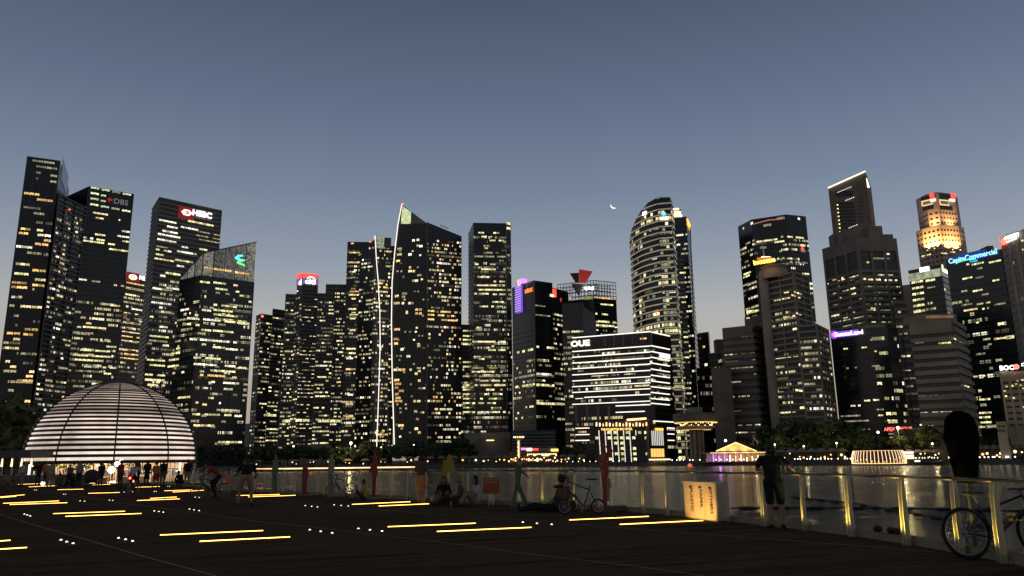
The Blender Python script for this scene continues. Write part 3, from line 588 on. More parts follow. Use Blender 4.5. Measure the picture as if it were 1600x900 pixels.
for a, b, y, k in ((807, 838, 588, 'd'), (838, 866, 585, 'c'), (800, 838, 603, 'y'), (838, 866, 602, 'y'), (838, 878, 631, 'y'), (808, 838, 548, 'y'), (838, 866, 543, 'y')): t.row(0 if b <= 838 else 1, a, b, y, 5, k, 7, skip=.2)
for k in range(4): t.line([(806 + k * 7.4, 608), (807 + k * 7.4, 632)], 604, .25, M_GREY, 'facade_post')
for k in range(6): t.roofbox(799, 868, 676 + k * 5, 560, M_GREY, 'podium_ledge', dy=2, zlow=at(830, 678.6 + k * 5, 560).z)
t.roofbox(799, 868, 672, 563, M_DGREY, 'podium', dy=40, zlow=LZ)

t = Tower('office_tower', 'tower with an open lattice crown and red folded petals on the roof', [(872, 472, None), (928, 466, 760), (963, 469, None)], seed=18)
b = MB()
for i in (0, 1):
    a, u, n, Ls, an = t.seg(i); lattice(b, a + Vector((0, 0, t.z[0])), u, Ls, at(928, 438, 760).z - t.z[0], 12 if i == 0 else 8, 5, .55); lattice(b, a - n * 12 + Vector((0, 0, t.z[0])), u, Ls, at(928, 438, 760).z - t.z[0] - 2, 8, 3, .5)
t.add(b, 'lattice_crown', M_DGREY, kind='stuff')
def petal(pix, Y, m, nm):
    b = MB(); f = [at(x, y, Y) for x, y in pix]; r_ = [p + Vector((0, 3, 0)) for p in f]; k = len(f)
    b.add(f + r_, [tuple(range(k)), tuple(range(k, 2 * k))[::-1]] + [(j, (j + 1) % k, k + (j + 1) % k, k + j) for j in range(k)]); t.add(b, nm, m)
petal([(905, 420.5), (926, 424), (920, 434), (916, 441), (905, 441)], 762, glow('petal_red', (.60, .04, .03), .42, var=.4, scale=.05), 'red_petal'); petal([(891, 427), (904.5, 426), (904.5, 441), (900, 441), (896, 435)], 766, M_DGREY, 'dark_petal')
petal([(893, 443), (912, 444), (908, 452), (905, 462), (898, 452)], 757, M_BROWN, 'funnel_wall')
t.text(1, 920, 450, 6, 'apital', S_WHITE, out=2, bold=.03); t.row(0, 874, 893, 466.5, 2, 'o', 4); t.row(1, 930, 958, 466, 4, 'o', 6); t.rect(0, 912, 463, 927, 468, glow('lit_terrace', (.55, .62, .25), .5, var=.6, scale=.2), 'lit_terrace', 1, .5)
t.row(1, 938, 958, 476, 4, 'w', 4)
for y, a, b in ((491, 930, 950), (503, 934, 962), (509, 931, 960)): t.row(1, a, b, y, 4, 'y', 6, skip=.25)
t.lit([0, 1], 4.2, 5, .3, .5, .08, (('w', 2), ('d', 3)), top=22); t.bands([0, 1], 4.2, .6, M_DGREY, .4)
t = Tower('office_block', 'dark block with a pale slanted wall panel behind the low white-striped building', [(878, 474, 570), (912, 471, 568)], seed=19)
t.bands([0], 4, .4, M_MULL, .2); t.lit([0], 4, 4.5, .4, .5, .12, (('w', 2), ('d', 3)), top=20)
fpx = [(911, 479), (929, 491), (932.5, 522), (912, 523)]; f = [at(x, y, 566) for x, y in fpx]; b = MB(); b.add(f + [p + Vector((0, 12, 0)) for p in f], [(0, 1, 2, 3), (7, 6, 5, 4), (0, 4, 5, 1), (1, 5, 6, 2), (2, 6, 7, 3), (3, 7, 4, 0)]); t.add(b, 'slanted_wall_panel', mat('slate_panel', (.16, .17, .19), .5, scale=.1))

# ---- the white-striped waterfront building
t = Tower('waterfront_office', 'low office block ringed by bright white horizontal light strips', [(893, 528, None), (1017, 518, 430), (1048, 525, None)], seed=20, body=mat('brown_black_glass', (.016, .012, .012), .2, scale=.1))
def strip(i, a, b, y0, y1, nm='light_strip', m=S_LINE, h=.5):
    A, B = t.on(i, a, y0, .55), t.on(i, b, y1, .55); B.z = A.z; a_, u, n, Ls, an = t.seg(i); t.add(MB().obox(A, Vector((B.x - A.x, B.y - A.y, 0)), -n * .5, (0, 0, h)), nm, m)
ys = [528.5, 550, 559, 568, 577, 586.5, 596, 605, 614, 623, 632.5, 640, 650]
for k, y in enumerate(ys):
    a0 = 894 if k not in (9, 11, 12) else (913 if k == 9 else 962)
    if k == 9: strip(0, 899, 911, 623.5, 623, h=.35)
    dy = (1016 - a0) * .074
    strip(0, a0, 1016 - (9 if k == 12 else 0), y - (a0 - 894) * .074, y - 9.0)
    if k != 12: strip(1, 1018, 1047, y - 9.3, y - 4.2)
for y in (658.5, 669, 678.5, 688.5): strip(1, 1022 if y < 660 else 1046 - 8, 1054, y, y + .6)
for y in (670, 680, 689): strip(0, 899, 921, y, y - 1)
t.dim([0, 1], 9.3 * 430 / FPX, .3, top=9); t.bands([0, 1], 9.3 * 430 / FPX, .8, M_MULL, .5, top=9)
t.text(0, 906.5, 537, 9, 'OUE', glow('sign_cream_white', (1, .93, .66), 2.6), out=1.2, bold=.03, sx=1.25)
for k in range(6): t.line([(945 + k * 14.6, 526 - k * .9), (945 + k * 14.6, 540 - k)], 427, .3, M_GREY, 'terrace_post')
for a, b, y, k in ((928, 945, 549.5, 'o'), (905, 950, 567, 'y'), (953, 972, 563, 'y'), (1023, 1045, 564, 'w'), (992, 1014, 571, 'w'), (903, 912, 579, 'y'), (918, 950, 576, 'd'), (958, 980, 573, 'd'), (996, 1014, 572, 'd'), (924, 946, 586.5, 'y'), (947, 962, 586, 'd'), (964, 997, 584, 'y'), (1026, 1045, 584, 'd'), (930, 937, 598, 'w'), (1008, 1024, 593, 'd'), (940, 975, 606, 'd'), (978, 1015, 603, 'w'), (1022, 1045, 605, 'd'), (1032, 1050, 623, 'y'), (900, 920, 675, 'o'), (1000, 1014, 529, 'o')):
    t.row(0 if b < 1018 else 1, a, b, y, 4, k, max(2, round((b - a) / 3.5)), skip=.22, out=.2)
t.rect(1, 1030, 554, 1045, 559.5, S_WHITE, 'sign_panel_or_halo', .8, .5)
for k in range(4): t.line([(900 + k * 17, 634), (901 + k * 17, 660)], 424, .6, M_GREY, 'facade_pier')

# ---- curved banded tower and the dark tower behind it
M_BANDW = mat('cream_band', (.62, .58, .48), .5, scale=.1); COVE = glow('cove_light', (1, .90, .66), .62, var=.25, scale=.05)
cc = [(984, 374, 572), (987, 358, 563), (993, 344, 555), (1001, 330, 547), (1012, 317, 540), (1027, 308.5, 533), (1047, 308, 531), (1051, 316, 540)]
t = Tower('curved_tower', 'tall curved tower wrapped in cream floor bands with a rounded sloping top', cc, flat=False, seed=21, depth=25)
for i in range(7):
    zm = max(t.z[i], t.z[i + 1])
t.zfix = max(t.z); b = MB(); cv = MB(); z = t.zfix - 1.5
while z > 5:
    for i in range(7):
        a, u, n, Ls, an = t.seg(i); t0, t1 = 0, 1; za, zb = t.z[i], t.z[i + 1]
        if min(za, zb) < z + 1.4:
            if max(za, zb) < z + 1.4: continue
            q = (z + 1.4 - za) / (zb - za); t0, t1 = (max(0, q), 1) if za < zb else (0, min(1, q))
        b.obox(a + u * Ls * t0 + Vector((0, 0, z)) - n * .05, u * Ls * (t1 - t0), n * .65, (0, 0, 1.4)); cv.obox(a + u * Ls * t0 + Vector((0, 0, z + .35)) + n * .6, u * Ls * (t1 - t0), n * .12, (0, 0, .7))
    z -= 4.35
t.add(b, 'floor_bands', M_BANDW, kind='stuff'); t.add(cv, 'cove_lights', COVE, kind='stuff'); t.dim(range(7), 4.35, .3, top=8, zoff=.4)
def crow(i, k, col, n, frac=(0, 1), skip=.2):
    a, u, nn_, Ls, an = t.seg(i); z = t.zfix - 1.5 - 4.35 * (k + 1) + 1.45
    if z + 3 > min(t.z[i], t.z[i + 1]): return
    for j in range(n):
        if t.rng.random() < skip: continue
        f0 = frac[0] + (frac[1] - frac[0]) * j / n; put_window(t.root, a + u * Ls * f0 + nn_ * .12 + Vector((0, 0, z)), an, Ls * (frac[1] - frac[0]) / n * .9, 2.7, col)
rc = random.Random(3)
for k in range(2, 50):
    lit = rc.random()
    for i in range(7):
        if k in (2, 3): crow(i, k, 'w', 4, skip=.35)
        elif k in (21, 22): crow(i, k, 'y', 5, skip=.15)
        elif k in (30, 31, 38, 39, 45): crow(i, k, 'y', 4, skip=.3)
        elif i == 5: crow(i, k, rc.choice('wyddd'), 4, skip=.5 if lit < .45 else .9)
        else: crow(i, k, rc.choice('ddddy'), 3, skip=.8 if (k > 14 and lit < .6) else .92)
t.rect(3, 1005.5, 331, 1011.5, 336, S_WHITE, 'sign_panel_or_halo', 1.2, .5); t.rect(5, 1032, 340, 1044, 343.5, S_WHITE, 'sign_panel_or_halo', 1.2, .5); t.disc(5, 1037, 333.5, 3.4, S_CYAN, out=1.3, n=6); t.disc(4, 1026, 486, 2, S_RED, 'red_lamp', 1)
v = Tower('office_tower', 'slim black tower with stacked cream light tiers on its roof behind the curved tower', [(1049, 341, 640), (1072, 343, 636), (1078, 352, None)], seed=22)
for k, (a, b, y) in enumerate(((1049, 1066, 336), (1049, 1064, 331), (1049, 1061, 326))):
    v.roofbox(a, b, y - 1, 640 + k, glow('tier_cream', (1, .90, .58), 1.5), 'lit_tier', dy=6, zlow=at(1055, y + 2.2, 640).z)
v.roofbox(1049, 1064, 327, 642, M_BEIGE, 'roof_core', dy=6); v.rect(1, 1073.5, 347, 1077.5, 354, S_ORANGE, 'corner_lamp', .8, .6); v.bands([0, 1], 4.2, .4, M_MULL, .25)
v.lit([0], 4.2, 4.5, .3, .5, .09, (('d', 3), ('c', 2), ('w', 1)), top=14); v.line([(1078.5, 355), (1089, 640)], 637, .4, M_GREY, 'corner_pier')
wv = Tower('', '', [(1052, 405, 628), (1068, 407, 628)], root=v.root, body=M_DGREY, wall='lower_wing', seed=23); wv.bands([0], 4.2, 1, M_BEIGE, .4)
wv.lit([0], 4.2, 5, .5, .7, .3, (('y', 3), ('d', 3)), top=10)

t = Tower('office_block', 'dark slab with a single amber window below the slim black tower', [(1089, 521, 620), (1107, 518, 612), (1109, 522, None)], seed=24); t.bands([0], 5, .5, M_MULL, .2); t.row(0, 1098, 1102, 542, 5, 'o', 1); t.row(0, 1093, 1096, 529, 2, 'd', 1); t.row(0, 1101, 1106, 570, 6, 'c', 1)
t = Tower('office_block', 'low dark stepped block left of the brown banded tower', [(1107, 552, 560), (1122, 545, 556), (1133, 547, None)], seed=25, body=M_DGREY)
t.lit([0, 1], 5, 5, .2, .4, .06, (('d', 3), ('w', 1))); t.roofbox(1119, 1132, 530, 560, M_DGREY, 'roof_block'); t.bands([0, 1], 5, .6, M_GREY, .3)
t = Tower('office_block', 'brown blank-walled block behind the round restaurant tower', [(1111, 575, 420), (1124, 571, 418), (1142, 574, None)], body=M_BROWN, seed=26); t.bands([0, 1], 14, .3, M_DGREY, .15, name='joints')
t = Tower('office_block', 'black glass block with a warm row of windows under the dark slab', [(1088, 575, 500), (1112, 573, 500)], seed=27); t.bands([0], 5, .4, M_MULL, .2); t.lit([0], 5, 5, .15, .3, .04, (('d', 1), ('w', 1)))

# ---- right cluster
t = Tower('office_tower', 'brown office tower of plain horizontal bands with white lights near its top', [(1129, 513, None), (1176, 508, 420), (1190, 512, None)], body=M_DGREY, seed=28)
t.bands([0, 1], 3.9, 2.2, M_BROWN, .8, top=0, name='floor_bands'); t.rect(0, 1129.5, 513, 1176, 523, M_BROWN, 'parapet', 1.0, .9)
for y, a, b, k in ((526, 1143, 1153, 'c'), (525, 1157, 1177, 'c'), (569, 1147, 1153, 'd'), (575, 1152, 1172, 'd'), (597, 1139, 1158, 'd'), (602, 1163, 1168, 'd'), (623, 1166, 1170, 'w')): t.row(0, a, b, y, 3, k, max(1, round((b - a) / 4)), out=.3)
t.lit([0], 3.9, 4, .1, .3, .02, (('d', 1),), top=10)
t = Tower('office_tower', 'blank brown slab tower between the banded tower and the grid-fronted tower', [(1163, 496, 470), (1190, 490, 462), (1206, 494, None)], body=M_BROWN, seed=29); t.bands([0, 1], 8, .25, M_DGREY, .12, name='joints'); t.row(0, 1166, 1172, 497, 3, 'w', 1)
t = Tower('office_tower', 'broad black glass tower with faceted roof and a small red sign on its right edge', [(1153, 354, None), (1174, 343, None), (1228, 335, 620), (1259, 338, None)], seed=30)
t.dim([0, 1, 2], 4.1, .35, top=20); t.bands([0, 1, 2], 4.1, .5, M_MULL, .25, top=20)
for y, a, b, k, i in ((380, 1158, 1180, 'd', 0), (376, 1182, 1215, 'w', 1), (370, 1216, 1228, 'c', 1), (371, 1230, 1256, 'w', 2), (378, 1206, 1226, 'y', 1), (393, 1213, 1222, 'd', 1), (404, 1214, 1226, 'y', 1), (404, 1230, 1238, 'y', 2), (410, 1230, 1262, 'd', 2), (428, 1253, 1264, 'y', 2), (427, 1162, 1174, 'w', 0), (432, 1161, 1172, 'y', 0), (445, 1160, 1172, 'd', 0), (486, 1166, 1184, 'w', 1), (488, 1166, 1180, 'y', 1), (438, 1258, 1266, 'o', 2), (447, 1260, 1267, 'o', 2), (480, 1264, 1272, 'y', 2)):
    t.row(i, a, b, y, 4, k, max(1, round((b - a) / 4)), skip=.15)
for a, b, y, k, i in ((1161, 1163, 357, 'c', 0), (1173, 1177, 349, 'c', 0), (1213, 1227, 341, 'd', 1), (1192, 1206, 352, 'd', 1), (1246, 1250, 342, 'c', 2)): t.row(i, a, b, y, 6, k, 1)
t.lit([1, 2], 4.1, 5, .5, .45, .12, (('d', 6), ('w', 1)), top=6, bottom=195); t.text(2, 1254, 389, 7, '+', S_RED, bold=.08, out=1); t.rect(2, 1251, 391, 1258, 394, S_DIMWHITE, 'sign_panel_or_halo', .6, .4)
t.line([(1178, 350), (1200, 344), (1222, 342)], 612, .35, glow('roof_red_line', (.8, .2, .2), .8), 'roof_light_line')

t = Tower('office_tower', 'grid-fronted brown tower with a glowing orange roof sign and short mast', [(1198, 433, None), (1239, 424, 400), (1261, 432, None)], body=M_DGREY, seed=31)
M_GRID = mat('taupe_concrete', (.34, .295, .24), .8, scale=.1)
t.bands([0, 1], 9.5 * 400 / FPX, 1.0, M_GRID, .8, name='floor_bands'); t.fins([0, 1], 9.5, .7, M_GRID, .9, name='piers')
a, u, n, Ls, an = t.seg(0)
t.add(MB().lathe([(2.6, LZ), (2.6, t.z[0] + 2.5), (2.2, t.z[0] + 3.5)], 16, (t.p[0].x - 1.6, t.p[0].y + .4, 0)), 'round_pier', M_GRID, smooth=True)
t.bands([0, 1], 1, 1, M_GRID, .4, top=10000) if False else None
for y, a_, b_, k, i in ((457, 1221, 1233, 'y', 0), (458, 1240, 1252, 'w', 1), (468, 1201, 1235, 'w', 0), (463, 1236, 1250, 'w', 1), (495, 1222, 1243, 'w', 0), (491, 1243, 1256, 'w', 1), (558, 1209, 1248, 'y', 0), (553, 1249, 1285, 'y', 1)): t.row(i, a_, b_, y, 4, k, max(2, round((b_ - a_) / 4)), skip=.12, out=.4)
t.lit([0], 9.5 * 400 / FPX, 4, .25, .4, .06, (('d', 3), ('y', 2), ('w', 1)), out=.3, top=20)
v = Tower('', '', [(1247, 509, 392), (1275, 508, 388), (1292, 515, None)], root=t.root, body=M_DGREY, wall='lower_wing', seed=32)
v.bands([0, 1], 9.5 * 390 / FPX, .9, M_GRID, .8, name='floor_bands'); v.fins([0, 1], 8.6, .8, M_GRID, .9, name='piers'); v.lit([0, 1], 9.5 * 390 / FPX, 4, .2, .4, .06, (('d', 3), ('y', 1)), out=.3)
t.row(0, 1215, 1244, 644, 5, 'y', 5, skip=.1); t.row(0, 1215, 1232, 605, 4, 'w', 3); t.row(0, 1212, 1225, 614, 5, 'y', 2); t.row(1, 1242, 1265, 611, 4, 'w', 4, out=.9)
dr = MB().lathe([(7.5, 0), (7.5, 3.2), (6.8, 3.6), (6.8, 6.6), (7.1, 6.6), (7.1, 7.4)], 20, (Xat(1212, 412, 90), 412, at(1212, 437, 412).z)); t.add(dr, 'roof_drum', M_GRID, smooth=True)
P = at(1194, 408, 402); o = link('sign_lettering', text_mesh('income', 3.9, .2, glow('sign_amber_letters', (1, .68, .10), 2.6), .12), t.root); o.location = P - t.o; o.rotation_euler = (R(90), R(-6), R(-14))
t.add(MB().obox(at(1184, 412, 403.5), Vector((7.4, -1.6, 0)), (0, .5, 0), (0, 0, 3.4)), 'sign_panel_or_halo', glow('sign_orange_back', (1, .26, .01), .8)); t.line([(1192, 384), (1194, 404)], 404, .35, mat('mast_white', (.6, .58, .55), .5), 'mast')
t.add(MB().box(tuple(at(1189, 387.5, 403)), tuple(at(1196, 386, 404.5))), 'mast_arm', S_DIMWHITE); t.add(MB().obox(at(1190, 402.5, 403), (4.8, 0, 0), (0, .5, 0), (0, 0, .6)), 'sign_top_lamp', S_WHITE)

t = Tower('office_tower', 'tall slab with bright slanted roof edge rising behind the stepped brown tower', [(1294, 294, 640), (1352, 268, 640), (1361, 292, 680)], flat=False, body=M_BROWN, seed=33)
t.line([(1294, 293.5), (1352, 267.5)], 639, .6, glow('edge_cream', (1, .93, .70), 1.8), 'roof_light_line'); t.line([(1353, 279), (1357.5, 293)], 641, .9, glow('edge_cream', (1, .93, .70), 1.8), 'roof_light_line')
t.rect(0, 1306, 298, 1332, 307, M_GLASS, 'louvre_panel', .3, .3); t.rect(0, 1309, 316, 1336, 362, M_GLASS, 'window_panel', .3, .3)
for k in range(8): t.rect(0, 1310, 321 + k * 5.2, 1336.5, 322.6 + k * 5.2, M_BROWN, 'floor_ledge', .7, .4)
for k in range(8): t.disc(0, 1308.7 + k * .6, 320 + k * 6, 1.1, S_WARM, 'facade_lamp', .8)
for k in range(5): t.disc(0, 1322 + k * 3, 313 - k * 1.2, .7, S_LINE, 'facade_lamp', .8); t.disc(0, 1327 + k * 3, 356 - k * 1.2, .7, S_LINE, 'facade_lamp', .8)
for k in range(10): t.disc(0, 1309 + k * 2.3, 300.5 - k * .95, .55, S_LINE, 'facade_lamp', .8)
for k in range(7):
    for j in (0, 1): t.rect(0, 1342 + j * 4, 308 + k * 6, 1343.5 + j * 4, 311 + k * 6, M_GLASS, 'slot_window', .25, .25)
t = Tower('office_tower', 'stepped brown grid tower in front of the slab with a bright slanted roof edge', [(1287, 389, None), (1338, 372, 500), (1398, 373, None)], body=M_DGREY, seed=34)
M_TAUPE = mat('taupe_stone', (.27, .235, .195), .8, scale=.1)
t.bands([0, 1], 4.0, 1.7, M_TAUPE, .7, name='floor_bands', top=22); t.fins([0, 1], 8.8, 1.5, M_TAUPE, .9, name='piers'); t.bands([0, 1], 400, 9, M_TAUPE, .8, name='parapet_band')
for p, q, y, yy in ((1303, 1317, 364, 542), (1316, 1333, 359, 530), (1332, 1356, 354, 512), (1356, 1378, 353, 506), (1378, 1395, 366, 510)): t.roofbox(p, q, y, yy, M_TAUPE, 'roof_block', dy=10)
for y, a_, b_, k, i in ((410, 1349, 1358, 'y', 1), (404, 1362, 1390, 'd', 1), (423, 1352, 1362, 'w', 1), (424, 1365, 1392, 'c', 1), (435, 1312, 1318, 'w', 0), (436, 1345, 1353, 'y', 1), (437, 1356, 1380, 'w', 1), (438, 1382, 1402, 'c', 1), (437, 1301, 1307, 'w', 0), (436, 1329, 1340, 'y', 0), (451, 1328, 1337, 'y', 0), (459, 1331, 1338, 'w', 0), (471, 1391, 1398, 'y', 1), (482, 1352, 1372, 'w', 1), (493, 1299, 1312, 'y', 0), (496, 1318, 1325, 'y', 0), (495, 1376, 1382, 'w', 1), (397, 1385, 1390, 'c', 1)):
    t.row(i, a_, b_, y, 4, k, max(1, round((b_ - a_) / 4)), skip=.1, out=.3)
t.lit([0, 1], 4.0, 4.4, .2, .3, .04, (('d', 3), ('w', 1)), out=.3, top=24)
for k in range(12): t.row(1, 1399 + k * .9, 1412 + k * .9, 540 + k * 12, 3, 'yd'[k % 2], 2, out=.3) if k in (2, 5, 8) else None

t = Tower('office_tower', 'black glass tower with a red flower logo and white lettering at its top left', [(1297, 519, None), (1360, 512, 400), (1385, 510.5, None), (1402, 512, None), (1411, 520, None)], seed=35)
t.bands([0, 1, 2, 3], 3.9, .3, M_MULL, .15)
t.disc(0, 1303, 523, 4.6, S_RED, 'sign_logo', 1.0, prof=[((1 if k % 2 == 0 else .5) * math.cos(k * math.pi / 6), (1 if k % 2 == 0 else .5) * math.sin(k * math.pi / 6)) for k in range(12)]); t.disc(0, 1303, 523, 2.2, S_PURPLE, 'sign_logo_centre', 1.2)
t.disc(0, 1303, 523, 6.4, glow('sign_violet_halo', (.17, .05, .55), 1.7), 'sign_panel_or_halo', .7, t=.4); t.text(0, 1325, 521, 7, 'GuocoLand', S_WHITE, out=.9, bold=.01, sx=1.0); t.rect(0, 1309, 516.5, 1342, 525.5, glow('sign_violet_halo', (.17, .05, .55), 1.7), 'sign_panel_or_halo', .45, .4)  # violet halo of the sign, put in as glowing disc and panel
for y, a_, b_, k, i in ((545, 1318, 1325, 'y', 0), (543, 1346, 1355, 'y', 0), (575, 1322, 1340, 'd', 0), (531, 1360, 1362, 'c', 1), (549, 1366, 1370, 'w', 1), (572, 1362, 1374, 'd', 1), (626, 1350, 1360, 'w', 0), (625, 1364, 1374, 'c', 1), (634, 1329, 1345, 'c', 0), (640, 1366, 1381, 'd', 1), (650, 1310, 1345, 'd', 0), (649, 1372, 1380, 'w', 1), (658, 1313, 1358, 'd', 0), (657, 1386, 1398, 'w', 2), (672, 1326, 1340, 'w', 0), (671, 1341, 1360, 'd', 0)):
    t.row(i, a_, b_, y, 3.4, k, max(1, round((b_ - a_) / 4)), skip=.1)
t.lit([1, 2], 3.9, 3, .3, .3, .06, (('d', 5), ('w', 1)))
t.add(MB().lathe([(0, 0), (9, 0), (9, 1.2), (7, 2.4), (0, 2.8)], 24, (Xat(1361, 412, t.z[0]), 412, t.z[0])), 'roof_disc', M_BEIGE)
v = Tower('', '', [(1386, 664, 380), (1432, 661, 372)], root=t.root, wall='podium', seed=36); v.text(0, 1403, 670.5, 5.5, 'APEX GROUP', glow('sign_red_letters', (1, .20, .14), 2.2), out=1.0, bold=.0, sx=.86); v.rect(0, 1388, 666.5, 1418.5, 674.5, glow('sign_red_halo', (.55, .02, .02), .35), 'sign_panel_or_halo', .5, .4)  # red backing glows to imitate the halo around the letters
v.row(0, 1390, 1428, 684, 4, 'c', 8, skip=.2); v.row(0, 1388, 1400, 678, 3, 'd', 2)
t = Tower('office_block', 'narrow banded grey-brown tower between the black glass tower and the pink slab', [(1395, 470, 420), (1416, 468, 420)], body=M_DGREY, seed=37); t.bands([0], 4.1, 1.8, M_TAUPE, .7, name='floor_bands'); t.row(0, 1407, 1423, 578, 4, 'y', 3); t.row(0, 1411, 1427, 612, 4, 'y', 3); t.lit([0], 4.1, 4.5, .15, .4, .05, (('d', 2), ('y', 1)))

t = Tower('apartment_tower', 'narrow plain pink slab rising between brown towers at right', [(1409, 446, 600), (1424, 441, 596)], body=M_PINK, seed=38); t.bands([0], 12, .25, M_BROWN, .12, name='joints')
M_UOB = mat('rose_granite', (.60, .44, .40), .75, scale=.1)
t = Tower('office_tower', 'pale faceted tower floodlit golden with red logos under its crown', [(1431, 312, None), (1446, 304, None), (1463, 300, 720), (1491, 303, None), (1496, 309, None)], body=M_UOB, seed=39)
v = Tower('', '', [(1431, 362, None), (1441, 358, None), (1468, 351, 706), (1497, 353, None), (1506, 356, None)], root=t.root, body=M_UOB, wall='lower_wall', seed=40)
def slots(T, segs, y0, y1, dz=5.0, step=3.4):
    b = MB()
    for i in segs:
        a, u, n, Ls, an = T.seg(i); z = T.z[i] - y0; k = max(2, int(Ls / step))
        while z > T.z[i] - y1:
            for j in range(k):
                b.obox(a + u * (Ls * (j + .25) / k) + n * .03 + Vector((0, 0, z)) - n * .3, u * (Ls / k * .5), n * .36, (0, 0, 1.9))
            z -= dz
    T.add(b, 'slot_windows', M_GLASS, kind='stuff')
slots(t, range(4), 22, 48); slots(v, range(4), 6, 150)
for i, (a_, b_, c_) in ((1, (1447, 1461, 1454)), (2, (1468, 1490, 1486))):
    t.rect(i, a_ - 9 if i == 1 else a_, 303 if i == 2 else 306, b_, 311, M_GLASS, 'crown_recess', .3, .3); t.rect(i, c_ - 1, 302.5, c_ + 6, 310.5, S_RED, 'sign_logo', .9, .5)
    t.rect(i, a_ - 7 if i == 1 else a_, 312.5, b_ - (4 if i == 1 else 8), 321, glow('terrace_gold', (1, .72, .30), 1.1), 'lit_terrace', .5, .4); t.rect(i, a_ - 5 if i == 1 else a_ + 1, 314.5, b_ - (5 if i == 1 else 9), 319.5, M_UOB, 'terrace_wall', .8, .4); t.rect(i, b_ - 7, 311.5, b_ + 1, 314.5, S_WHITE, 'sign_panel_or_halo', .9, .4)
    t.rect(i, a_ - 6 if i == 1 else a_ + 1, 322, b_ - 2, 328, M_GLASS, 'crown_recess', .3, .3)
for k in (1, 2):   # floodlights on the ledge that wash the granite gold
    for f in (.3, .7):
        a, u, n, Ls, an = v.seg(k); q = a + u * Ls * f + n * 5; z = v.on(k, 1460, 392).z
        v.add(MB().obox(Vector((q.x, q.y, z)) - n * 5, u * .6, n * 5.6, (0, 0, .5)), 'floodlight_arm', M_DGREY); v.add(MB().ball((q.x, q.y, z + .8), .6), 'floodlight', S_WARM)
        sp = bpy.data.lights.new('floodlight_beam', 'SPOT'); sp.energy = 60000; sp.color = (1, .60, .16); sp.spot_size = R(110); sp.spot_blend = .8; sp.shadow_soft_size = .5
        so = bpy.data.objects.new('floodlight_beam', sp); COL.objects.link(so); so.parent = t.root; so.location = Vector((q.x, q.y, z + 1.6)) - t.o
        so.rotation_euler = (Vector((-n.x, -n.y, 3.0))).to_track_quat('-Z', 'Y').to_euler()
for k in (1, 2):
    a, u, n, Ls, an = t.seg(k); q = a + u * Ls * .5 + n * 7; z = v.z[0] + 1.0
    v.add(MB().ball((q.x, q.y, z), .6), 'floodlight', S_WARM); sp = bpy.data.lights.new('floodlight_beam', 'SPOT'); sp.energy = 26000; sp.color = (1, .60, .22); sp.spot_size = R(120); sp.spot_blend = .9; sp.shadow_soft_size = .5
    so = bpy.data.objects.new('floodlight_beam', sp); COL.objects.link(so); so.parent = t.root; so.location = Vector((q.x, q.y, z + 1.2)) - t.o; so.rotation_euler = (Vector((-n.x, -n.y, 2.2))).to_track_quat('-Z', 'Y').to_euler()
for i, a_, b_, y in ((1, 1440, 1446, 400), (1, 1448, 1455, 398), (2, 1470, 1480, 396), (2, 1484, 1492, 394)): v.row(i, a_, b_, y, 2.6, 'w', 2)

t = Tower('office_tower', 'dark tower with a glowing white roof band and one column of lit windows', [(1419, 423, None), (1470, 413, 470), (1480, 418, None)], seed=41)
t.rect(0, 1419.5, 424, 1470, 436, glow('crown_pale_green', (.66, .72, .48), .75, var=.5, scale=.3), 'lit_crown_band', .8, .8); t.rect(1, 1470.5, 420, 1479, 432, glow('crown_pale_green', (.66, .72, .48), .75), 'lit_crown_band', .8, .8); t.rect(0, 1438, 417.5, 1453, 424.5, S_WHITE, 'sign_panel_or_halo', 1.2, .5); t.rect(1, 1471, 422, 1478, 426, S_WHITE, 'sign_panel_or_halo', 1.2, .5); t.disc(1, 1473, 416, 3, S_WARM, 'roof_lamp', 1)
for k in range(7): t.row(0, 1424 + k * .7, 1443 + k * .7, 440.5 + k * 9.2, 5, 'y', 3)
t.row(0, 1446, 1462, 438, 5, 'y', 2); t.row(0, 1449, 1462, 449, 3, 'd', 3); t.bands([0, 1], 3.7, .5, M_MULL, .25); t.dim([0, 1], 3.7, .25, top=14)
t = Tower('office_tower', 'broad dark tower with blue glowing lettering and green swoosh along its top edge', [(1478, 408, 446), (1564, 389, None), (1580, 396, None)], seed=42)
t.text(0, 1519, 401, 8.5, 'CapitaCommercial', glow('sign_sky_blue', (.25, .62, 1), 2.4), out=1.0, bold=.01, sx=.86); t.text(0, 1521, 408, 4, 'Trust', S_BLUE, out=1.0); t.rect(0, 1493, 394, 1543, 407, glow('sign_blue_back', (.01, .05, .30), .7), 'sign_panel_or_halo', .6, .5)
t.line([(1496, 410), (1503, 407.5), (1512, 405.5), (1524, 404.5)], 430, .35, S_GREEN, 'sign_swoosh'); t.row(0, 1466, 1476, 410, 8, 'd', 1) if False else None
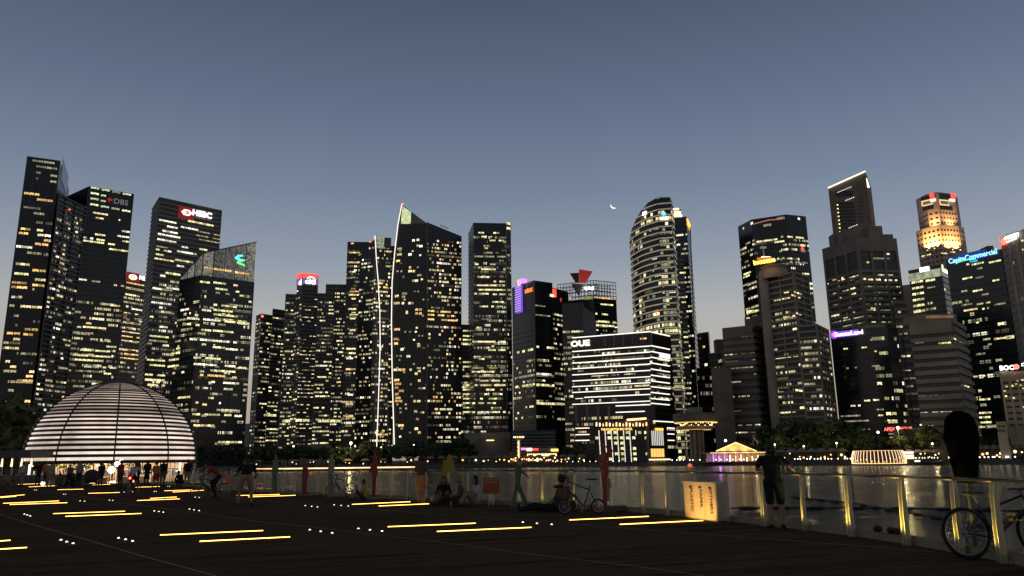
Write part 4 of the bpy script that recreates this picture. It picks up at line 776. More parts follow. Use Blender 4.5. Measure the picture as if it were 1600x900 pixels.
for y, a_, b_, k in ((413, 1510, 1515, 'y'), (412, 1518, 1538, 'y'), (409, 1541, 1565, 'y'), (419, 1527, 1540, 'd'), (435, 1500, 1520, 'w'), (433, 1524, 1542, 'd'), (438, 1551, 1562, 'y'), (455, 1502, 1512, 'd'), (454, 1516, 1540, 'w'), (460, 1534, 1545, 'd'), (476, 1502, 1520, 'd'), (474, 1526, 1548, 'y'), (484, 1506, 1528, 'w'), (482, 1535, 1546, 'y'), (475, 1553, 1572, 'd'), (505, 1512, 1530, 'y'), (495, 1530, 1535, 'w'), (524, 1517, 1530, 'd'), (530, 1536, 1548, 'y'), (528, 1553, 1585, 'w'), (538, 1544, 1550, 'd'), (553, 1525, 1540, 'd'), (588, 1520, 1540, 'w'), (624, 1530, 1548, 'y'), (645, 1530, 1550, 'w'), (652, 1530, 1548, 'y'), (660, 1532, 1550, 'y'), (667, 1532, 1552, 'y')):
    t.row(0, a_, b_, y, 4, k, max(1, round((b_ - a_) / 4)), skip=.15)
t.bands([0, 1], 4, .4, M_MULL, .25, top=18); t.lit([0], 4, 5, .25, .4, .05, (('d', 3), ('w', 1)), top=24); t.roofbox(1543, 1552, 384, 448, M_DGREY, 'roof_plant')

t = Tower('office_tower', 'pale concrete tower at the right frame edge with a round red logo', [(1563, 372, None), (1575, 366, 400), (1640, 346, None)], body=M_PALE, seed=43)
t.roofbox(1575, 1640, 350, 398, M_PALE, 'roof_block', dy=20) if False else None
t.fins([1], 5.2, 1.3, M_PALE, .9, name='piers'); t.bands([0, 1], 4, 1.2, M_BEIGE, .3, name='floor_bands', top=6); t.dim([1], 4, .2, top=10)
def roundel(T, i, px, py, r, sq=True):
    if sq: T.disc(i, px, py, r * 1.15, S_RED, 'sign_panel_or_halo', 1.2, prof=[(-1, -1), (1, -1), (1, 1), (-1, 1)])
    T.disc(i, px, py, r * .85, glow('logo_coral', (1, .30, .22), 2.4), 'sign_logo_ring', 1.5); T.disc(i, px, py, r * .6, S_RED, 'sign_logo', 1.7); T.disc(i, px, py, r * .28, glow('logo_coral', (1, .30, .22), 2.4), 'sign_logo_centre', 1.9)
roundel(t, 1, 1568, 377, 5.5)
P = t.on(1, 1581, 370, 1.8)
o = t.text(1, 1580.5, 370, 5.5, '中国银行', S_WHITE, out=2, bold=.02, sx=.9); t.line([(1573.5, 378.5), (1589, 372)], 385, .45, S_LINE, 'sign_underline'); t.row(1, 1596, 1600, 376, 3, 'w', 1, out=1); t.row(1, 1597, 1600, 390, 3, 'w', 1, out=1)
t = Tower('office_tower', 'brown horizontally banded tower in front of the tower with blue lettering', [(1420, 505, None), (1487, 499, 330), (1507, 511, None)], body=M_DGREY, seed=44)
t.bands([0, 1], 3.6, 1.9, mat('khaki_stone', (.31, .27, .205), .8, scale=.1), .8, name='floor_bands'); t.rect(0, 1420.5, 504, 1487, 518, mat('khaki_stone', (.31, .27, .205), .8), 'parapet', 1, .9)
t.dim([0, 1], 3.6, .2, top=6, out=.2); t.roofbox(1431, 1494, 491, 336, M_BEIGE, 'roof_pavilion', dy=12); t.roofbox(1450, 1490, 493, 334, glow('pavilion_glow', (.9, .55, .28), .35, var=.5, scale=.2), 'pavilion_ceiling', dy=2, zlow=at(1470, 496, 334).z)
for y, a_, b_, k in ((536, 1466, 1486, 'y'), (533, 1490, 1506, 'y'), (604, 1506, 1514, 'w'), (535, 1430, 1444, 'd'), (664, 1437, 1441, 'c'), (664, 1450, 1459, 'c')): t.row(0 if b_ < 1490 else 1, a_, b_, y, 3.6, k, max(1, round((b_ - a_) / 5)), out=.4)
t.roofbox(1434, 1525, 668, 316, M_BEIGE, 'podium', dy=20, zlow=LZ)
t = Tower('bank_building', 'pale classical building with a white sign and round red logo at the right edge', [(1563, 583, 290), (1640, 572, 282)], body=mat('cream_stone', (.55, .44, .30), .85, scale=.1), seed=45)
t.text(0, 1573, 575, 7, 'BOC', S_WHITE, out=1.0, bold=.04, sx=.95); roundel(t, 0, 1588, 573, 4.6, False); t.text(0, 1601, 571, 7, '中', S_WHITE, out=1.0)
t.roofbox(1562, 1640, 579.5, 291, mat('cream_stone', (.55, .44, .30), .85), 'cornice', dy=4); t.fins([0], 2.7, .7, mat('cream_stone', (.55, .44, .30), .85), .5, name='pilasters', bottom=8)
for k in range(8): t.rect(0, 1564 + k, 596 + k * 9.5, 1600 + k, 599 + k * 9.5, M_GLASS, 'window_band', .2, .2)
for a_, y in ((1588, 595), (1586, 600), (1596, 594), (1571, 604), (1580, 603), (1593, 602), (1568, 611), (1570, 619), (1582, 622), (1597, 607), (1598, 636)): t.row(0, a_, a_ + 3.5, y, 3, 'w', 1, out=.35)
v = Tower('', '', [(1556, 659, 284), (1572, 657, 282)], root=t.root, body=mat('cream_stone', (.55, .44, .30), .85), wall='side_wing', seed=46)
for k in range(4):
    for j in range(2): v.rect(0, 1558 + k * 3.4, 664 + j * 7, 1559.6 + k * 3.4, 668 + j * 7, M_GLASS, 'window', .15, .15)
# crescent moon: the sunlit lune of a ball
mo = at(959, 321, 9000); rad = 5.6 / FPX * 9000; b = MB(); K = 22; ax = math.radians(-128)
vs = []; fs = []
for i in range(K + 1):
    th = -math.pi / 2 + math.pi * i / K
    for j in range(5):
        ph = math.radians(4 + 32 * j / 4); x = math.cos(th) * math.cos(ph); y = -math.cos(th) * math.sin(ph); z = math.sin(th)
        c_, s_ = math.cos(ax + math.pi / 2), math.sin(ax + math.pi / 2); X2 = x * math.cos(ax) - z * math.sin(ax); Z2 = x * math.sin(ax) + z * math.cos(ax); vs.append((X2 * rad, y * rad, Z2 * rad))
for i in range(K):
    for j in range(4): q = i * 5 + j; fs.append((q, q + 1, q + 6, q + 5))
b.add(vs, fs); o = b.build('moon', glow('moonlight', (1, .92, .82), 1.6)); o.location = mo; tag(o, 'thin bright crescent moon left of the curved banded tower', 'moon')

# ================================================================== far shore: trees
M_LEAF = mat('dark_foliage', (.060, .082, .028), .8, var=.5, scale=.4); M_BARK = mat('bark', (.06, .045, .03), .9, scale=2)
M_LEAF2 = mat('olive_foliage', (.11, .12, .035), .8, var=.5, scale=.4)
def crown_mesh(seed, rx, rz, n=620, leaf=.75):
    rr = random.Random(seed); b = MB(); cl = []
    for _ in range(17):
        th = rr.uniform(0, 6.283); q = rr.uniform(.15, .95) ** .6; zz = rr.uniform(-.75, .95); e = math.sqrt(max(.05, 1 - zz * zz)); cl.append((math.cos(th) * q * e * rx, math.sin(th) * q * e * rx, zz * rz, rr.uniform(.22, .42) * rx))
    for _ in range(n):
        cx, cy, cz, cr_ = rr.choice(cl); d = Vector((rr.gauss(0, 1), rr.gauss(0, 1), rr.gauss(0, .8))).normalized() * cr_ * rr.uniform(.35, 1.05); p = Vector((cx, cy, cz)) + d
        u = Vector((rr.gauss(0, 1), rr.gauss(0, 1), rr.gauss(0, 1))).normalized(); v = u.cross(d + Vector((.01, .02, .3))).normalized(); s_ = leaf * rr.uniform(.6, 1.25)
        b.add([p - u * s_, p + v * s_ * .45, p + u * s_, p - v * s_ * .45], [(0, 1, 2, 3)])
    return b
def trunk_mb(seed, h, r):
    rr = random.Random(seed); b = MB(); p = Vector((0, 0, -.3)); q = Vector((rr.uniform(-.3, .3), rr.uniform(-.3, .3), h * .55)); b.tube(p, q, r, r * .7, 7)
    for _ in range(6):
        a = rr.uniform(0, 6.28); e = q + Vector((math.cos(a) * h * .3, math.sin(a) * h * .3, h * rr.uniform(.2, .4))); b.tube(q, e, r * .5, r * .15, 5)
    return b
TREE = []
for k in range(5):
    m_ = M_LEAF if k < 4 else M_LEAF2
    me = crown_mesh(40 + k, 4.6, 3.2).mesh('crown', m_); tm = trunk_mb(60 + k, 6.0, .28).mesh('trunk', M_BARK); TREE.append((me, tm))
def tree(px, back, h, label, var, group='trees along the far shore', wide=1.0, Y=None):
    P = shore_px(px, back) if Y is None else Vector((Xat(px, Y, LZ), Y, LZ)); r_ = thing('tree', label, 'tree', P, random.uniform(0, 6.28), group); s_ = h / 10.0
    c_ = link('crown', TREE[var][0], r_); c_.location = (0, 0, 6.4 * s_); c_.scale = (s_ * wide, s_ * wide, s_); k_ = link('trunk', TREE[var][1], r_); k_.scale = (s_, s_, s_); return r_
rt = random.Random(12); n_left = 25
for k in range(n_left):
    tree(312 + k * 17.6 + rt.uniform(-4, 4), 14 + rt.uniform(0, 16), rt.uniform(9.0, 12.5) * (1.0 if k < 19 else 1.12), ORD[k] + ' dark round tree from the left in the row below the left and middle towers', k % 4, wide=1.25)
for k in range(8):
    tree(1200 + k * 18.5, 34 + rt.uniform(0, 10), rt.uniform(15, 19), ORD[k] + ' tall dark tree from the left in the clump behind the leaning man', k % 4, wide=1.1)
for k in range(5):
    tree(1352 + k * 24, 26 + rt.uniform(0, 8), rt.uniform(9, 12), ORD[k] + ' small tree from the left behind the ribbed glowing pavilion', (k + 1) % 4)
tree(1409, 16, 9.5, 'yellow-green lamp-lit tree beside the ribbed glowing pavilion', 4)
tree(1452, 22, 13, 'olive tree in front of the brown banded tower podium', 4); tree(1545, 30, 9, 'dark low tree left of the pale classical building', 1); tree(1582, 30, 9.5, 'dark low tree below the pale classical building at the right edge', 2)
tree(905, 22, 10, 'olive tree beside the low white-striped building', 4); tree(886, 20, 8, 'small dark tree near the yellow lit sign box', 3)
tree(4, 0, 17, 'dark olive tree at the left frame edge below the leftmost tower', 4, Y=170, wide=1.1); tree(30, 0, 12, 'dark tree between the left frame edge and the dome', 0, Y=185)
# lamps that stand among them
def lamp_post(px, back, h, label, r=.35, m=None, group=None, lit=0):
    r *= .55
    P = shore_px(px, back); t_ = thing('street_lamp', label, 'street lamp', P, 0, group); MB().tube((0, 0, 0), (0, 0, h), .08, .05, 6).build('post', M_DGREY, t_); MB().ball((0, 0, h + r * .7), r, 10, 6).build('globe', m or glow('lamp_globe', (1, .88, .62), 7.0), t_)
    if lit: lp = bpy.data.lights.new('lamp_light', 'POINT'); lp.energy = lit; lp.color = (1, .8, .35); lp.shadow_soft_size = .3; lo = bpy.data.objects.new('lamp_light', lp); COL.objects.link(lo); lo.parent = t_; lo.location = (0, -1.2, h - .6)
for px, h, lab, r in ((547, 11, 'bright street lamp glowing among the trees under the small sail tower', 1.2), (457, 10, 'white street lamp among the trees left of the red figures', .7), (595, 9, 'small street lamp under the large sail tower', .45), (646, 10, 'small street lamp right of the large sail light line', .45), (1136, 9, 'globe lamp left of the gabled pier roof', 1.0), (1409, 12, 'bright lamp above the lit yellow-green tree', .9), (1377, 10.5, 'lamp above the middle of the ribbed pavilion', .8)):
    lamp_post(px, 9, h, lab, r, lit=2600 if px in (547, 1409) else 0)
for px, back, h, lab in ((1213, 22, 7, 'low warm lamp under the trees just right of the leaning man'), (1258, 20, 6, 'low warm lamp under the middle of the right tree clump'), (1310, 22, 7, 'low warm lamp under the right end of the tree clump'), (1460, 14, 6, 'warm lamp below the olive tree at the brown podium')): lamp_post(px, back, h, lab, .6, lit=450)
# small lights and stalls at the foot of the towers
M_STALL = mat('stall_dark', (.05, .045, .04), .7); STALLW = [glow('stall_light_a', (1, .66, .26), 3.0), glow('stall_light_b', (1, .80, .45), 3.2), glow('stall_light_c', (1, .42, .12), 2.6)]
ri = random.Random(44)
def stall(px, back, wpx, label, h=3.4, hot=1.0, group='lit stalls along the far quay'):
    P = shore_px(px, back); w_ = wpx / FPX * P.y; t_ = thing('quay_stall', label, 'stall', P, 0, group)
    b = MB(); b.box((-w_ / 2, 0, 0), (w_ / 2, 3, h * .25)); b.box((-w_ / 2, 2.6, h * .25), (w_ / 2, 3, h)); b.build('counter', M_STALL, t_)
    b = MB(); b.add([(-w_ / 2 - .3, -.6, h * .95), (w_ / 2 + .3, -.6, h * .95), (w_ / 2 + .3, 3.3, h * .95), (-w_ / 2 - .3, 3.3, h * .95), (-w_ / 4, 1.4, h * 1.3), (w_ / 4, 1.4, h * 1.3)], [(0, 1, 2, 3), (0, 1, 5, 4), (1, 2, 5), (2, 3, 4, 5), (3, 0, 4)]); b.build('canopy', mat('canopy_cloth', (.25, .2, .15), .8), t_)
    n = max(2, int(w_ / 1.5))
    for k in range(n):
        if ri.random() < .25: continue
        b = MB(); x = -w_ / 2 + w_ * (k + .5) / n; b.ball((x + ri.uniform(-.3, .3), 1.2, h * ri.uniform(.38, .85)), ri.uniform(.22, .48) * hot, 8, 5); b.build('lamp', ri.choice(STALLW), t_)
for k in range(17): stall(640 + k * 17 + ri.uniform(-3, 3), 4 + ri.uniform(0, 2), 12, ORD[k] + ' warm lit stall from the left along the quay below the middle towers', hot=1.0)
for k in range(8): stall(402 + k * 28, 6, 12, ORD[k] + ' dim stall from the left along the quay under the left row of trees', h=2.8, hot=.7)
for k in range(8): stall(1208 + k * 16, 8, 12, ORD[k] + ' lit stall from the left along the quay behind the leaning man', h=4)
for k in range(8): stall(1538 + k * 11, 7, 9, ORD[k] + ' golden lit stall from the left under the pale classical building', h=4.2, hot=1.1)
for k in range(4): stall(1425 + k * 14, 8, 11, ORD[k] + ' lit stall from the left between the ribbed pavilion and the black covered post', h=3.2, hot=.8)
bl = MB().tube((0, 0, 0), (0, 0, .55), .14, .12, 8).mesh('quay_light', M_DGREY); bb = MB().ball((0, 0, .75), .23, 8, 5).mesh('globe', glow('bollard_globe', (1, .93, .78), 4.5))
for k in range(104):
    px = 1052 + k * 5.25
    if ri.random() < .22: continue
    P = shore_px(px + ri.uniform(-1.6, 1.6), .6 + ri.uniform(0, 1.5)); P.z = LZ + .31; t_ = link('bollard_light', bl); t_.location = P; tag(t_, 'small white globe light in the row on the right-hand quay edge', 'bollard light', 'globe lights along the right quay edge'); c_ = link('globe', bb, t_)
for k in range(12):
    px = 868 + k * 9; P = shore_px(px, .6); P.z = LZ + .31; t_ = link('bollard_light', bl); t_.location = P; t_.scale = (.7, .7, .8); tag(t_, 'small white light on the quay edge before the lit hotel', 'bollard light', 'lights on the quay edge before the hotel'); link('globe', bb, t_)
# illuminated pontoon in front of the left trees
A, B = at(393, 736.5, 330), at(655, 731, 330); A.z = B.z = WZ
t_ = thing('floating_pontoon', 'long low pontoon with a warm light strip in front of the left trees', 'pontoon', (A + B) / 2); L0 = (B - A).length
b = MB().box((-L0 / 2, 0, -.4), (L0 / 2, 5, .95)); b.build('deck', M_DGREY, t_); MB().box((-L0 / 2, -.12, .95), (L0 / 2, .3, 1.45)).build('light_strip', glow('pontoon_warm', (1, .62, .30), 1.7, var=.4, scale=.15), t_); MB().box((-L0 / 2, -.06, .2), (L0 / 2, 0, .9)).build('reflection_strip', mat('orange_reflection', (.25, .12, .06), .7), t_)  # orange-brown strip under the light: its reflection put into the colour

# ---- lit hotel on the water
Tm = Tower('waterfront_hotel', 'black waterfront hotel with white vertical light strips and golden room windows', [(927, 667, 380), (1008, 666, 374), (1013, 664, 372), (1042, 668, 380)], seed=60, body=mat('hotel_black', (.015, .012, .011), .3, scale=.1), z0=LZ, depth=22)
for k in range(7):
    for j in range(6):
        y = 676 + j * 8.3; x0 = 935.4 + k * 9.6 + j * .55
        if k == 6 and j > 0: continue
        if k == 1 and j > 4: continue
        Tm.rect(0, x0, y - 3.6, x0 + 1.2, y + 4.2, glow('hotel_strip', (1, .92, .80), 1.05), 'light_strip', .5, .4)
gold = [(2, 0), (3, 0), (5, 0), (7, 0), (8, 0), (2, 1), (3, 1), (4, 1), (5, 1), (6, 1), (3, 2), (4, 2), (4, 3), (6, 3), (3, 4), (4, 4), (6, 4), (2, 5), (4, 5), (6, 5), (0, 1), (8, 4), (8, 1)]
for k, j in gold: Tm.row(0, 929.6 + k * 9.6 + j * .55, 935 + k * 9.6 + j * .55, 676 + j * 8.3, 6.2, 'yyw'[(k + j) % 3], 1)
for k in range(7): Tm.rect(2, 1018 + k * 2.8, 673, 1018.8 + k * 2.8, 696, glow('thin_strip', (1, .95, .88), .75), 'light_strip', .4, .3)
Tm.rect(2, 1023, 669, 1035, 672.5, S_ORANGE, 'sign_panel_or_halo', .6, .4); Tm.text(0, 963.5, 670.8, 3.4, 'THE FULLERTON BAY HOTEL', glow('sign_gold', (1, .62, .14), 2.4), out=.7, bold=.01, sx=.78)
for k in range(5): Tm.rect(2, 1017 + k * 4.2, 701, 1020 + k * 4.2, 714, glow('lobby_gold', (1, .55, .13), 1.3), 'lobby_window', .4, .3)
Tm.rect(2, 1013.5, 717, 1042, 719, S_WARM, 'canopy_light', 2.4, 2.2)
Tm.roofbox(931, 1015, 658, 376, mat('hotel_roof', (.06, .035, .03), .6), 'rooftop_bar', dy=14)
for k in range(16): Tm.add(MB().tube(at(932 + k * 5.2, 666, 374), at(932 + k * 5.2, 660 + (k % 3), 374), .3, .3, 6), 'rooftop_lamp', STALLW[k % 3])
for k in range(9): Tm.add(MB().ball(at(981 + k * 3.4, 656 - k * .25, 374), .55, 8, 5), 'canopy_lamp', glow('canopy_orange', (1, .55, .2), 3.4))
Tm.roofbox(978, 1014, 655, 377, M_BROWN, 'canopy_roof', dy=10, zlow=at(990, 657.5, 377).z)
for k in range(4): Tm.row(2, 1021 + k * 5, 1024 + k * 5, 723, 4, 'w', 1)

# ---- round restaurant on a tall shaft
P = shore_px(1091, 12); pm = P.y / FPX; zz = lambda y: at(1091, y, P.y).z - LZ
t_ = thing('rotunda_tower', 'round lit restaurant drum on a ribbed shaft beside the gabled pier', 'tower', P)
M_SHAFT = mat('shaft_concrete', (.26, .22, .16), .8, scale=.2)
for k in range(8):
    a = k * math.pi / 4 + .2; MB().tube((math.cos(a) * 9.2 * pm, math.sin(a) * 9.2 * pm, 0), (math.cos(a) * 9.2 * pm, math.sin(a) * 9.2 * pm, zz(671)), 2.3 * pm, None, 8).build('shaft_rib', M_SHAFT, t_)
MB().lathe([(7.5 * pm, 0), (7.5 * pm, zz(670))], 20).build('shaft_core', M_BROWN, t_)
MB().lathe([(9 * pm, zz(671.5)), (26 * pm, zz(670.5)), (28.5 * pm, zz(668)), (28.5 * pm, zz(666)), (24 * pm, zz(666))], 36).build('lower_disc', mat('disc_cream', (.45, .36, .22), .6), t_, smooth=True)
MB().lathe([(23 * pm, zz(667)), (23 * pm, zz(659))], 36).build('window_ring', mat('ring_glass', (.04, .025, .015), .2), t_)
MB().lathe([(24 * pm, zz(660)), (33 * pm, zz(659)), (34 * pm, zz(657.5)), (34 * pm, zz(648)), (31 * pm, zz(646)), (12 * pm, zz(645))], 36).build('roof_drum', mat('drum_olive', (.16, .135, .085), .7), t_, smooth=True)
MB().lathe([(12 * pm, zz(645.5)), (12 * pm, zz(637)), (0.05, zz(636.5))], 24).build('roof_core', M_GREY, t_)
MB().torus((0, 0, zz(660.6)), 32 * pm, .5 * pm, 40, 6, 'Z').build('light_ring', glow('ring_gold', (1, .66, .20), 1.5), t_)
MB().torus((0, 0, zz(671.6)), 22 * pm, .45 * pm, 40, 6, 'Z').build('light_ring', glow('ring_gold_dim', (1, .62, .22), .7), t_)
for k in range(22):
    a = math.pi * (1 + (k + .5) / 22); MB().ball((math.cos(a) * 24.5 * pm, math.sin(a) * 24.5 * pm, zz(ri.uniform(661, 666))), ri.uniform(.6, 1.3) * pm, 8, 5).build('lamp', STALLW[k % 3], t_)
# ---- gabled pier
P = shore_px(1152, 2); d = P.y; t_ = thing('pier_hall', 'gabled pier hall glowing gold with violet-lit arcade', 'building', P)
def pl_(px, py, dy=0.0): q = at(px, py, d + dy); return q - P
M_PIER = mat('pier_cream', (.55, .42, .24), .8, scale=.3); M_ROOF = mat('pier_tile', (.22, .11, .06), .8, scale=.4)
g3 = [pl_(1119, 705), pl_(1149.5, 691.5), pl_(1182, 705)]; b = MB(); b.add(g3 + [p + Vector((0, .6, 0)) for p in g3], [(0, 1, 2), (5, 4, 3), (0, 3, 4, 1), (1, 4, 5, 2), (2, 5, 3, 0)]); b.build('gable', M_PIER, t_)
b = MB(); b.add([pl_(1149.5, 691, -.2), pl_(1183, 705.5, -.5), pl_(1204, 705.5, 40), pl_(1172, 692, 40), pl_(1118, 705.5, -.5), pl_(1140, 705.5, 40)], [(0, 1, 2, 3), (0, 3, 5, 4)]); b.build('roof', M_ROOF, t_)
b = MB(); b.add([pl_(1170, 693.5, 14), pl_(1176, 692, 20), pl_(1202, 694, 20), pl_(1198, 700, 14), pl_(1184, 699, 14)], [(0, 1, 2, 3, 4)]); b.build('side_gable', M_PIER, t_)
for x0, y0, x1, y1 in ((1119, 705, 1149.5, 691.5), (1149.5, 691.5, 1182, 705)): MB().tube(pl_(x0, y0, -.4), pl_(x1, y1, -.4), .24, None, 6).build('verge_light', glow('verge_gold', (1, .70, .24), 1.8), t_)
A = pl_(1110, 708.5, -1); B = pl_(1206, 707.5, -1); MB().box((A.x, A.y, A.z), (B.x, A.y + 14, A.z + .45)).build('eave', mat('eave_white', (.55, .48, .36), .7), t_); MB().box((A.x, A.y - .12, A.z + .02), (B.x, A.y - .02, A.z + .4)).build('eave_light', glow('eave_warm', (1, .72, .34), 1.1), t_)
cw = [S_PURPLE, glow('arcade_pink', (.95, .35, .9), 1.5), S_PURPLE, STALLW[1], STALLW[2], S_LINE, STALLW[1], STALLW[0], STALLW[1], STALLW[0], STALLW[1]]
b = MB(); b.box((A.x + .3, A.y + 9, 0), (B.x - .3, A.y + 9.4, A.z)); b.build('rear_wall', M_PIER, t_)
for k in range(11):
    x = A.x + (B.x - A.x) * (k + .3) / 11; MB().tube((x, A.y + .4, 0), (x, A.y + .4, A.z), .22, None, 8).build('column', M_PIER, t_); MB().tube((x + .9, A.y + 2, .3), (x + .9, A.y + 2, A.z * (.5 + .4 * ri.random())), .28, .2, 6).build('column_light', cw[k], t_)
for k, (x, c_) in enumerate(((1124, (.6, .2, 1)), (1140, (.6, .25, 1)), (1158, (1, .6, .25)), (1180, (1, .65, .3)))):
    lp = bpy.data.lights.new('arcade_glow', 'POINT'); lp.energy = 480; lp.color = c_; lp.shadow_soft_size = .5; lo = bpy.data.objects.new('arcade_glow', lp); COL.objects.link(lo); lo.parent = t_; q = pl_(x, 713, 2); lo.location = q
for x in (1132, 1149, 1167):   # uplights washing the gable
    lp = bpy.data.lights.new('gable_uplight', 'SPOT'); lp.energy = 1500; lp.color = (1, .66, .26); lp.spot_size = R(120); lp.spot_blend = 1; lo = bpy.data.objects.new('gable_uplight', lp); COL.objects.link(lo); lo.parent = t_; q = pl_(x, 706, -3.0); lo.location = q; lo.rotation_euler = Vector((0, 2.6, 2.2)).to_track_quat('-Z', 'Y').to_euler(); MB().ball(q - Vector((0, 0, .5)), .2, 8, 5).build('uplight', S_WARM, t_)
b = MB(); b.tube(pl_(1176.5, 694, 6), pl_(1177, 679, 6), .12); b.build('flagpole', M_WHITE, t_); q = pl_(1177.3, 681, 6); b = MB()
for k in range(6): b.add([q + Vector((k * .28, .15 * math.sin(k), -.42 * k)), q + Vector(((k + 1) * .28, .15 * math.sin(k + 1), -.42 * (k + 1))), q + Vector(((k + 1) * .28 + .1, .15 * math.sin(k + 1), -.42 * (k + 1) - 1.2)), q + Vector((k * .28, .15 * math.sin(k), -.42 * k - 1.4))], [(0, 1, 2, 3)])
b.build('flag', mat('flag_cloth', (.6, .45, .42), .8), t_)
MB().box((-46 * d / FPX, -.5, -.2), (60 * d / FPX, 12, .12)).build('pier_deck', M_DGREY, t_)
# ---- ribbed glowing pavilion on the water
P = shore_px(1373, -3); pm = P.y / FPX; t_ = thing('ribbed_pavilion', 'low round pavilion ringed with glowing vertical ribs on the water', 'pavilion', Vector((P.x, P.y, WZ))); zz = lambda y: at(1373, y, P.y - 12).z - WZ
rr0 = 38 * pm
prof = [(rr0 * .98, zz(724.5)), (rr0 * 1.0, zz(719)), (rr0 * .97, zz(712)), (rr0 * .91, zz(704))]
MB().lathe([(r_ * .97, z_) for r_, z_ in prof] + [(.1, zz(703))], 40).build('wall', mat('pavilion_red', (.09, .03, .02), .5, scale=.3), t_, smooth=True)
for k in range(44):
    a = 2 * math.pi * k / 44; MB().path([(math.cos(a) * r_, math.sin(a) * r_, z_) for r_, z_ in prof], .42 * pm, 6).build('glowing_rib', glow('rib_warm', (1, .72, .42), 1.7), t_)
MB().torus((0, 0, zz(724.5)), rr0, .55 * pm, 48, 6, 'Z').build('light_ring', glow('ring_base_gold', (1, .66, .25), 1.7), t_); MB().torus((0, 0, zz(704)), rr0 * .91, .4 * pm, 48, 6, 'Z').build('light_ring', glow('ring_top_warm', (1, .70, .34), 1.0), t_)
MB().lathe([(rr0 * 1.05, -.5), (rr0 * 1.05, zz(726))], 40).build('base', M_DGREY, t_)
for k in range(14):
    a = math.pi * (1 + k / 14); MB().ball((math.cos(a) * rr0 * .985, math.sin(a) * rr0 * .985, zz(ri.uniform(714, 722))), .7 * pm, 6, 4).build('lamp', STALLW[k % 3], t_)
P = shore_px(1419, 3); t_ = thing('lit_kiosk', 'square kiosk with lavender-white lit roof right of the ribbed pavilion', 'kiosk', P); MB().box((-2.6, 0, 0), (2.6, 3, 2.6)).build('wall', mat('kiosk_ochre', (.4, .25, .1), .7), t_); MB().box((-2.6, -.05, 2.62), (2.4, 2.8, 3.4)).build('lit_roof', glow('lavender_white', (.85, .8, 1), 1.6), t_); MB().box((-2.0, -.08, .8), (2.2, -.02, 2.2)).build('window', STALLW[0], t_)
P = shore_px(1452, -5); t_ = thing('river_boat', 'long dark boat with a white bow right of the ribbed pavilion', 'boat', Vector((P.x, P.y, WZ)), R(-8)); b = MB(); Lb = 5.5
hv = []
for k in range(9):
    s_ = -1 + 2 * k / 8; wd = 1.3 * (1 - abs(s_) ** 3 * .85); zt = 1.0 + .9 * s_ * s_
    hv += [(s_ * Lb, -wd, zt), (s_ * Lb * .93, -wd * .6, -.2), (s_ * Lb * .93, wd * .6, -.2), (s_ * Lb, wd, zt)]
fs = []
for k in range(8):
    for j in range(3): q = k * 4 + j; fs.append((q, q + 1, q + 5, q + 4))
    fs.append((k * 4 + 3, k * 4, k * 4 + 4, k * 4 + 7))
fs += [(0, 1, 2, 3), (32, 33, 34, 35)]
b.add(hv, fs); b.build('hull', mat('hull_dark', (.05, .04, .035), .5), t_); b = MB(); b.box((-3.6, -1, 2.5), (3.4, 1, 2.7)); b.build('canopy', M_DGREY, t_)
for x in (-3.2, 0, 3): b = MB(); b.tube((x, -.9, 1), (x, -.9, 2.5), .05); b.tube((x, .9, 1), (x, .9, 2.5), .05); b.build('canopy_post', M_DGREY, t_)
MB().box((-5.3, -1.0, 1.2), (-3.4, -.9, 1.8)).build('bow_lamp', S_LINE, t_)
# ---- restaurant row with balcony, lit column
P = shore_px(833, 9); d = P.y; t_ = thing('quay_restaurant', 'two-storey restaurant with a lit arcade and neon screens below the black tower', 'building', P)
w0, w1 = Xat(797, d, 0) - P.x, Xat(872, d, 0) - P.x; hz = lambda y: at(833, y, d).z - LZ
MB().box((w0, 0, 0), (w1, 10, hz(705))).build('wall', mat('restaurant_wall', (.2, .12, .08), .8), t_); MB().box((w0 - .3, -1.4, hz(708.5)), (w1 + .3, 0, hz(707))).build('balcony', M_GREY, t_)
for k in range(15): MB().box((w0 + (w1 - w0) * (.36 + k * .042), -.1, hz(713)), (w0 + (w1 - w0) * (.36 + k * .042) + .55, .02, hz(709))).build('arcade_lamp', STALLW[k % 2], t_)
for k in range(22): MB().ball((w0 + (w1 - w0) * (k + .5) / 22, -2 - (k % 2), hz(ri.uniform(715, 721))), ri.uniform(.25, .6), 7, 5).build('table_lamp', STALLW[(k * 2) % 3], t_)
MB().box((w0 + 4.5, -.3, hz(703)), (w0 + 8, -.05, hz(699.5))).build('neon_screen', S_MAGENTA, t_); MB().box((w0 + 8.3, -.3, hz(704.5)), (w0 + 11, -.05, hz(700))).build('neon_screen', STALLW[1], t_); MB().box((w0 + 11.3, -.3, hz(704)), (w0 + 14, -.05, hz(700.5))).build('neon_screen', S_RED, t_)
MB().box((w1 - 3.4, -.5, hz(705.5)), (w1 + .2, -.2, hz(702))).build('sign_box', S_YELLOW, t_); MB().box((w0 + 13.5, .2, hz(705)), (w1, 8, hz(700))).build('roof_plant', M_GREY, t_)
P = shore_px(811, 3); d = P.y; hz = lambda y: at(811, y, d).z - LZ; t_ = thing('light_column', 'tall glowing stone column with a flared top before the restaurant', 'column', P)
MB().lathe([(1.5, 0), (1.2, hz(716)), (.9, hz(690)), (.95, hz(688))], 14).build('shaft', mat('column_stone', (.55, .45, .3), .7), t_, smooth=True); MB().lathe([(.95, hz(688)), (2.3, hz(683.5)), (2.4, hz(681.5)), (1.6, hz(681))], 18).build('capital', mat('column_stone', (.55, .45, .3), .7), t_, smooth=True)
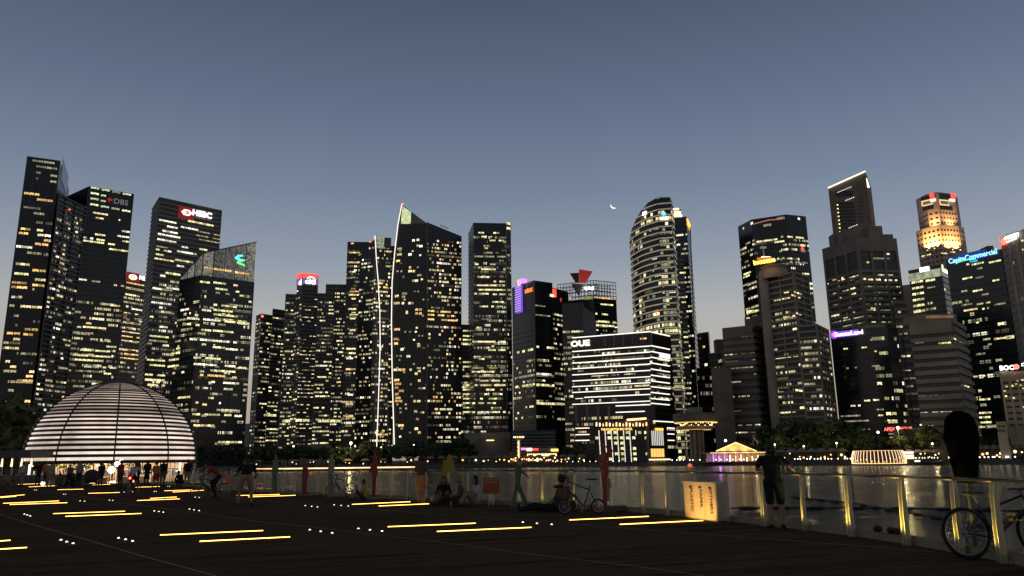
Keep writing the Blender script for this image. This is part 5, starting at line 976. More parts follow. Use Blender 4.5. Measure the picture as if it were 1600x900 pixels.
for k in range(9):
    y = 714 - k * 3; MB().box((-.35 - (k % 2) * .3, -1.5 + k * .05, hz(y) - .3), (.25, -1.25 + k * .05, hz(y) + .4)).build('column_lamp', glow('column_gold', (1, .74, .34), 2.0), t_)
for k in range(6): a = math.pi * (1 + (k + .5) / 6); MB().ball((math.cos(a) * 2.4, math.sin(a) * 2.4, hz(683)), .42, 7, 5).build('capital_lamp', glow('column_gold', (1, .74, .34), 2.0), t_)
# buoy
P = gp(1078, 729, WZ); t_ = MB().lathe([(.05, 1.3), (.5, 1.15), (.95, .5), (1.0, .1), (.7, -.3)], 14).build('buoy', glow('buoy_red', (1, .12, .06), 1.2), None, True); t_.location = P; tag(t_, 'round red lit buoy floating before the round restaurant tower', 'buoy')
# bank boom lines on the near water
for nm, pts, lab in (('floating_boom', [(1142, 794), (1300, 794), (1450, 795), (1640, 800)], 'dark floating boom lying across the water behind the railing'), ('floating_boom', [(1236, 776), (1340, 788), (1477, 811), (1560, 826)], 'slanting dark floating boom on the water behind the railing at right')):
    q = [gp(x, y, WZ + .1) for x, y in pts]; t_ = thing(nm, lab, 'boom', q[0], 0, 'floating booms'); q = [p - q[0] for p in q]; MB().path(q, .06, 6).build('cable', mat('boom_rubber', (.02, .02, .02), .6), t_)
    for a, b_ in zip(q[:-1], q[1:]):
        n = int((b_ - a).length / 2.2)
        for k in range(n): c_ = a + (b_ - a) * (k + .5) / n; MB().tube(c_ - (b_ - a).normalized() * .6, c_ + (b_ - a).normalized() * .6, .12, None, 8).build('float', mat('boom_rubber', (.02, .02, .02), .6), t_)

# ================================================================== the glowing dome on the water
DY = 140.0; DR = 14.0; dc = at(175, 722, DY); t_ = thing('glass_dome', 'large glowing glass dome banded by dark louvres over the water', 'dome', Vector((dc.x, dc.y, WZ))); cz = dc.z - WZ
M_LOUV = mat('louvre_black', (.012, .011, .011), .4); M_BAFFLE = glow('baffle_light', (1, .74, .58), .95, var=.0)
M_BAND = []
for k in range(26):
    f = k / 25; M_BAND.append(glow('dome_band_%d' % k, (1, .80 - .08 * f, .66 - .10 * f), .82 - .42 * f, var=.5, scale=.10))  # light caught by the baffles is put into the bands as emission
zs0 = -.02 * DR; nb = 26
lat = [math.asin(max(-1, min(1, -.02 + (.985 + .02) * k / nb))) for k in range(nb + 1)]
lat = [R(-1) + (R(83) - R(-1)) * (k / nb) ** .92 for k in range(nb + 1)]
for k in range(nb):
    a, b_ = lat[k], lat[k + 1]; m0 = a + (b_ - a) * (.52 + .14 * k / nb)
    pr = [(DR * math.cos(q), cz + DR * math.sin(q)) for q in (a, (a + m0) / 2, m0)]
    MB().lathe([(.985 * r_, z_) for r_, z_ in [(DR * math.cos(q), cz + DR * math.sin(q)) for q in (m0, (m0 + b_) / 2, b_)]], 56).build('lit_band', M_BAND[k], t_, smooth=True)
    b = MB(); b.lathe(pr + [(pr[-1][0] - .5, pr[-1][1]), (pr[0][0] - .5, pr[0][1]), pr[0]], 56); b.build('louvre', M_LOUV, t_)
MB().lathe([(DR * math.cos(q), cz + DR * math.sin(q)) for q in (R(82), R(85), R(88))] + [(.02, cz + DR)], 40).build('crown_cap', M_LOUV, t_, smooth=True)
for k in range(10):
    az = R(-62 + k * 36); MB().path([(math.cos(az) * DR * 1.008 * math.cos(q), math.sin(az) * DR * 1.008 * math.cos(q), cz + DR * 1.008 * math.sin(q)) for q in [R(-12 + 8 * j) for j in range(13)]], .13, 6).build('rib', M_LOUV, t_)
MB().lathe([(DR * math.cos(q), cz + DR * math.sin(q)) for q in (R(-14), R(-9), R(-4), R(0))], 56).build('glass_skirt', glass('dome_glass', (.75, .78, .74), .8), t_, smooth=True)
MB().lathe([(.1, cz - DR * .245), (DR * 1.02, cz - DR * .245), (DR * 1.06, cz - DR * .25), (DR * 1.06, -.5)], 56).build('platform', mat('platform_stone', (.22, .2, .18), .6), t_)
MB().lathe([(.1, cz - DR * .24), (DR * .96, cz - DR * .24)], 48).build('floor', mat('dome_floor', (.45, .38, .3), .4), t_)
b = MB(); n = 28
for k in range(n):
    a0, a1 = R(20 + 156 * k / n), R(20 + 156 * (k + .86) / n); zf, zc = cz - DR * .24, cz + .2
    b.add([(math.cos(a0) * DR * .9, math.sin(a0) * DR * .9, zf), (math.cos(a1) * DR * .9, math.sin(a1) * DR * .9, zf), (math.cos(a1) * DR * .9, math.sin(a1) * DR * .9, zc), (math.cos(a0) * DR * .9, math.sin(a0) * DR * .9, zc)], [(0, 1, 2, 3)])
b.build('rear_bounce_wall', mat('bounce_wall', (.55, .42, .30), .6, scale=.6), t_)  # inner wall added to catch the dome lamp and glow warm
ri = random.Random(9)
for k in range(9): a = R(200 + k * 18); MB().box((math.cos(a) * DR * .72 - .9, math.sin(a) * DR * .72 - .3, cz - DR * .24), (math.cos(a) * DR * .72 + .9, math.sin(a) * DR * .72 + .3, cz - DR * .24 + .9)).build('display_table', mat('table_oak', (.5, .33, .18), .5), t_)
for k in range(13): a = R(195 + k * 14); MB().box((math.cos(a) * DR * .8 - .7, math.sin(a) * DR * .8, cz - DR * .24 + 1.0), (math.cos(a) * DR * .8 + .7, math.sin(a) * DR * .8 + .1, cz - DR * .24 + 2.0)).build('lit_screen', glow('screen_blush', (1, .70, .58), 1.1, var=.5, scale=.8), t_)
for k in range(34): a = R(ri.uniform(185, 355)); q = ri.uniform(.3, .9); MB().ball((math.cos(a) * DR * q, math.sin(a) * DR * q, cz - DR * .24 + ri.uniform(2.2, 3.8)), ri.uniform(.06, .16), 6, 4).build('pendant_lamp', glow('pendant', (1, .9, .7), 5.0), t_)
for a, hh in ((R(-2), 3.6), (R(182), 3.2)): MB().box((math.cos(a) * DR * .94 - .12, math.sin(a) * DR * .94 - 2, cz - DR * .24), (math.cos(a) * DR * .94 + .12, math.sin(a) * DR * .94 - 1.7, cz - DR * .24 + hh)).build('door_light', glow('door_white', (.95, .95, 1), 3.0), t_)
for k in range(5):
    a = R(215 + k * 27); rt_ = Vector((math.cos(a) * DR * .62, math.sin(a) * DR * .62, cz - DR * .24)); MB().tube(rt_, rt_ + Vector((0, 0, 2.2)), .12, .08, 6).build('indoor_tree_trunk', M_BARK, t_); c_ = link('indoor_tree_crown', crown_mesh(90 + k, 1.7, 1.2, 160, .3).mesh('indoor_tree_crown', mat('indoor_leaf', (.16, .2, .06), .7)), t_); c_.location = rt_ + Vector((0, 0, 3.2))
lp = bpy.data.lights.new('dome_lamp', 'POINT'); lp.energy = 14000; lp.color = (1, .76, .50); lp.shadow_soft_size = 2.0; lo = bpy.data.objects.new('dome_lamp', lp); COL.objects.link(lo); lo.parent = t_; lo.location = (0, -2, cz + 1.5)
# jetty canopy left of the dome
P = at(20, 716, 120); P.z = 0; t_ = thing('jetty_canopy', 'dark flat canopy on lit columns at the left frame edge', 'canopy', P); MB().box((-9, 0, 2.7), (2.6, 6, 3.7)).build('roof', M_DGREY, t_)
for k in range(7): MB().tube((-6.2 + k * 1.5, .4, 0), (-6.2 + k * 1.5, .4, 2.6), .1, None, 6).build('column', M_PALE, t_); MB().tube((-6.2 + k * 1.5, .2, 1.3), (-6.2 + k * 1.5, .2, 2.5), .16, .08, 6).build('column_light', glow('jetty_warm', (1, .72, .35), 2.2), t_)
MB().box((-9, 0, -2.6), (4.6, 12, -.05)).build('base', M_DGREY, t_)

# ================================================================== the timber deck
RAILPX = [(225, 754), (255, 757), (300, 761), (345, 765), (420, 770), (480, 773), (540, 776), (600, 779), (665, 783), (731, 786.5), (800, 790), (850, 792.5), (1000, 801), (1140, 815.5), (1265, 830), (1333, 838.5), (1420, 852), (1510, 868), (1575, 881), (1680, 906), (1820, 945)]
def rail_y(px):
    for (a, b), (c, d) in zip(RAILPX[:-1], RAILPX[1:]):
        if a <= px <= c: return b + (d - b) * (px - a) / (c - a)
    return RAILPX[-1][1]
edge = [gp(x, y) for x, y in RAILPX]
outer = [Vector((p.x, p.y, 0)) * (1 + .25 / p.length) for p in edge]     # deck runs a little past the posts
poly = [(-75, 52), (-60, 60)] + [(p.x, p.y) for p in outer] + [(9, -3), (9, -12), (-75, -12)]
b = MB().prism(poly, -1.2, -.035); deck = b.build('deck', mat('deck_joists', (.012, .010, .009), .9)); deck['kind'] = 'structure'
def inside(x, y):
    c = False; n = len(poly); j = n - 1
    for i in range(n):
        xi, yi = poly[i]; xj, yj = poly[j]
        if (yi > y) != (yj > y) and x < (xj - xi) * (y - yi) / (yj - yi) + xi: c = not c
        j = i
    return c
bu = (gp(743, 818.5) - gp(606, 824)); bu.z = 0; bu.normalize(); bv = Vector((-bu.y, bu.x, 0))
def plank_mat():
    m = bpy.data.materials.new('weathered_deck_timber'); t, n, l, b_ = nodes(m); b_.inputs['Roughness'].default_value = .8; b_.inputs['Specular IOR Level'].default_value = .0
    g_ = n.new('ShaderNodeNewGeometry'); tcn = n.new('ShaderNodeTexCoord'); mp = n.new('ShaderNodeMapping'); mp.inputs['Rotation'].default_value = (0, 0, -math.atan2(bu.y, bu.x)); mp.inputs['Scale'].default_value = (.8, 14, 1)
    l.new(tcn.outputs['Object'], mp.inputs[0]); nz = n.new('ShaderNodeTexNoise'); nz.inputs['Scale'].default_value = 2.4; nz.inputs['Detail'].default_value = 5; l.new(mp.outputs[0], nz.inputs['Vector'])
    n2 = n.new('ShaderNodeTexNoise'); n2.inputs['Scale'].default_value = .35; l.new(tcn.outputs['Object'], n2.inputs['Vector'])
    a1 = n.new('ShaderNodeMath'); a1.operation = 'MULTIPLY_ADD'; l.new(g_.outputs['Random Per Island'], a1.inputs[0]); a1.inputs[1].default_value = .6; l.new(nz.outputs[0], a1.inputs[2])
    a2 = n.new('ShaderNodeMath'); a2.operation = 'MULTIPLY_ADD'; l.new(n2.outputs[0], a2.inputs[0]); a2.inputs[1].default_value = .5; l.new(a1.outputs[0], a2.inputs[2])
    cr_ = n.new('ShaderNodeValToRGB'); l.new(a2.outputs[0], cr_.inputs[0]); cr_.color_ramp.elements[0].position = .35; cr_.color_ramp.elements[0].color = (.014, .0088, .005, 1); cr_.color_ramp.elements[1].position = 1.3; cr_.color_ramp.elements[1].color = (.14, .090, .052, 1)
    l.new(cr_.outputs[0], b_.inputs['Base Color']); bp = n.new('ShaderNodeBump'); bp.inputs['Strength'].default_value = .4; bp.inputs['Distance'].default_value = .004; l.new(nz.outputs[0], bp.inputs['Height']); l.new(bp.outputs[0], b_.inputs['Normal']); return m
rb = random.Random(3); b = MB()
PW = .145
def board(s_, L_, v0):
    z = rb.uniform(-.003, .001); b.obox(bu * (s_ + .004) + bv * v0 + Vector((0, 0, -.03)), bu * (L_ - .008), bv * (PW - .010), (0, 0, .03 + z))
def ok(s_, v0):
    q = bu * s_ + bv * v0; return inside(q.x, q.y)
for r_ in range(-140, 560):
    v0 = r_ * PW; s_ = -80 - rb.random() * 3
    while s_ < 60:
        L_ = rb.uniform(2.4, 4.4); c_ = bu * (s_ + L_ / 2) + bv * (v0 + PW / 2)
        if 4.0 < c_.y < 66 and abs(c_.x) < c_.y * .85 + 4:
            e0, e1 = ok(s_, v0) and ok(s_, v0 + PW), ok(s_ + L_, v0) and ok(s_ + L_, v0 + PW)
            if e0 and e1: board(s_, L_, v0)
            elif e0 or e1:      # a board cut short by the deck's edge
                t0, t1 = (s_, s_ + L_) if e0 else (s_ + L_, s_); lo, hi = 0.0, 1.0
                for _ in range(8):
                    m_ = (lo + hi) / 2; q = t0 + (t1 - t0) * m_
                    if ok(q, v0) and ok(q, v0 + PW): lo = m_
                    else: hi = m_
                if lo > .03: board(min(t0, t0 + (t1 - t0) * lo), abs(t1 - t0) * lo, v0)
        s_ += L_
b.build('deck_boards', plank_mat(), deck, kind='stuff')
M_JOINT = mat('joint_steel', (.16, .13, .10), .5, metal=.2)
for pts in ([(-20, 800), (0, 804), (50, 819.5), (140, 845), (225, 870), (335, 899.5), (380, 915)], [(0, 759), (107, 772), (175, 784), (250, 794), (350, 807), (400, 815), (500, 825), (600, 837), (725, 852), (825, 866), (1000, 886), (1100, 900)], [(340, 777), (450, 785), (550, 793.5), (700, 805), (775, 810), (895, 819), (1060, 832), (1300, 850), (1460, 862)]):
    q = [gp(x, y, 0) for x, y in pts]; b = MB()
    for a, c_ in zip(q[:-1], q[1:]):
        d = c_ - a; d.z = 0; nv = Vector((-d.y, d.x, 0)).normalized()
        b.obox(a + Vector((0, 0, .001)) - nv * .013, d, nv * .026, (0, 0, .005))
    b.build('joint_strip', M_JOINT, deck)
# recessed line lights
M_STRIP = glow('deck_strip_light', (1, .50, .10), 7.0, sample=True)
STR = [(0, 777, 38, 773.5), (-20, 779.5, 25, 776), (5, 787, 92, 783.2), (15, 789, 105, 786), (83, 803.3, 195, 799.5), (102, 807.6, 221, 803), (250, 837, 411, 830), (312, 847, 453, 840), (-30, 848.5, 16, 845.3), (-60, 863, 42, 856.7), (214, 782.6, 281, 780), (235, 779.2, 276, 777), (138, 771.3, 187, 769.8), (257, 767.3, 300, 765.8), (270, 769.3, 318, 766.4),
       (370, 774.8, 437, 773), (388, 777, 462, 774.4), (28, 757.2, 62, 756), (45, 761, 92, 759), (90, 765.5, 130, 764.6), (145, 758, 172, 757), (205, 762, 250, 760.4), (550, 788.7, 641, 784.5), (592, 791.3, 688, 787), (606, 824, 743, 818.5), (683, 831.5, 830, 825), (890, 813.3, 1013, 807.7), (969, 820.3, 1098, 814.2)]
for k, (x0, y0, x1, y1) in enumerate(STR):
    A, B = gp(x0, y0), gp(x1, y1); d = B - A; d.z = 0; nv = Vector((-d.y, d.x, 0)).normalized(); wd = .032
    t_ = thing('deck_light_strip', '', 'light strip', A, 0, 'line lights set in the deck')
    MB().obox(Vector((0, 0, .002)) - nv * (wd / 2 + .02), d, nv * (wd + .04), (0, 0, .006)).build('housing', M_DGREY, t_); MB().obox(Vector((0, 0, .009)) - nv * wd / 2, d, nv * wd, (0, 0, .012)).build('lens', M_STRIP, t_)
    t_['sx'] = x0
names = ['at the left edge beyond the others, upper', 'at the left edge beyond the others, lower', 'upper of the pair nearest the jetty canopy', 'lower of the pair nearest the jetty canopy', 'upper of the pair in the left foreground middle', 'lower of the pair in the left foreground middle', 'upper of the large pair in the left foreground', 'lower of the large pair in the left foreground', 'upper stub cut by the left frame edge', 'lower stub cut by the left frame edge', 'long one below the rear-lit cyclist', 'short one just above it below the rear-lit cyclist', 'thin one left of the rear-lit cyclist', 'upper of the pair right of the dome crowd', 'lower of the pair right of the dome crowd', 'upper of the pair at the walking man', 'lower of the pair at the walking man', 'far thin one at the jetty canopy', 'far thin one at the standing crowd before the dome', 'far thin one below the pushchair', 'far thin one behind the pushchair', 'far thin one below the dome centre', 'upper of the pair at the woman in the orange skirt', 'lower of the pair at the woman in the orange skirt', 'upper of the pair in the middle foreground', 'lower of the pair in the middle foreground', 'left one before the red waving figure', 'right one ending at the recycling bin']
for o, nm in zip([o for o in COL.objects if o.name.startswith('deck_light_strip')], names): o['label'] = 'warm deck line light, ' + nm; del o['sx']
# little triple studs
TRI = [[(38, 804), (42.5, 805.5), (47, 807)], [(95, 845), (104, 848), (114, 850.5)], [(185, 842), (196, 844.3), (207, 846.8)], [(241, 799), (248, 800), (255, 801)], [(296, 796), (303, 797.4), (311, 798.6)], [(171, 782), (176, 782.3)], [(54, 765.5), (57, 765.8)], [(99, 772.4), (102, 772.6)], [(305, 777.2), (311, 777.6), (317, 778)], [(125, 783), (132, 783.6)],
       [(477, 790.6), (487, 791.8), (496, 792.8)], [(522, 789.5), (533, 790.4), (544, 791.2)], [(484, 829), (501, 831.6), (519, 834)], [(560, 827), (578, 829.2), (597, 831.2)], [(817, 817), (839, 819), (862, 820.6)], [(194, 769), (207, 768.5)], [(241, 768), (244, 768)], [(262, 760), (265, 760)], [(347, 765), (378, 765.5)], [(302, 797), (310, 798.5)][:0]]
stud = MB().lathe([(.04, 0), (.04, .012), (.026, .02)], 12).mesh('ground_light', M_JOINT, True); lens = MB().lathe([(.026, .019), (.021, .030), (.011, .039), (.001, .041)], 10).mesh('lens', glow('stud_lamp', (1, .88, .66), 2.6), True)
TRIL = ['left of the left foreground joint line', 'in the lower left corner group', 'in the left foreground beside the corner group', 'right of the left foreground line lights', 'below the red-shirted cyclist', 'below the rear-lit cyclist', 'by the jetty canopy', 'left of the pushchair', 'under the front wheel of the red-shirted cyclist', 'left of the rear-lit cyclist', 'left of the parked road bike, nearer the camera', 'right of the others in front of the parked road bike', 'left group in the middle foreground', 'right group in the middle foreground', 'right of the middle foreground line lights', 'beside the tail-lit bicycle wheel', 'below the man in black before the dome', 'below the people at the dome railing', 'at the walking man', '']
for g_, lab in zip(TRI, TRIL):
    for j, (x, y) in enumerate(g_):
        t_ = link('ground_light', stud); t_.location = gp(x, y + .6, .001); tag(t_, ['left', 'middle' if len(g_) == 3 else 'right', 'right'][j] + ' white deck stud light ' + lab, 'ground light', 'white stud lights in the deck'); link('lens', lens, t_)

# ================================================================== railing
POSTS = [236, 252, 268, 285, 302, 320, 340, 360, 380, 397, 411, 426, 442, 460, 478, 496, 515, 537, 560, 585, 610, 636, 665, 700, 731, 767, 808, 850, 900, 953, 1008, 1045, 1090, 1140, 1197, 1260, 1333, 1420, 1505, 1570, 1665, 1800]
PP = [gp(x, rail_y(x)) for x in POSTS]
M_STEEL = mat('brushed_steel', (.58, .52, .36), .35, metal=.35, var=.2, scale=6); M_RAILG = glass('rail_glass', (.88, .89, .87), .6, .04)
rail = thing('glass_railing', 'curved waterside railing of glass panels, steel blade posts and a round handrail', 'railing', PP[20])
o0 = rail.location.copy()
pk = []
for k, P in enumerate(PP):
    a = PP[max(0, k - 1)]; c_ = PP[min(len(PP) - 1, k + 1)]; u = (c_ - a); u.z = 0; u.normalize(); n = Vector((u.y, -u.x, 0))      # n points to the deck
    if n.y > 0 and n.x > 0: n = -n
    big = POSTS[k] in (1008, 1197, 1333, 1505, 1570, 850, 767, 700, 610, 496, 1420)
    b = MB(); gapw = .045 if big else .018; dk = 1.0 if POSTS[k] >= 850 else .55
    for s_ in (-1, 1):
        q = P + u * (s_ * gapw) - u * .006 - o0; vs = []
        for z, dp in ((0, .075 * dk), (.5, .068 * dk), (.95, .045 * dk), (1.06, .03 * dk), (1.10, .01)): vs += [q - n * .02 + Vector((0, 0, z)), q + n * dp + Vector((0, 0, z)), q + n * dp + u * .012 + Vector((0, 0, z)), q - n * .02 + u * .012 + Vector((0, 0, z))]
        b.add(vs, [(4 * j + i, 4 * j + (i + 1) % 4, 4 * j + 4 + (i + 1) % 4, 4 * j + 4 + i) for j in range(4) for i in range(4)] + [(0, 1, 2, 3), (16, 17, 18, 19)])
    
    po = b.build('post', M_STEEL, rail)
    if POSTS[k] >= 850 and POSTS[k] not in (1090, 1140):      # small recessed uplight at the foot of the post
        q = P + n * .30; MB().lathe([(.02, 0), (.02, .012), (.001, .013)], 10, tuple(q - o0)).build('uplight', mat('uplight_cover', (.03, .03, .03), .5), po)
        sp = bpy.data.lights.new('post_uplight', 'SPOT'); sp.energy = {1197: 45, 1260: 60, 1505: 70, 1570: 70}.get(POSTS[k], 130 if POSTS[k] > 1100 else 40); sp.color = (1, .76, .15); sp.spot_size = R(70); sp.spot_blend = .6; sp.shadow_soft_size = .03; so = bpy.data.objects.new('post_uplight', sp); COL.objects.link(so); so.parent = rail
        so.location = q - o0 + n * .05 + Vector((0, 0, .03)); so.rotation_euler = (-n * .42 + Vector((0, 0, 1))).to_track_quat('-Z', 'Y').to_euler()
M_KERB = mat('kerb_travertine', (.26, .20, .12), .7, scale=2)
for k in range(len(PP) - 1):
    a, c_ = PP[k], PP[k + 1]; d = c_ - a; d.z = 0; u = d.normalized(); n = Vector((-u.y, u.x, 0)); n = n if n.y > 0 or n.x > 0 else -n
    MB().obox(a + u * .09 - o0 + Vector((0, 0, .14)) + n * .02, u * (d.length - .18), n * .014, (0, 0, .88)).build('glass_panel', M_RAILG, rail)
    MB().obox(a + u * .09 - o0 + Vector((0, 0, .002)) + n * .06, u * (d.length - .18), n * .18, (0, 0, .13)).build('kerb', M_KERB, rail)
    MB().tube(a - o0 + Vector((0, 0, 1.12)), c_ - o0 + Vector((0, 0, 1.12)), .028, None, 10).build('handrail', mat('rail_steel', (.10, .085, .065), .3, metal=.6), rail, smooth=True)

for k, (px, f_) in enumerate(((1368, .38), (1387, .62), (1396, .72))):
    P = rp_ = PP[36].lerp(PP[37], f_); st_ = MB().ball((0, 0, .05), (.09 - .015 * k, .07, .06), 10, 6).build('stone', mat('wet_stone', (.03, .028, .026), .6, bump=.6, scale=12), None, True); st_.location = P + Vector((.14, .06, .132)); tag(st_, ['larger left', 'middle', 'smaller right'][k] + ' dark stone resting on the kerb behind the glass', 'stone', 'stones on the kerb')
# ================================================================== cut-out figures and signs on the deck
def plate(pix, off, sc, Y, th, m, name, parent, org):
    f = [at(off[0] + x / sc, off[1] + y / sc, Y) - org for x, y in pix]; k = len(f); b = MB(); back = [p + Vector((0, th, 0)) for p in f]
    b.add(f + back, [tuple(range(k)), tuple(range(k, 2 * k))[::-1]] + [(j, (j + 1) % k, k + (j + 1) % k, k + j) for j in range(k)]); return b.build(name, m, parent)
M_FRED = mat('figure_red', (.28, .024, .018), .45, var=.15); M_FGRN = mat('figure_green', (.055, .12, .05), .45, var=.15); M_FYEL = mat('figure_yellow', (.34, .27, .015), .45, var=.12); M_KHAKI = mat('plate_khaki', (.30, .24, .10), .5)
def figure(label, pix, off, sc, px, py, m, th=.05, extra=None, base=True):
    g_ = gp(px, py); t_ = thing('cutout_figure', label, 'figure', g_, 0, 'painted cut-out figures along the railing'); plate(pix, off, sc, g_.y, th, m, 'silhouette', t_, g_)
    if base: MB().box((-.32, -.12, .001), (.32, .22, .035)).build('base_plate', M_DGREY, t_)
    return t_, g_
t_, g_ = figure('red cut-out figure with one arm looped over its head beside the folding bike', [(130, 60), (150, 70), (163, 92), (160, 112), (150, 140), (158, 168), (178, 160), (182, 130), (166, 108), (165, 92), (200, 90), (230, 110), (245, 150), (225, 195), (190, 215), (180, 230), (185, 300), (195, 380), (190, 440), (175, 480), (175, 825), (135, 825), (125, 600), (115, 500), (105, 400), (90, 330), (78, 230), (95, 190), (120, 170), (115, 110)], (925, 685), 7.5, 946, 800.5, M_FRED)
plate([(176, 480), (206, 455), (232, 560), (207, 580), (202, 740), (178, 740)], (925, 685), 7.5, g_.y + .12, .03, M_KHAKI, 'rear_plate', t_, g_); MB().box((.05, .02, .036), (.6, .4, .17)).build('ballast_block', M_DGREY, t_)
for x, y, a in ((105, 245, 20), (112, 225, 20), (118, 208, 18), (124, 195, 16), (98, 300, 0), (101, 322, 0), (116, 372, -10), (119, 388, -12), (123, 405, -12), (126, 422, -12), (130, 440, -12)): plate([(x, y), (x + 16, y - 6), (x + 17, y), (x + 2, y + 7)], (925, 685), 7.5, g_.y - .012, .008, mat('mark_pale', (.55, .42, .32), .6), 'printed_mark', t_, g_)
t_, g_ = figure('green walking cut-out figure pointing down at the water', [(205, 130), (220, 165), (215, 240), (205, 260), (235, 310), (290, 360), (340, 415), (325, 420), (270, 380), (225, 350), (215, 400), (205, 470), (215, 530), (250, 620), (285, 700), (305, 805), (265, 805), (235, 720), (195, 640), (170, 600), (145, 640), (135, 805), (90, 805), (110, 650), (130, 560), (140, 480), (130, 400), (130, 280), (145, 230), (175, 190), (185, 150)], (790, 700), 9, 812, 792.5, M_FGRN)
plate([(175, 195), (210, 190), (212, 235), (195, 245), (178, 225)], (790, 700), 9, g_.y - .015, .01, mat('plate_face_grey', (.35, .36, .30), .5), 'face_plate', t_, g_); plate([(140, 270), (165, 260), (160, 400), (138, 400)], (790, 700), 9, g_.y - .015, .01, mat('plate_olive', (.16, .18, .09), .5), 'printed_mark', t_, g_); plate([(145, 425), (165, 420), (172, 495), (150, 500)], (790, 700), 9, g_.y - .015, .01, mat('plate_olive', (.16, .18, .09), .5), 'printed_mark', t_, g_)
figure('broad yellow cut-out figure behind the seated group', [(740, 85), (770, 105), (772, 150), (800, 180), (803, 290), (835, 318), (825, 335), (715, 352), (700, 400), (735, 480), (770, 570), (755, 655), (720, 665), (715, 560), (690, 470), (660, 430), (640, 480), (640, 665), (605, 665), (605, 350), (640, 310), (650, 180), (705, 160), (705, 110)], (620, 700), 9, 698, 786.5, M_FYEL)
figure('slim red cut-out figure with raised elbow right of the parked road bike', [(1255, 60), (1275, 130), (1300, 190), (1290, 260), (1295, 330), (1305, 380), (1280, 440), (1270, 560), (1265, 760), (1215, 760), (1210, 600), (1215, 440), (1195, 380), (1150, 390), (1190, 300), (1215, 220), (1235, 170), (1235, 100)], (460, 700), 10, 584.5, 780.5, M_FRED)
figure('stout red cut-out figure left of the parked road bike', [(145, 165), (165, 200), (195, 250), (210, 330), (215, 420), (200, 500), (190, 600), (185, 722), (125, 722), (120, 600), (115, 480), (120, 330), (140, 300), (125, 250), (120, 210)], (460, 700), 10, 476, 775, M_FRED)
for px, py, top, m_, lab in ((428, 772.5, 711, M_FGRN, 'green cut-out figure seen edge-on behind the walking man'), (516, 777, 709, mat('plate_grey_green', (.20, .22, .17), .5), 'grey-green cut-out figure seen edge-on beside the parked road bike')):
    g_ = gp(px, py); h_ = (at(px, top, g_.y).z); t_ = thing('cutout_figure', lab, 'figure', g_, R(78), 'painted cut-out figures along the railing'); b = MB()
    out_ = [(-.22, 0), (-.05, 0), (-.03, .45), (.03, .45), (.06, 0), (.22, 0), (.16, .5), (.26, .62), (.24, .82), (.08, .86), (.12, .92), (.08, 1), (-.05, 1), (-.10, .92), (-.08, .86), (-.25, .82), (-.28, .5), (-.2, .48)]; k = len(out_)
    vs = [(x, -.025, z * h_) for x, z in out_]; b.add(vs + [(x, .025, z) for x, y, z in vs], [tuple(range(k)), tuple(range(k, 2 * k))[::-1]] + [(j, (j + 1) % k, k + (j + 1) % k, k + j) for j in range(k)]); b.build('silhouette', m_, t_); MB().box((-.3, -.15, .001), (.3, .15, .03)).build('base_plate', M_DGREY, t_)
def notice(px0, py0, px1, py1, pyg, label, col, em=None):
    g_ = gp((px0 + px1) / 2, pyg); Y = g_.y; A, B = at(px0, py1, Y) - g_, at(px1, py0, Y) - g_; t_ = thing('notice_board', label, 'sign', g_, 0)
    m_ = mat('notice_orange_%d' % px0, col, .5, var=.1); MB().box((A.x, -.02, A.z), (B.x, .01, B.z)).build('panel', m_, t_); ww, hh = B.x - A.x, B.z - A.z; mk = mat('mark_cream', (.6, .42, .26), .6)
    for r_ in range(2):
        for j in range(7): MB().box((A.x + ww * (.06 + .125 * j), -.028, B.z - hh * (.15 + .15 * r_)), (A.x + ww * (.06 + .125 * j + .09), -.021, B.z - hh * (.10 + .15 * r_))).build('printed_mark', mk, t_)
    for j in range(6): MB().box((A.x + ww * (.10 + .09 * j), -.028, B.z - hh * .58), (A.x + ww * (.13 + .09 * j), -.021, B.z - hh * .55)).build('printed_mark', mk, t_)
    for s_ in (.35, .62): MB().tube((A.x + ww * s_, .03, 0), (A.x + ww * s_, .03, B.z - .03), .018, None, 6).build('leg', M_STEEL, t_)
notice(755, 746, 780, 771.5, 790.5, 'tilted orange notice board on two legs against the railing', (.42, .075, .022)); notice(352.5, 741, 364, 757, 768, 'small bright orange notice board on the railing left of the walking man', (.75, .16, .05))

# ================================================================== recycling bin
A = gp(1071, 809.5); B = gp(1122, 816.5); u = B - A; u.z = 0; wB = u.length; ang = math.atan2(u.y, u.x); hB = at(1122, 756, B.y).z
t_ = thing('recycling_bin', 'steel recycling bin box with three printed sideways words beside the railing', 'bin', A, ang); M_BIN = mat('bin_steel', (.62, .56, .45), .38, metal=.35, var=.1, scale=4)
MB().box((0, 0, .03), (wB, .27, hB)).build('body', M_BIN, t_); MB().box((-.015, -.02, hB), (wB + .015, .29, hB + .025)).build('lid', M_BIN, t_); MB().box((.02, .02, .001), (wB - .02, .25, .03)).build('plinth', M_DGREY, t_)
for k in range(3):
    MB().box((wB * (.015 + k * .33), -.008, .05), (wB * (.315 + k * .33), -.001, hB - .03)).build('door', M_BIN, t_); MB().box((wB * (.19 + k * .30), -.014, hB - .12), (wB * (.28 + k * .30), -.009, hB - .07)).build('slot', mat('slot_black', (.02, .015, .012), .6), t_)
    o = link('printed_word', text_mesh(['PLASTIC', 'PAPER', 'OTHERS'][k], .155, .002, mat('print_dark', (.05, .03, .02), .6), .004), t_); o.location = (wB * (.25 + k * .30), -.012, hB * .50 + (.03 if k != 1 else .08)); o.rotation_euler = (R(90), R(90), 0)
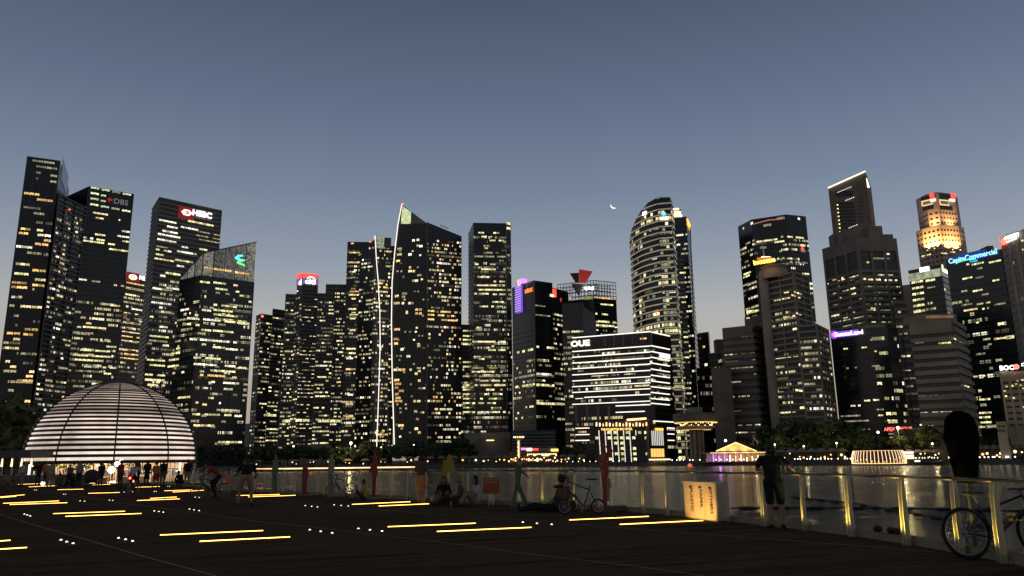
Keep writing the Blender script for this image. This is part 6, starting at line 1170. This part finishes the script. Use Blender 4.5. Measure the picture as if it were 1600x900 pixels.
sp = bpy.data.lights.new('ground_spot', 'SPOT'); sp.energy = 95; sp.color = (1, .50, .10); sp.spot_size = R(100); sp.spot_blend = .5; sp.shadow_soft_size = .04; so = bpy.data.objects.new('ground_spot', sp); COL.objects.link(so); so.parent = t_; so.location = (wB * .48, -.85, .05); so.rotation_euler = Vector((0, .85, .42)).to_track_quat('-Z', 'Y').to_euler()
MB().lathe([(.05, .001), (.05, .02), (.03, .024), (.001, .024)], 12, (wB * .48, -.88, 0)).build('ground_spot', M_DGREY, t_)
for k in range(5): MB().box((wB + .001, .02 + k * .05, .05), (wB + .012, .05 + k * .05, hB - .03)).build('side_rib', M_BIN, t_)
# ================================================================== black cover on a pole behind the railing
P = gp(1514, 866); Y = P.y; t_ = thing('covered_post', 'tall black fabric cover tied over a post by the parked bicycle', 'covered post', P)
sil = [(430, 190, 305), (405, 186, 306), (310, 160, 307), (250, 140, 308), (190, 121, 307), (130, 124, 300), (90, 129, 282), (58, 150, 256), (42, 180, 215)]; b = MB(); n = 14; first = True
rings = []
for y, x0, x1 in sil:
    a, c_ = at(1440 + x0 / 3.46, 630 + y / 3.46, Y) - P, at(1440 + x1 / 3.46, 630 + y / 3.46, Y) - P; cx = (a.x + c_.x) / 2; hw = (c_.x - a.x) / 2; z = (a.z + c_.z) / 2
    rings.append([(cx + math.cos(2 * math.pi * k / n) * hw * (1 + .05 * math.sin(3 * k + y)), math.sin(2 * math.pi * k / n) * hw * .62 * (1 + .06 * math.sin(2 * k + y)), z) for k in range(n)])
vs = [p for r_ in rings for p in r_]; fs = [(j * n + i, j * n + (i + 1) % n, (j + 1) * n + (i + 1) % n, (j + 1) * n + i) for j in range(len(rings) - 1) for i in range(n)] + [tuple(range(n))[::-1], tuple(range((len(rings) - 1) * n, len(rings) * n))]
b.add(vs, fs); b.build('fabric_cover', mat('black_fabric', (.0035, .0035, .0035), 1.0, spec=.05), t_, smooth=True); x_ = (at(1512, 760, Y) - P).x; MB().tube((x_, 0, 0), (x_, 0, 1.25), .03, None, 8).build('pole', M_DGREY, t_)

# ================================================================== bicycles
M_RUB = mat('tyre_rubber', (.012, .012, .012), .85); M_BLK = mat('black_paint', (.014, .014, .015), .35); M_ALU = mat('alloy', (.35, .35, .36), .3, metal=.9)
def wheel(parent, x, r, tr, rz=0.0):
    w_ = MB().torus((0, 0, 0), r - tr, tr, 36, 8).build('wheel', M_RUB, parent, True); w_.location = (x, 0, r); w_.rotation_euler = (0, 0, rz)
    MB().torus((0, 0, 0), r - 2.1 * tr, tr * .45, 36, 6).build('rim', M_ALU, w_, True); b = MB()
    for k in range(20):
        a = 2 * math.pi * k / 20; b.tube((0, .025 * (-1) ** k, 0), ((r - 2.2 * tr) * math.cos(a), 0, (r - 2.2 * tr) * math.sin(a)), .0022, None, 4)
    b.build('spokes', M_ALU, w_); MB().tube((0, -.045, 0), (0, .045, 0), .022, None, 8).build('hub', M_ALU, w_); return w_
def bicycle(label, P, rz, r=.34, wb=1.05, tr=.022, col=(.02, .02, .022), saddle_z=.93, bar_z=.98, drop=False, bag=False, bottle=True, lean=0.0, tail=False, small=False, steer=0.0):
    t_ = thing('bicycle', label, 'bicycle', P, rz); t_.rotation_euler = (lean, 0, rz); m_ = mat('frame_paint_%d' % int(1000 * col[0] + 7 * r * 100 + wb * 31), col, .35)
    bb = Vector((.43 if not small else .40, 0, r * .80 + (.05 if small else 0))); ra = Vector((0, 0, r)); st = Vector((bb.x - .17 * (1.2 if small else 1), 0, saddle_z - .16)); ht = Vector((wb - .17 if not small else wb - .10, 0, bar_z - .10)); hb = Vector((wb - .11 if not small else wb - .05, 0, bar_z - .25 if not small else bar_z - .28)); fa = Vector((wb, 0, r))
    wheel(t_, 0, r, tr); wheel(t_, wb, r, tr, steer); b = MB()
    stt = st + (bb - st) * .22
    b.tube(bb, st, .017); b.tube(stt, ht, .018); b.tube(bb, hb, .023); b.tube(ht, hb, .02)
    for s_ in (-.05, .05): b.tube(ra + Vector((0, s_, 0)), bb + Vector((0, s_ * .5, 0)), .010); b.tube(ra + Vector((0, s_, 0)), stt + Vector((0, s_ * .4, 0)), .009)
    b.build('frame', m_, t_); b = MB()
    for s_ in (-.05, .05): b.tube(fa + Vector((0, s_, 0)), hb + Vector((-.01, s_ * .9, 0)), .012)
    b.tube(hb + Vector((-.01, -.05, 0)), hb + Vector((-.01, .05, 0)), .014); b.build('fork', M_BLK, t_)
    b = MB(); b.tube(st, st + (st - bb).normalized() * .13, .014); b.build('seatpost', M_ALU, t_); sp = st + (st - bb).normalized() * .13
    b = MB(); b.ball((sp.x - .08, 0, sp.z + .03), (.10, .075, .028), 12, 6); b.ball((sp.x + .05, 0, sp.z + .032), (.14, .028, .022), 12, 6); b.build('saddle', M_BLK, t_, True)
    b = MB(); top = ht + Vector((-.03, 0, .08)); b.tube(ht, top, .015); b.tube(top, top + Vector((.09, 0, .02)), .014); hc = top + Vector((.09, 0, .02))
    if drop:
        b.tube(hc + Vector((0, -.21, 0)), hc + Vector((0, .21, 0)), .013)
        for s_ in (-.21, .21): b.path([hc + Vector((0, s_, 0)), hc + Vector((.09, s_, -.01)), hc + Vector((.12, s_, -.07)), hc + Vector((.07, s_, -.13)), hc + Vector((-.03, s_, -.14))], .013)
    else:
        b.tube(hc + Vector((-.03, -.30, .01)), hc, .013); b.tube(hc, hc + Vector((-.03, .30, .01)), .013)
        for s_ in (-.3, .3): b.tube(hc + Vector((-.03, s_, .01)), hc + Vector((-.04, s_ * .62, .01)), .018); b.tube(hc + Vector((-.01, s_ * .6, 0)), hc + Vector((.06, s_ * .75, -.02)), .006)
    b.build('handlebar', M_BLK, t_)
    cr_ = MB().torus((bb.x, .05, bb.z), .085, .008, 24, 6).build('crankset', M_ALU, t_); b = MB()
    for k in range(4): a = k * math.pi / 2; b.tube((bb.x, .05, bb.z), (bb.x + .08 * math.cos(a), .05, bb.z + .08 * math.sin(a)), .006)
    for s_, a in ((1, -1.0), (-1, 2.14)): b.tube((bb.x, .06 * s_, bb.z), (bb.x + .17 * math.cos(a), .08 * s_, bb.z + .17 * math.sin(a)), .010)
    b.build('crank_arm', M_ALU, cr_)
    for s_, a in ((1, -1.0), (-1, 2.14)): c_ = Vector((bb.x + .17 * math.cos(a), .13 * s_, bb.z + .17 * math.sin(a))); MB().box((c_.x - .045, c_.y - .045, c_.z - .01), (c_.x + .045, c_.y + .045, c_.z + .01)).build('pedal', M_BLK, cr_)
    b = MB(); b.tube((0, .05, r + .035), (bb.x, .05, bb.z + .085), .005, None, 5); b.tube((0, .05, r - .035), (bb.x, .05, bb.z - .085), .005, None, 5); b.build('chain', M_BLK, t_); MB().torus((0, .045, r), .04, .015, 16, 6).build('cassette', M_ALU, t_); b = MB(); b.tube((0, .06, r), (.06, .06, r - .13), .012, .018, 6); b.build('derailleur', M_BLK, t_)
    if bottle: c_ = bb + (hb - bb) * .45 + Vector((-.02, 0, .055)); d = (hb - bb).normalized(); MB().tube(c_ - d * .09, c_ + d * .09, .034, None, 10).build('bottle', mat('bottle_orange', (.38, .15, .06), .5), t_)
    if bag: MB().ball((hc.x + .10, 0, hc.z - .02), (.11, .16, .12), 14, 8).build('handlebar_bag', mat('bag_black', (.012, .012, .013), .8), t_, True); MB().ball((hb.x + .20, 0, hb.z + .05), (.16, .05, .05), 12, 6).build('front_rack_pack', M_BLK, t_, True); b = MB(); b.tube((hc.x, .12, hc.z), (hc.x - .02, .14, hc.z + .16), .008); b.tube((hc.x - .02, .14, hc.z + .16), (hc.x + .05, .14, hc.z + .17), .02); b.build('mirror_stalk', M_BLK, t_)
    if tail: MB().ball((sp.x - .16, 0, sp.z - .10), .055, 10, 6).build('tail_light', glow('tail_red', (1, .05, .03), 14, sample=True), t_)
    return t_
P = gp(1517, 874.5); bicycle('black mountain bike leaning on the railing at the right frame edge', P, R(3), .365, 1.13, .028, (.014, .016, .018), .93, .98, lean=R(-5))
P = gp(935, 803); bicycle('black small-wheeled folding bike with handlebar bag beside the red waving figure', P, R(180 + 4), .205, .93, .022, (.020, .018, .015), .93, .98, bag=True, small=True, steer=R(-22))
P = gp(549, 780.5); bicycle('road bike with pale saddle parked against the railing beyond the deck studs', P, R(180 + 54), .335, 1.0, .016, (.05, .05, .05), .95, .98, drop=True, bottle=False)

# ================================================================== people
import numpy as np
def body(els, voxel, mats, smooth=3):
    b = MB()
    for e in els:
        if e[0] == 'cap':
            _, p, q, r0, r1, _m = e; b.tube(p, q, r0, r1, 12); b.ball(p, r0, 12, 8); b.ball(q, r1, 12, 8)
        else: b.ball(e[1], e[2], 14, 10)
    me = b.mesh('body', mats); o = bpy.data.objects.new('body', me)
    md = o.modifiers.new('r', 'REMESH'); md.mode = 'VOXEL'; md.voxel_size = voxel; md.use_smooth_shade = True; ms = o.modifiers.new('s', 'SMOOTH'); ms.iterations = smooth; ms.factor = .5
    nm = evaluated_mesh(o); bpy.data.objects.remove(o); bpy.data.meshes.remove(me)
    nm.materials.clear()
    for m_ in mats: nm.materials.append(m_)
    n = len(nm.polygons); c = np.empty(n * 3); nm.polygons.foreach_get('center', c); c = c.reshape(-1, 3); best = np.full(n, 1e9); mi = np.zeros(n, int)
    for e in els:
        if e[0] == 'cap':
            p, q = np.array(e[1]), np.array(e[2]); d = q - p; t = np.clip(((c - p) @ d) / max(1e-9, d @ d), 0, 1); dist = np.linalg.norm(c - (p + t[:, None] * d), axis=1) - (e[3] + (e[4] - e[3]) * t)
        else: dist = (np.linalg.norm((c - np.array(e[1])) / np.array(e[2]), axis=1) - 1) * min(e[2])
        w_ = dist < best; best[w_] = dist[w_]; mi[w_] = e[-1]
    nm.polygons.foreach_set('material_index', mi.tolist()); nm.polygons.foreach_set('use_smooth', [True] * n); nm.update(); return nm
SKIN = mat('skin', (.30, .17, .105), .55, var=.1); HAIR = mat('hair_black', (.010, .008, .007), .55)
def cloth(name, c): return mat('cloth_' + name, c, .85, var=.2, scale=8)
J0 = dict(pel=(0, 0, .95), che=(0, .01, 1.30), nek=(0, 0, 1.47), hed=(0, .025, 1.62), shR=(.18, 0, 1.42), shL=(-.18, 0, 1.42), elR=(.24, -.03, 1.13), elL=(-.24, -.03, 1.13), wrR=(.25, .07, .89), wrL=(-.25, .07, .89),
          hiR=(.09, 0, .92), hiL=(-.09, 0, .92), knR=(.10, .03, .50), knL=(-.10, .03, .50), anR=(.10, 0, .09), anL=(-.10, 0, .09), toR=(.13, .16, .035), toL=(-.13, .16, .035))
POSE = {
 'stand': {}, 'walk': dict(knR=(.09, .16, .52), anR=(.09, .20, .09), toR=(.1, .36, .05), knL=(-.09, -.02, .50), anL=(-.09, -.22, .13), toL=(-.1, -.08, .04), elR=(.25, -.12, 1.15), wrR=(.25, -.02, .93), elL=(-.25, .06, 1.14), wrL=(-.23, .24, .99)),
 'wide': dict(hiR=(.1, -.05, .90), hiL=(-.1, -.05, .90), knR=(.19, .12, .50), knL=(-.19, .10, .50), anR=(.20, -.03, .09), anL=(-.22, -.05, .09), toR=(.24, .13, .04), toL=(-.26, .11, .04), che=(0, .20, 1.20), nek=(0, .34, 1.32), hed=(0, .44, 1.43), shR=(.2, .28, 1.28), shL=(-.2, .28, 1.28), elR=(.30, .34, 1.03), elL=(-.33, .36, 1.05), wrR=(.28, .52, .95), wrL=(-.38, .54, 1.0)),
 'hold': dict(elR=(.25, .0, 1.14), elL=(-.25, 0, 1.14), wrR=(.10, .26, 1.17), wrL=(-.10, .26, 1.17)),
 'sit': dict(pel=(0, 0, .12), che=(0, -.02, .48), nek=(0, .02, .66), hed=(0, .06, .81), shR=(.17, 0, .60), shL=(-.17, 0, .60), elR=(.24, .12, .36), elL=(-.24, .12, .36), wrR=(.12, .34, .38), wrL=(-.12, .34, .38), hiR=(.09, .02, .12), hiL=(-.09, .02, .12), knR=(.14, .36, .42), knL=(-.14, .36, .42), anR=(.10, .55, .08), anL=(-.10, .55, .08), toR=(.12, .72, .035), toL=(-.12, .72, .035)),
 'sitlong': dict(pel=(0, 0, .12), che=(0, -.08, .47), nek=(0, -.06, .65), hed=(0, -.02, .80), shR=(.17, -.07, .59), shL=(-.17, -.07, .59), elR=(.25, -.02, .34), elL=(-.25, -.02, .34), wrR=(.16, .22, .28), wrL=(-.16, .22, .28), hiR=(.09, .02, .12), hiL=(-.09, .02, .12), knR=(.11, .45, .16), knL=(-.13, .38, .32), anR=(.12, .86, .08), anL=(-.12, .70, .08), toR=(.15, .92, .22), toL=(-.13, .86, .05)),
 'lie': dict(pel=(0, 0, .13), che=(0, -.36, .15), nek=(0, -.54, .17), hed=(0, -.68, .19), shR=(.17, -.48, .14), shL=(-.17, -.48, .14), elR=(.26, -.24, .10), elL=(-.26, -.24, .10), wrR=(.10, -.08, .24), wrL=(-.10, -.08, .24), hiR=(.09, .03, .12), hiL=(-.09, .03, .12), knR=(.11, .42, .20), knL=(-.11, .44, .12), anR=(.10, .84, .08), anL=(-.12, .86, .08), toR=(.13, .90, .26), toL=(-.2, .90, .24)),
 'ride': dict(pel=(0, 0, .98), che=(0, .24, 1.22), nek=(0, .40, 1.34), hed=(0, .52, 1.45), shR=(.18, .36, 1.30), shL=(-.18, .36, 1.30), elR=(.24, .48, 1.08), elL=(-.24, .48, 1.08), wrR=(.24, .66, 1.02), wrL=(-.24, .66, 1.02), hiR=(.09, .02, .95), hiL=(-.09, .02, .95), knR=(.10, .34, .72), knL=(-.10, .22, .56), anR=(.11, .22, .34), anL=(-.11, .10, .16), toR=(.12, .36, .29), toL=(-.12, .24, .11)),
 'crouch': dict(pel=(0, 0, .32), che=(0, .18, .62), nek=(0, .28, .78), hed=(0, .36, .92), shR=(.17, .24, .73), shL=(-.17, .24, .73), elR=(.24, .36, .50), elL=(-.24, .36, .50), wrR=(.10, .52, .46), wrL=(-.10, .52, .46), hiR=(.09, .02, .30), hiL=(-.09, .02, .30), knR=(.16, .42, .46), knL=(-.16, .42, .46), anR=(.12, .16, .09), anL=(-.12, .16, .09), toR=(.14, .32, .035), toL=(-.14, .32, .035)),
}
def person(label, P, rz, pose, shirt, legs, sc=1.0, voxel=.024, shorts=False, skirt=False, sleeve=False, hair='short', extra=None, fem=False, shoes=None, over=None, cap=None, hands=None):
    J = dict(J0); J.update(POSE[pose]); J.update(over or {}); J = {k: Vector(v) for k, v in J.items()}; tk = .92 if fem else 1.0
    mats = [shirt, legs, SKIN, shoes or M_BLK]; E = []; cap_ = lambda a, b_, r0, r1, m_: E.append(('cap', J[a] if isinstance(a, str) else a, J[b_] if isinstance(b_, str) else b_, r0, r1, m_))
    up = (J['nek'] - J['pel']).normalized(); sd = (J['shR'] - J['shL']).normalized(); fw = up.cross(sd) * -1
    fw = sd.cross(up) * -1 if sd.cross(up).y < 0 else sd.cross(up)
    for s_ in (-1, 1):
        cap_(J['pel'] + sd * (.055 * s_), J['che'] + sd * (.075 * s_) , .108 * tk, .115 * tk, 0)
    cap_(J['che'], J['nek'] - up * .06, .115 * tk, .085 * tk, 0); cap_('shL', 'shR', .065 * tk, .065 * tk, 0); cap_('nek', 'hed', .052, .05, 2)
    for s_ in ('R', 'L'):
        sg = 1 if s_ == 'R' else -1; cap_('hi' + s_, J['pel'] + sd * (.04 * sg), .108 * tk, .105 * tk, 1)
        if shorts:
            mid = J['hi' + s_].lerp(J['kn' + s_], .88); cap_('hi' + s_, mid, .105, .088, 1); cap_(mid, 'kn' + s_, .064, .056, 2); cap_('kn' + s_, J['kn' + s_].lerp(J['an' + s_], .35), .056, .060, 2); cap_(J['kn' + s_].lerp(J['an' + s_], .35), 'an' + s_, .060, .038, 2)
        else: cap_('hi' + s_, 'kn' + s_, .100 * tk, .068, 1); cap_('kn' + s_, J['an' + s_], .066, .050, 1)
        cap_('an' + s_, 'to' + s_, .046, .038, 3)
        if sleeve: cap_('sh' + s_, 'el' + s_, .058, .048, 0); cap_('el' + s_, 'wr' + s_, .046, .038, 0)
        else:
            mid = J['sh' + s_].lerp(J['el' + s_], .62); cap_('sh' + s_, mid, .064, .060, 0); cap_(mid, 'el' + s_, .045, .038, 2); cap_('el' + s_, J['el' + s_].lerp(J['wr' + s_], .3), .039, .040, 2); cap_('el' + s_, 'wr' + s_, .038, .027, 2)
        fd = (J['wr' + s_] - J['el' + s_]).normalized()
        if hands and s_ in hands: fd = Vector(hands[s_])
        w_ = J['wr' + s_]; cr_ = fd.cross(Vector((0, 0, 1))); cr_ = cr_.normalized() if cr_.length > .1 else Vector((1, 0, 0)); palm = w_ + fd * .085; E.append(('cap', w_, palm, .026, .034, 2)); E.append(('cap', w_ + cr_ * .018, palm + cr_ * .022, .022, .024, 2)); E.append(('cap', w_ - cr_ * .018, palm - cr_ * .022, .022, .024, 2))
        for k in range(4):
            a = palm + cr_ * (.033 - .022 * k); L_ = (.062, .075, .070, .052)[k]; m1 = a + fd * L_ * .55 + Vector((0, 0, -.012)); E.append(('cap', a, m1, .010, .0095, 2)); E.append(('cap', m1, m1 + fd * L_ * .3 + Vector((0, 0, -.034)), .0095, .008, 2))
        th = w_ + fd * .03 + cr_ * (.03 * (-sg)); E.append(('cap', th, th + fd * .045 + cr_ * (-.03 * sg), .012, .010, 2))
    h = J['hed']; E += [('ell', h, (.076, .094, .112), 2), ('ell', h + Vector((0, .03, -.06)), (.056, .062, .058), 2), ('ell', h + Vector((0, .098, -.02)), (.014, .022, .024), 2), ('ell', h + Vector((.078, 0, -.01)), (.014, .022, .032), 2), ('ell', h + Vector((-.078, 0, -.01)), (.014, .022, .032), 2), ('ell', h + Vector((0, .082, -.066)), (.026, .014, .010), 2)]
    if skirt:
        for k in range(6): a = k * math.pi / 3; E.append(('cap', J['pel'], J['pel'].lerp((J['knR'] + J['knL']) / 2, .95) + Vector((math.cos(a) * .13, math.sin(a) * .13, .02)), .11, .075, 1))
    E += extra or []
    t_ = thing('person', label, 'person', P, rz); t_.scale = (sc, sc, sc); link('body', body(E, voxel, mats), t_)
    hb = MB(); hb.ball(h + Vector((0, -.018, .022)), (.088, .098, .108), 14, 10); hb.ball(h + Vector((0, -.04, -.03)), (.082, .075, .08), 12, 8)
    if hair == 'long':
        for k in range(7): a = math.pi * (1 + k / 6); hb.tube(h + Vector((math.cos(a) * .06, math.sin(a) * .06 - .01, .03)), h + Vector((math.cos(a) * .082, math.sin(a) * .08 - .02, -.24)), .04, .022, 8)
        hb.ball(h + Vector((0, -.06, -.12)), (.085, .05, .13), 12, 8)
    if hair == 'bob':
        hb.ball(h + Vector((0, -.03, -.04)), (.108, .10, .125), 14, 10)
    hh = hb.build('hair', HAIR if not cap else cap, t_, True)
    eb = MB()
    for s_ in (-.03, .03): eb.ball(h + Vector((s_, .086, .008)), (.012, .008, .008), 8, 6)
    eb.build('eyes', mat('eye_dark', (.02, .015, .012), .2), t_); return t_
C_BLK = cloth('black', (.004, .004, .0045)); C_CHAR = cloth('charcoal', (.03, .03, .032)); C_RED = cloth('red', (.32, .02, .018)); C_BEI = cloth('beige', (.36, .27, .17)); C_WHT = cloth('white', (.5, .47, .43)); C_ORA = cloth('orange', (.62, .25, .06)); C_YEL = cloth('yellow', (.45, .36, .04)); C_TAN = cloth('tan', (.30, .20, .11)); C_NAV = cloth('navy', (.02, .025, .045)); C_BRN = cloth('brown', (.12, .065, .04)); C_GRN = cloth('olive', (.09, .09, .04)); C_TERR = cloth('terracotta', (.5, .14, .05)); C_GREY = cloth('grey', (.22, .21, .20))
# the man at the railing, seen from behind
P = gp(1214, 827.5); rp = lambda px: (lambda k: PP[k])(POSTS.index(px))
def loc(P, rz, q): return Matrix.Rotation(-rz, 3, 'Z') @ (q - P)
rz = R(-14); ra, rb_, rc_ = rp(1197), rp(1260), rp(1140)
hr = loc(P, rz, ra.lerp(rb_, .93) + Vector((0, 0, 1.17))); hl = loc(P, rz, ra.lerp(rb_, .06) + Vector((0, 0, 1.17)))
person('man in black T-shirt and shorts leaning on the railing beside the recycling bin', P, rz, 'stand', C_BLK, C_BLK, 1.0, .0085, shorts=True, hair='bob', shoes=M_BLK,
       over=dict(pel=(0, .02, .98), che=(0, .06, 1.33), nek=(0, .09, 1.50), hed=(.01, .14, 1.66), shR=(.205, .07, 1.44), shL=(-.205, .07, 1.44), elR=tuple(Vector((.205, .07, 1.44)).lerp(hr, .52) + Vector((.04, -.05, -.05))), elL=(-.31, .10, 1.22), wrR=tuple(hr - (hr - Vector((.3, .1, 1.25))).normalized() * .09), wrL=tuple(hl + Vector((.02, -.09, .02))), hiR=(.10, .02, .95), hiL=(-.10, .02, .95), knR=(.13, .03, .52), knL=(-.09, .05, .52), anR=(.12, -.06, .09), anL=(-.10, 0, .09), toR=(.16, .10, .04), toL=(-.13, .16, .04)))
# rail-side people in the middle
P = gp(657, 788); person('woman in dark top and orange skirt looking down beside the railing', P, R(-35), 'hold', C_BRN, C_ORA, 1.0, .02, skirt=True, sleeve=True, hair='bob', fem=True, over=dict(hed=(0, .06, 1.60), wrR=(.28, .16, .92), elR=(.25, .02, 1.13)), shorts=True)
t_ = thing('bag', 'small orange and cream bag on the deck beside the woman in the orange skirt', 'bag', gp(678, 788.5), R(20)); MB().ball((0, 0, .16), (.13, .09, .17), 12, 8).build('pouch', cloth('cream', (.6, .38, .2)), t_, True); MB().ball((.13, .02, .06), (.16, .10, .06), 12, 6).build('base', C_TERR, t_, True); MB().torus((0, 0, .32), .06, .012, 16, 6).build('handle', C_TERR, t_)
P = gp(693, 788); person('long-haired person in black seated on the deck before the yellow figure', P, R(185), 'sit', C_BLK, C_GRN, 1.02, .022, sleeve=True, hair='long', fem=True)
P = gp(716, 791); person('person in pale shirt and cap seated on the deck right of the yellow figure', P, R(95), 'sitlong', C_BRN, C_CHAR, 1.06, .022, sleeve=True, cap=cloth('cap_khaki', (.22, .17, .10)))
P = gp(745, 791); person('dark-haired person in white seated leaning beside the orange notice board', P, R(112), 'sit', C_WHT, C_TAN, 1.06, .022, hair='long', fem=True, shorts=True)
t_ = thing('drink_bottle', 'small bottle standing on the deck beside the seated group', 'bottle', gp(705, 791.5)); MB().lathe([(.001, 0), (.035, 0), (.035, .15), (.014, .2), (.014, .24), (.001, .24)], 12).build('body', mat('bottle_grey', (.4, .38, .36), .2), t_, True); MB().tube((0, 0, .24), (0, 0, .265), .016, None, 8).build('cap', M_BLK, t_)
P = gp(569, 782); person('child in yellow shirt seated cross-legged behind the parked road bike', P, R(105), 'sit', C_YEL, C_CHAR, .86, .022, shorts=True)
P = gp(879, 796.5); person('person in pale cap seated against the railing behind the folding bike', P, R(140), 'sitlong', C_BRN, C_CHAR, 1.04, .022, cap=cloth('cap_pale', (.38, .28, .16)), sleeve=True)
P = gp(858, 800); person('person in black lying on the deck with feet toward the green figure', P, R(96), 'lie', C_BLK, C_BLK, 1.0, .022, sleeve=True)
# cyclists and the walking man
P = gp(349, 780); bk = bicycle('dark road bike ridden by the red-shirted cyclist', P, R(180 + 14), .335, 1.0, .016, (.02, .02, .02), .93, .96, drop=True)
person('cyclist in red shirt bent low over a road bike heading left', P + Vector((-.20, -.05, -.03)), R(90 + 14), 'ride', C_RED, C_BLK, 1.0, .022, cap=cloth('helmet_dark', (.05, .015, .015)))
P = gp(382, 790.5); person('man in black T-shirt and tan shorts striding with bent back toward the dome', P, R(16), 'wide', C_BLK, C_TAN, 1.06, .018, shorts=True, extra=[('ell', Vector((0, .08, 1.16)), (.13, .09, .19), 0)])
P = gp(200, 772.5); bicycle('bicycle with glowing red tail light ridden toward the dome', P, R(92), .335, 1.02, .018, (.02, .02, .02), .93, .98, tail=True)
person('cyclist in white shirt riding away toward the dome', P + Vector((0, .18, -.02)), R(2), 'ride', C_WHT, C_BLK, 1.0, .026, shorts=True)
P = gp(186, 765); person('person in dark red standing left of the white-shirted cyclist', P, R(-20), 'stand', C_RED, C_CHAR, 1.0, .03)
# the crowd before the dome
for px, py, rz_, pose, sh, lg, kw, lab in (
    (33, 759, 160, 'stand', C_WHT, C_TAN, {}, 'person in white near the jetty canopy at left'), (20, 760, 100, 'sit', C_BRN, C_TAN, {}, 'person in brown seated below the jetty canopy columns'), (10, 759, 200, 'sit', C_TAN, C_BRN, {}, 'person in tan seated at the left frame edge'),
    (58, 758.5, 30, 'stand', C_BLK, C_BLK, {}, 'dark-clothed person at the left base of the dome'), (69, 759, -10, 'stand', C_TERR, C_CHAR, {}, 'person in orange shirt behind the man in beige'), (76, 762, 12, 'stand', C_BEI, C_TAN, dict(shorts=True), 'man in beige shirt and tan shorts before the left of the dome'),
    (92, 760, 40, 'sit', C_BRN, C_CHAR, {}, 'person in brown seated right of the man in beige'), (107, 759.5, 180, 'stand', C_BRN, C_BLK, dict(sc=.88), 'short person in dark red-brown before the dome screens'), (122, 762, 170, 'stand', C_GREY, C_BLK, dict(fem=True, hair='long'), 'long-haired woman in grey left of the pushchair'), (114, 761, 90, 'sit', C_BLK, C_BLK, {}, 'dark seated person left of the pushchair'),
    (156, 762, 60, 'stand', C_BLK, C_NAV, dict(sc=.95), 'dark person standing just right of the pushchair'), (228, 760, 15, 'stand', C_BLK, C_BLK, dict(fem=True, hair='long', skirt=True), 'woman in black dress before the dome right half'), (242, 763.5, 5, 'walk', C_TERR, C_RED, dict(shorts=True, sc=.92), 'person in red shorts walking before the dome'), (253, 760.5, 20, 'stand', C_BLK, C_GRN, {}, 'broad man in black shirt and olive trousers before the dome'),
    (283, 761.5, 60, 'crouch', C_BLK, C_BLK, {}, 'person crouching at the railing right of the dome'), (291, 762, 30, 'stand', C_BLK, C_TAN, {}, 'person in black top and tan trousers at the right edge of the dome'), (215, 760, 100, 'hold', C_CHAR, C_CHAR, {}, 'dark person facing left between the cyclist and the woman in black')):
    person(lab, gp(px, py), R(rz_), pose, sh, lg, kw.pop('sc', 1.0), .032, **kw)
P = gp(141, 763.5); t_ = thing('pushchair', 'dark hooded pushchair among the crowd before the dome', 'pushchair', P, R(20)); hd = MB(); hd.lathe([(.45 * math.cos(q), .75 + .45 * math.sin(q)) for q in [R(x) for x in (-25, 0, 25, 50, 75, 89)]], 18); hd.build('hood', cloth('hood_navy', (.03, .035, .04)), t_, True); MB().box((-.3, -.3, .35), (.3, .35, .7)).build('seat', C_BLK, t_)
for x in (-.28, .28):
    for y in (-.32, .36): w_ = MB().torus((0, 0, 0), .11, .025, 18, 6, 'X').build('wheel', M_RUB, t_); w_.location = (x, y, .135)
    MB().tube((x, -.32, .14), (x, .5, 1.0), .014).build('handle_bar', M_ALU, t_)
b = None
# globe lamp and fittings on the dome-side promenade
P = at(184, 735, 62); P.z = 0; t_ = thing('globe_lamp', 'cluster of bright white globe lamps on a post before the dome centre', 'lamp', P); MB().tube((0, 0, 0), (0, 0, 1.5), .05).build('post', M_STEEL, t_)
for x, z, r_ in ((-.5, 1.05, .26), (-.1, 1.5, .2), (.12, 1.35, .16), (.22, 1.75, .12)): MB().ball((x, 0, z), r_, 12, 8).build('globe', glow('globe_white', (1, .9, .68), 6.0, sample=True), t_)
P = gp(33, 761); t_ = thing('planter_box', 'low dark planter box with a bright lamp at its foot left of the dome', 'planter', P + Vector((1.2, 3, 0))); MB().box((-1.2, 0, .001), (1.6, .7, .75)).build('box', mat('planter_grey', (.12, .11, .10), .8), t_); MB().ball((-1.3, -.3, .16), .14, 10, 6).build('lamp', glow('globe_white', (1, .9, .68), 6.0, sample=True), t_); b = crown_mesh(5, 1.0, .3, 160, .12); b.off((0.2, .35, .95)); b.build('leaves', M_LEAF2, t_)

bpy.data.scenes.remove(BENCH)
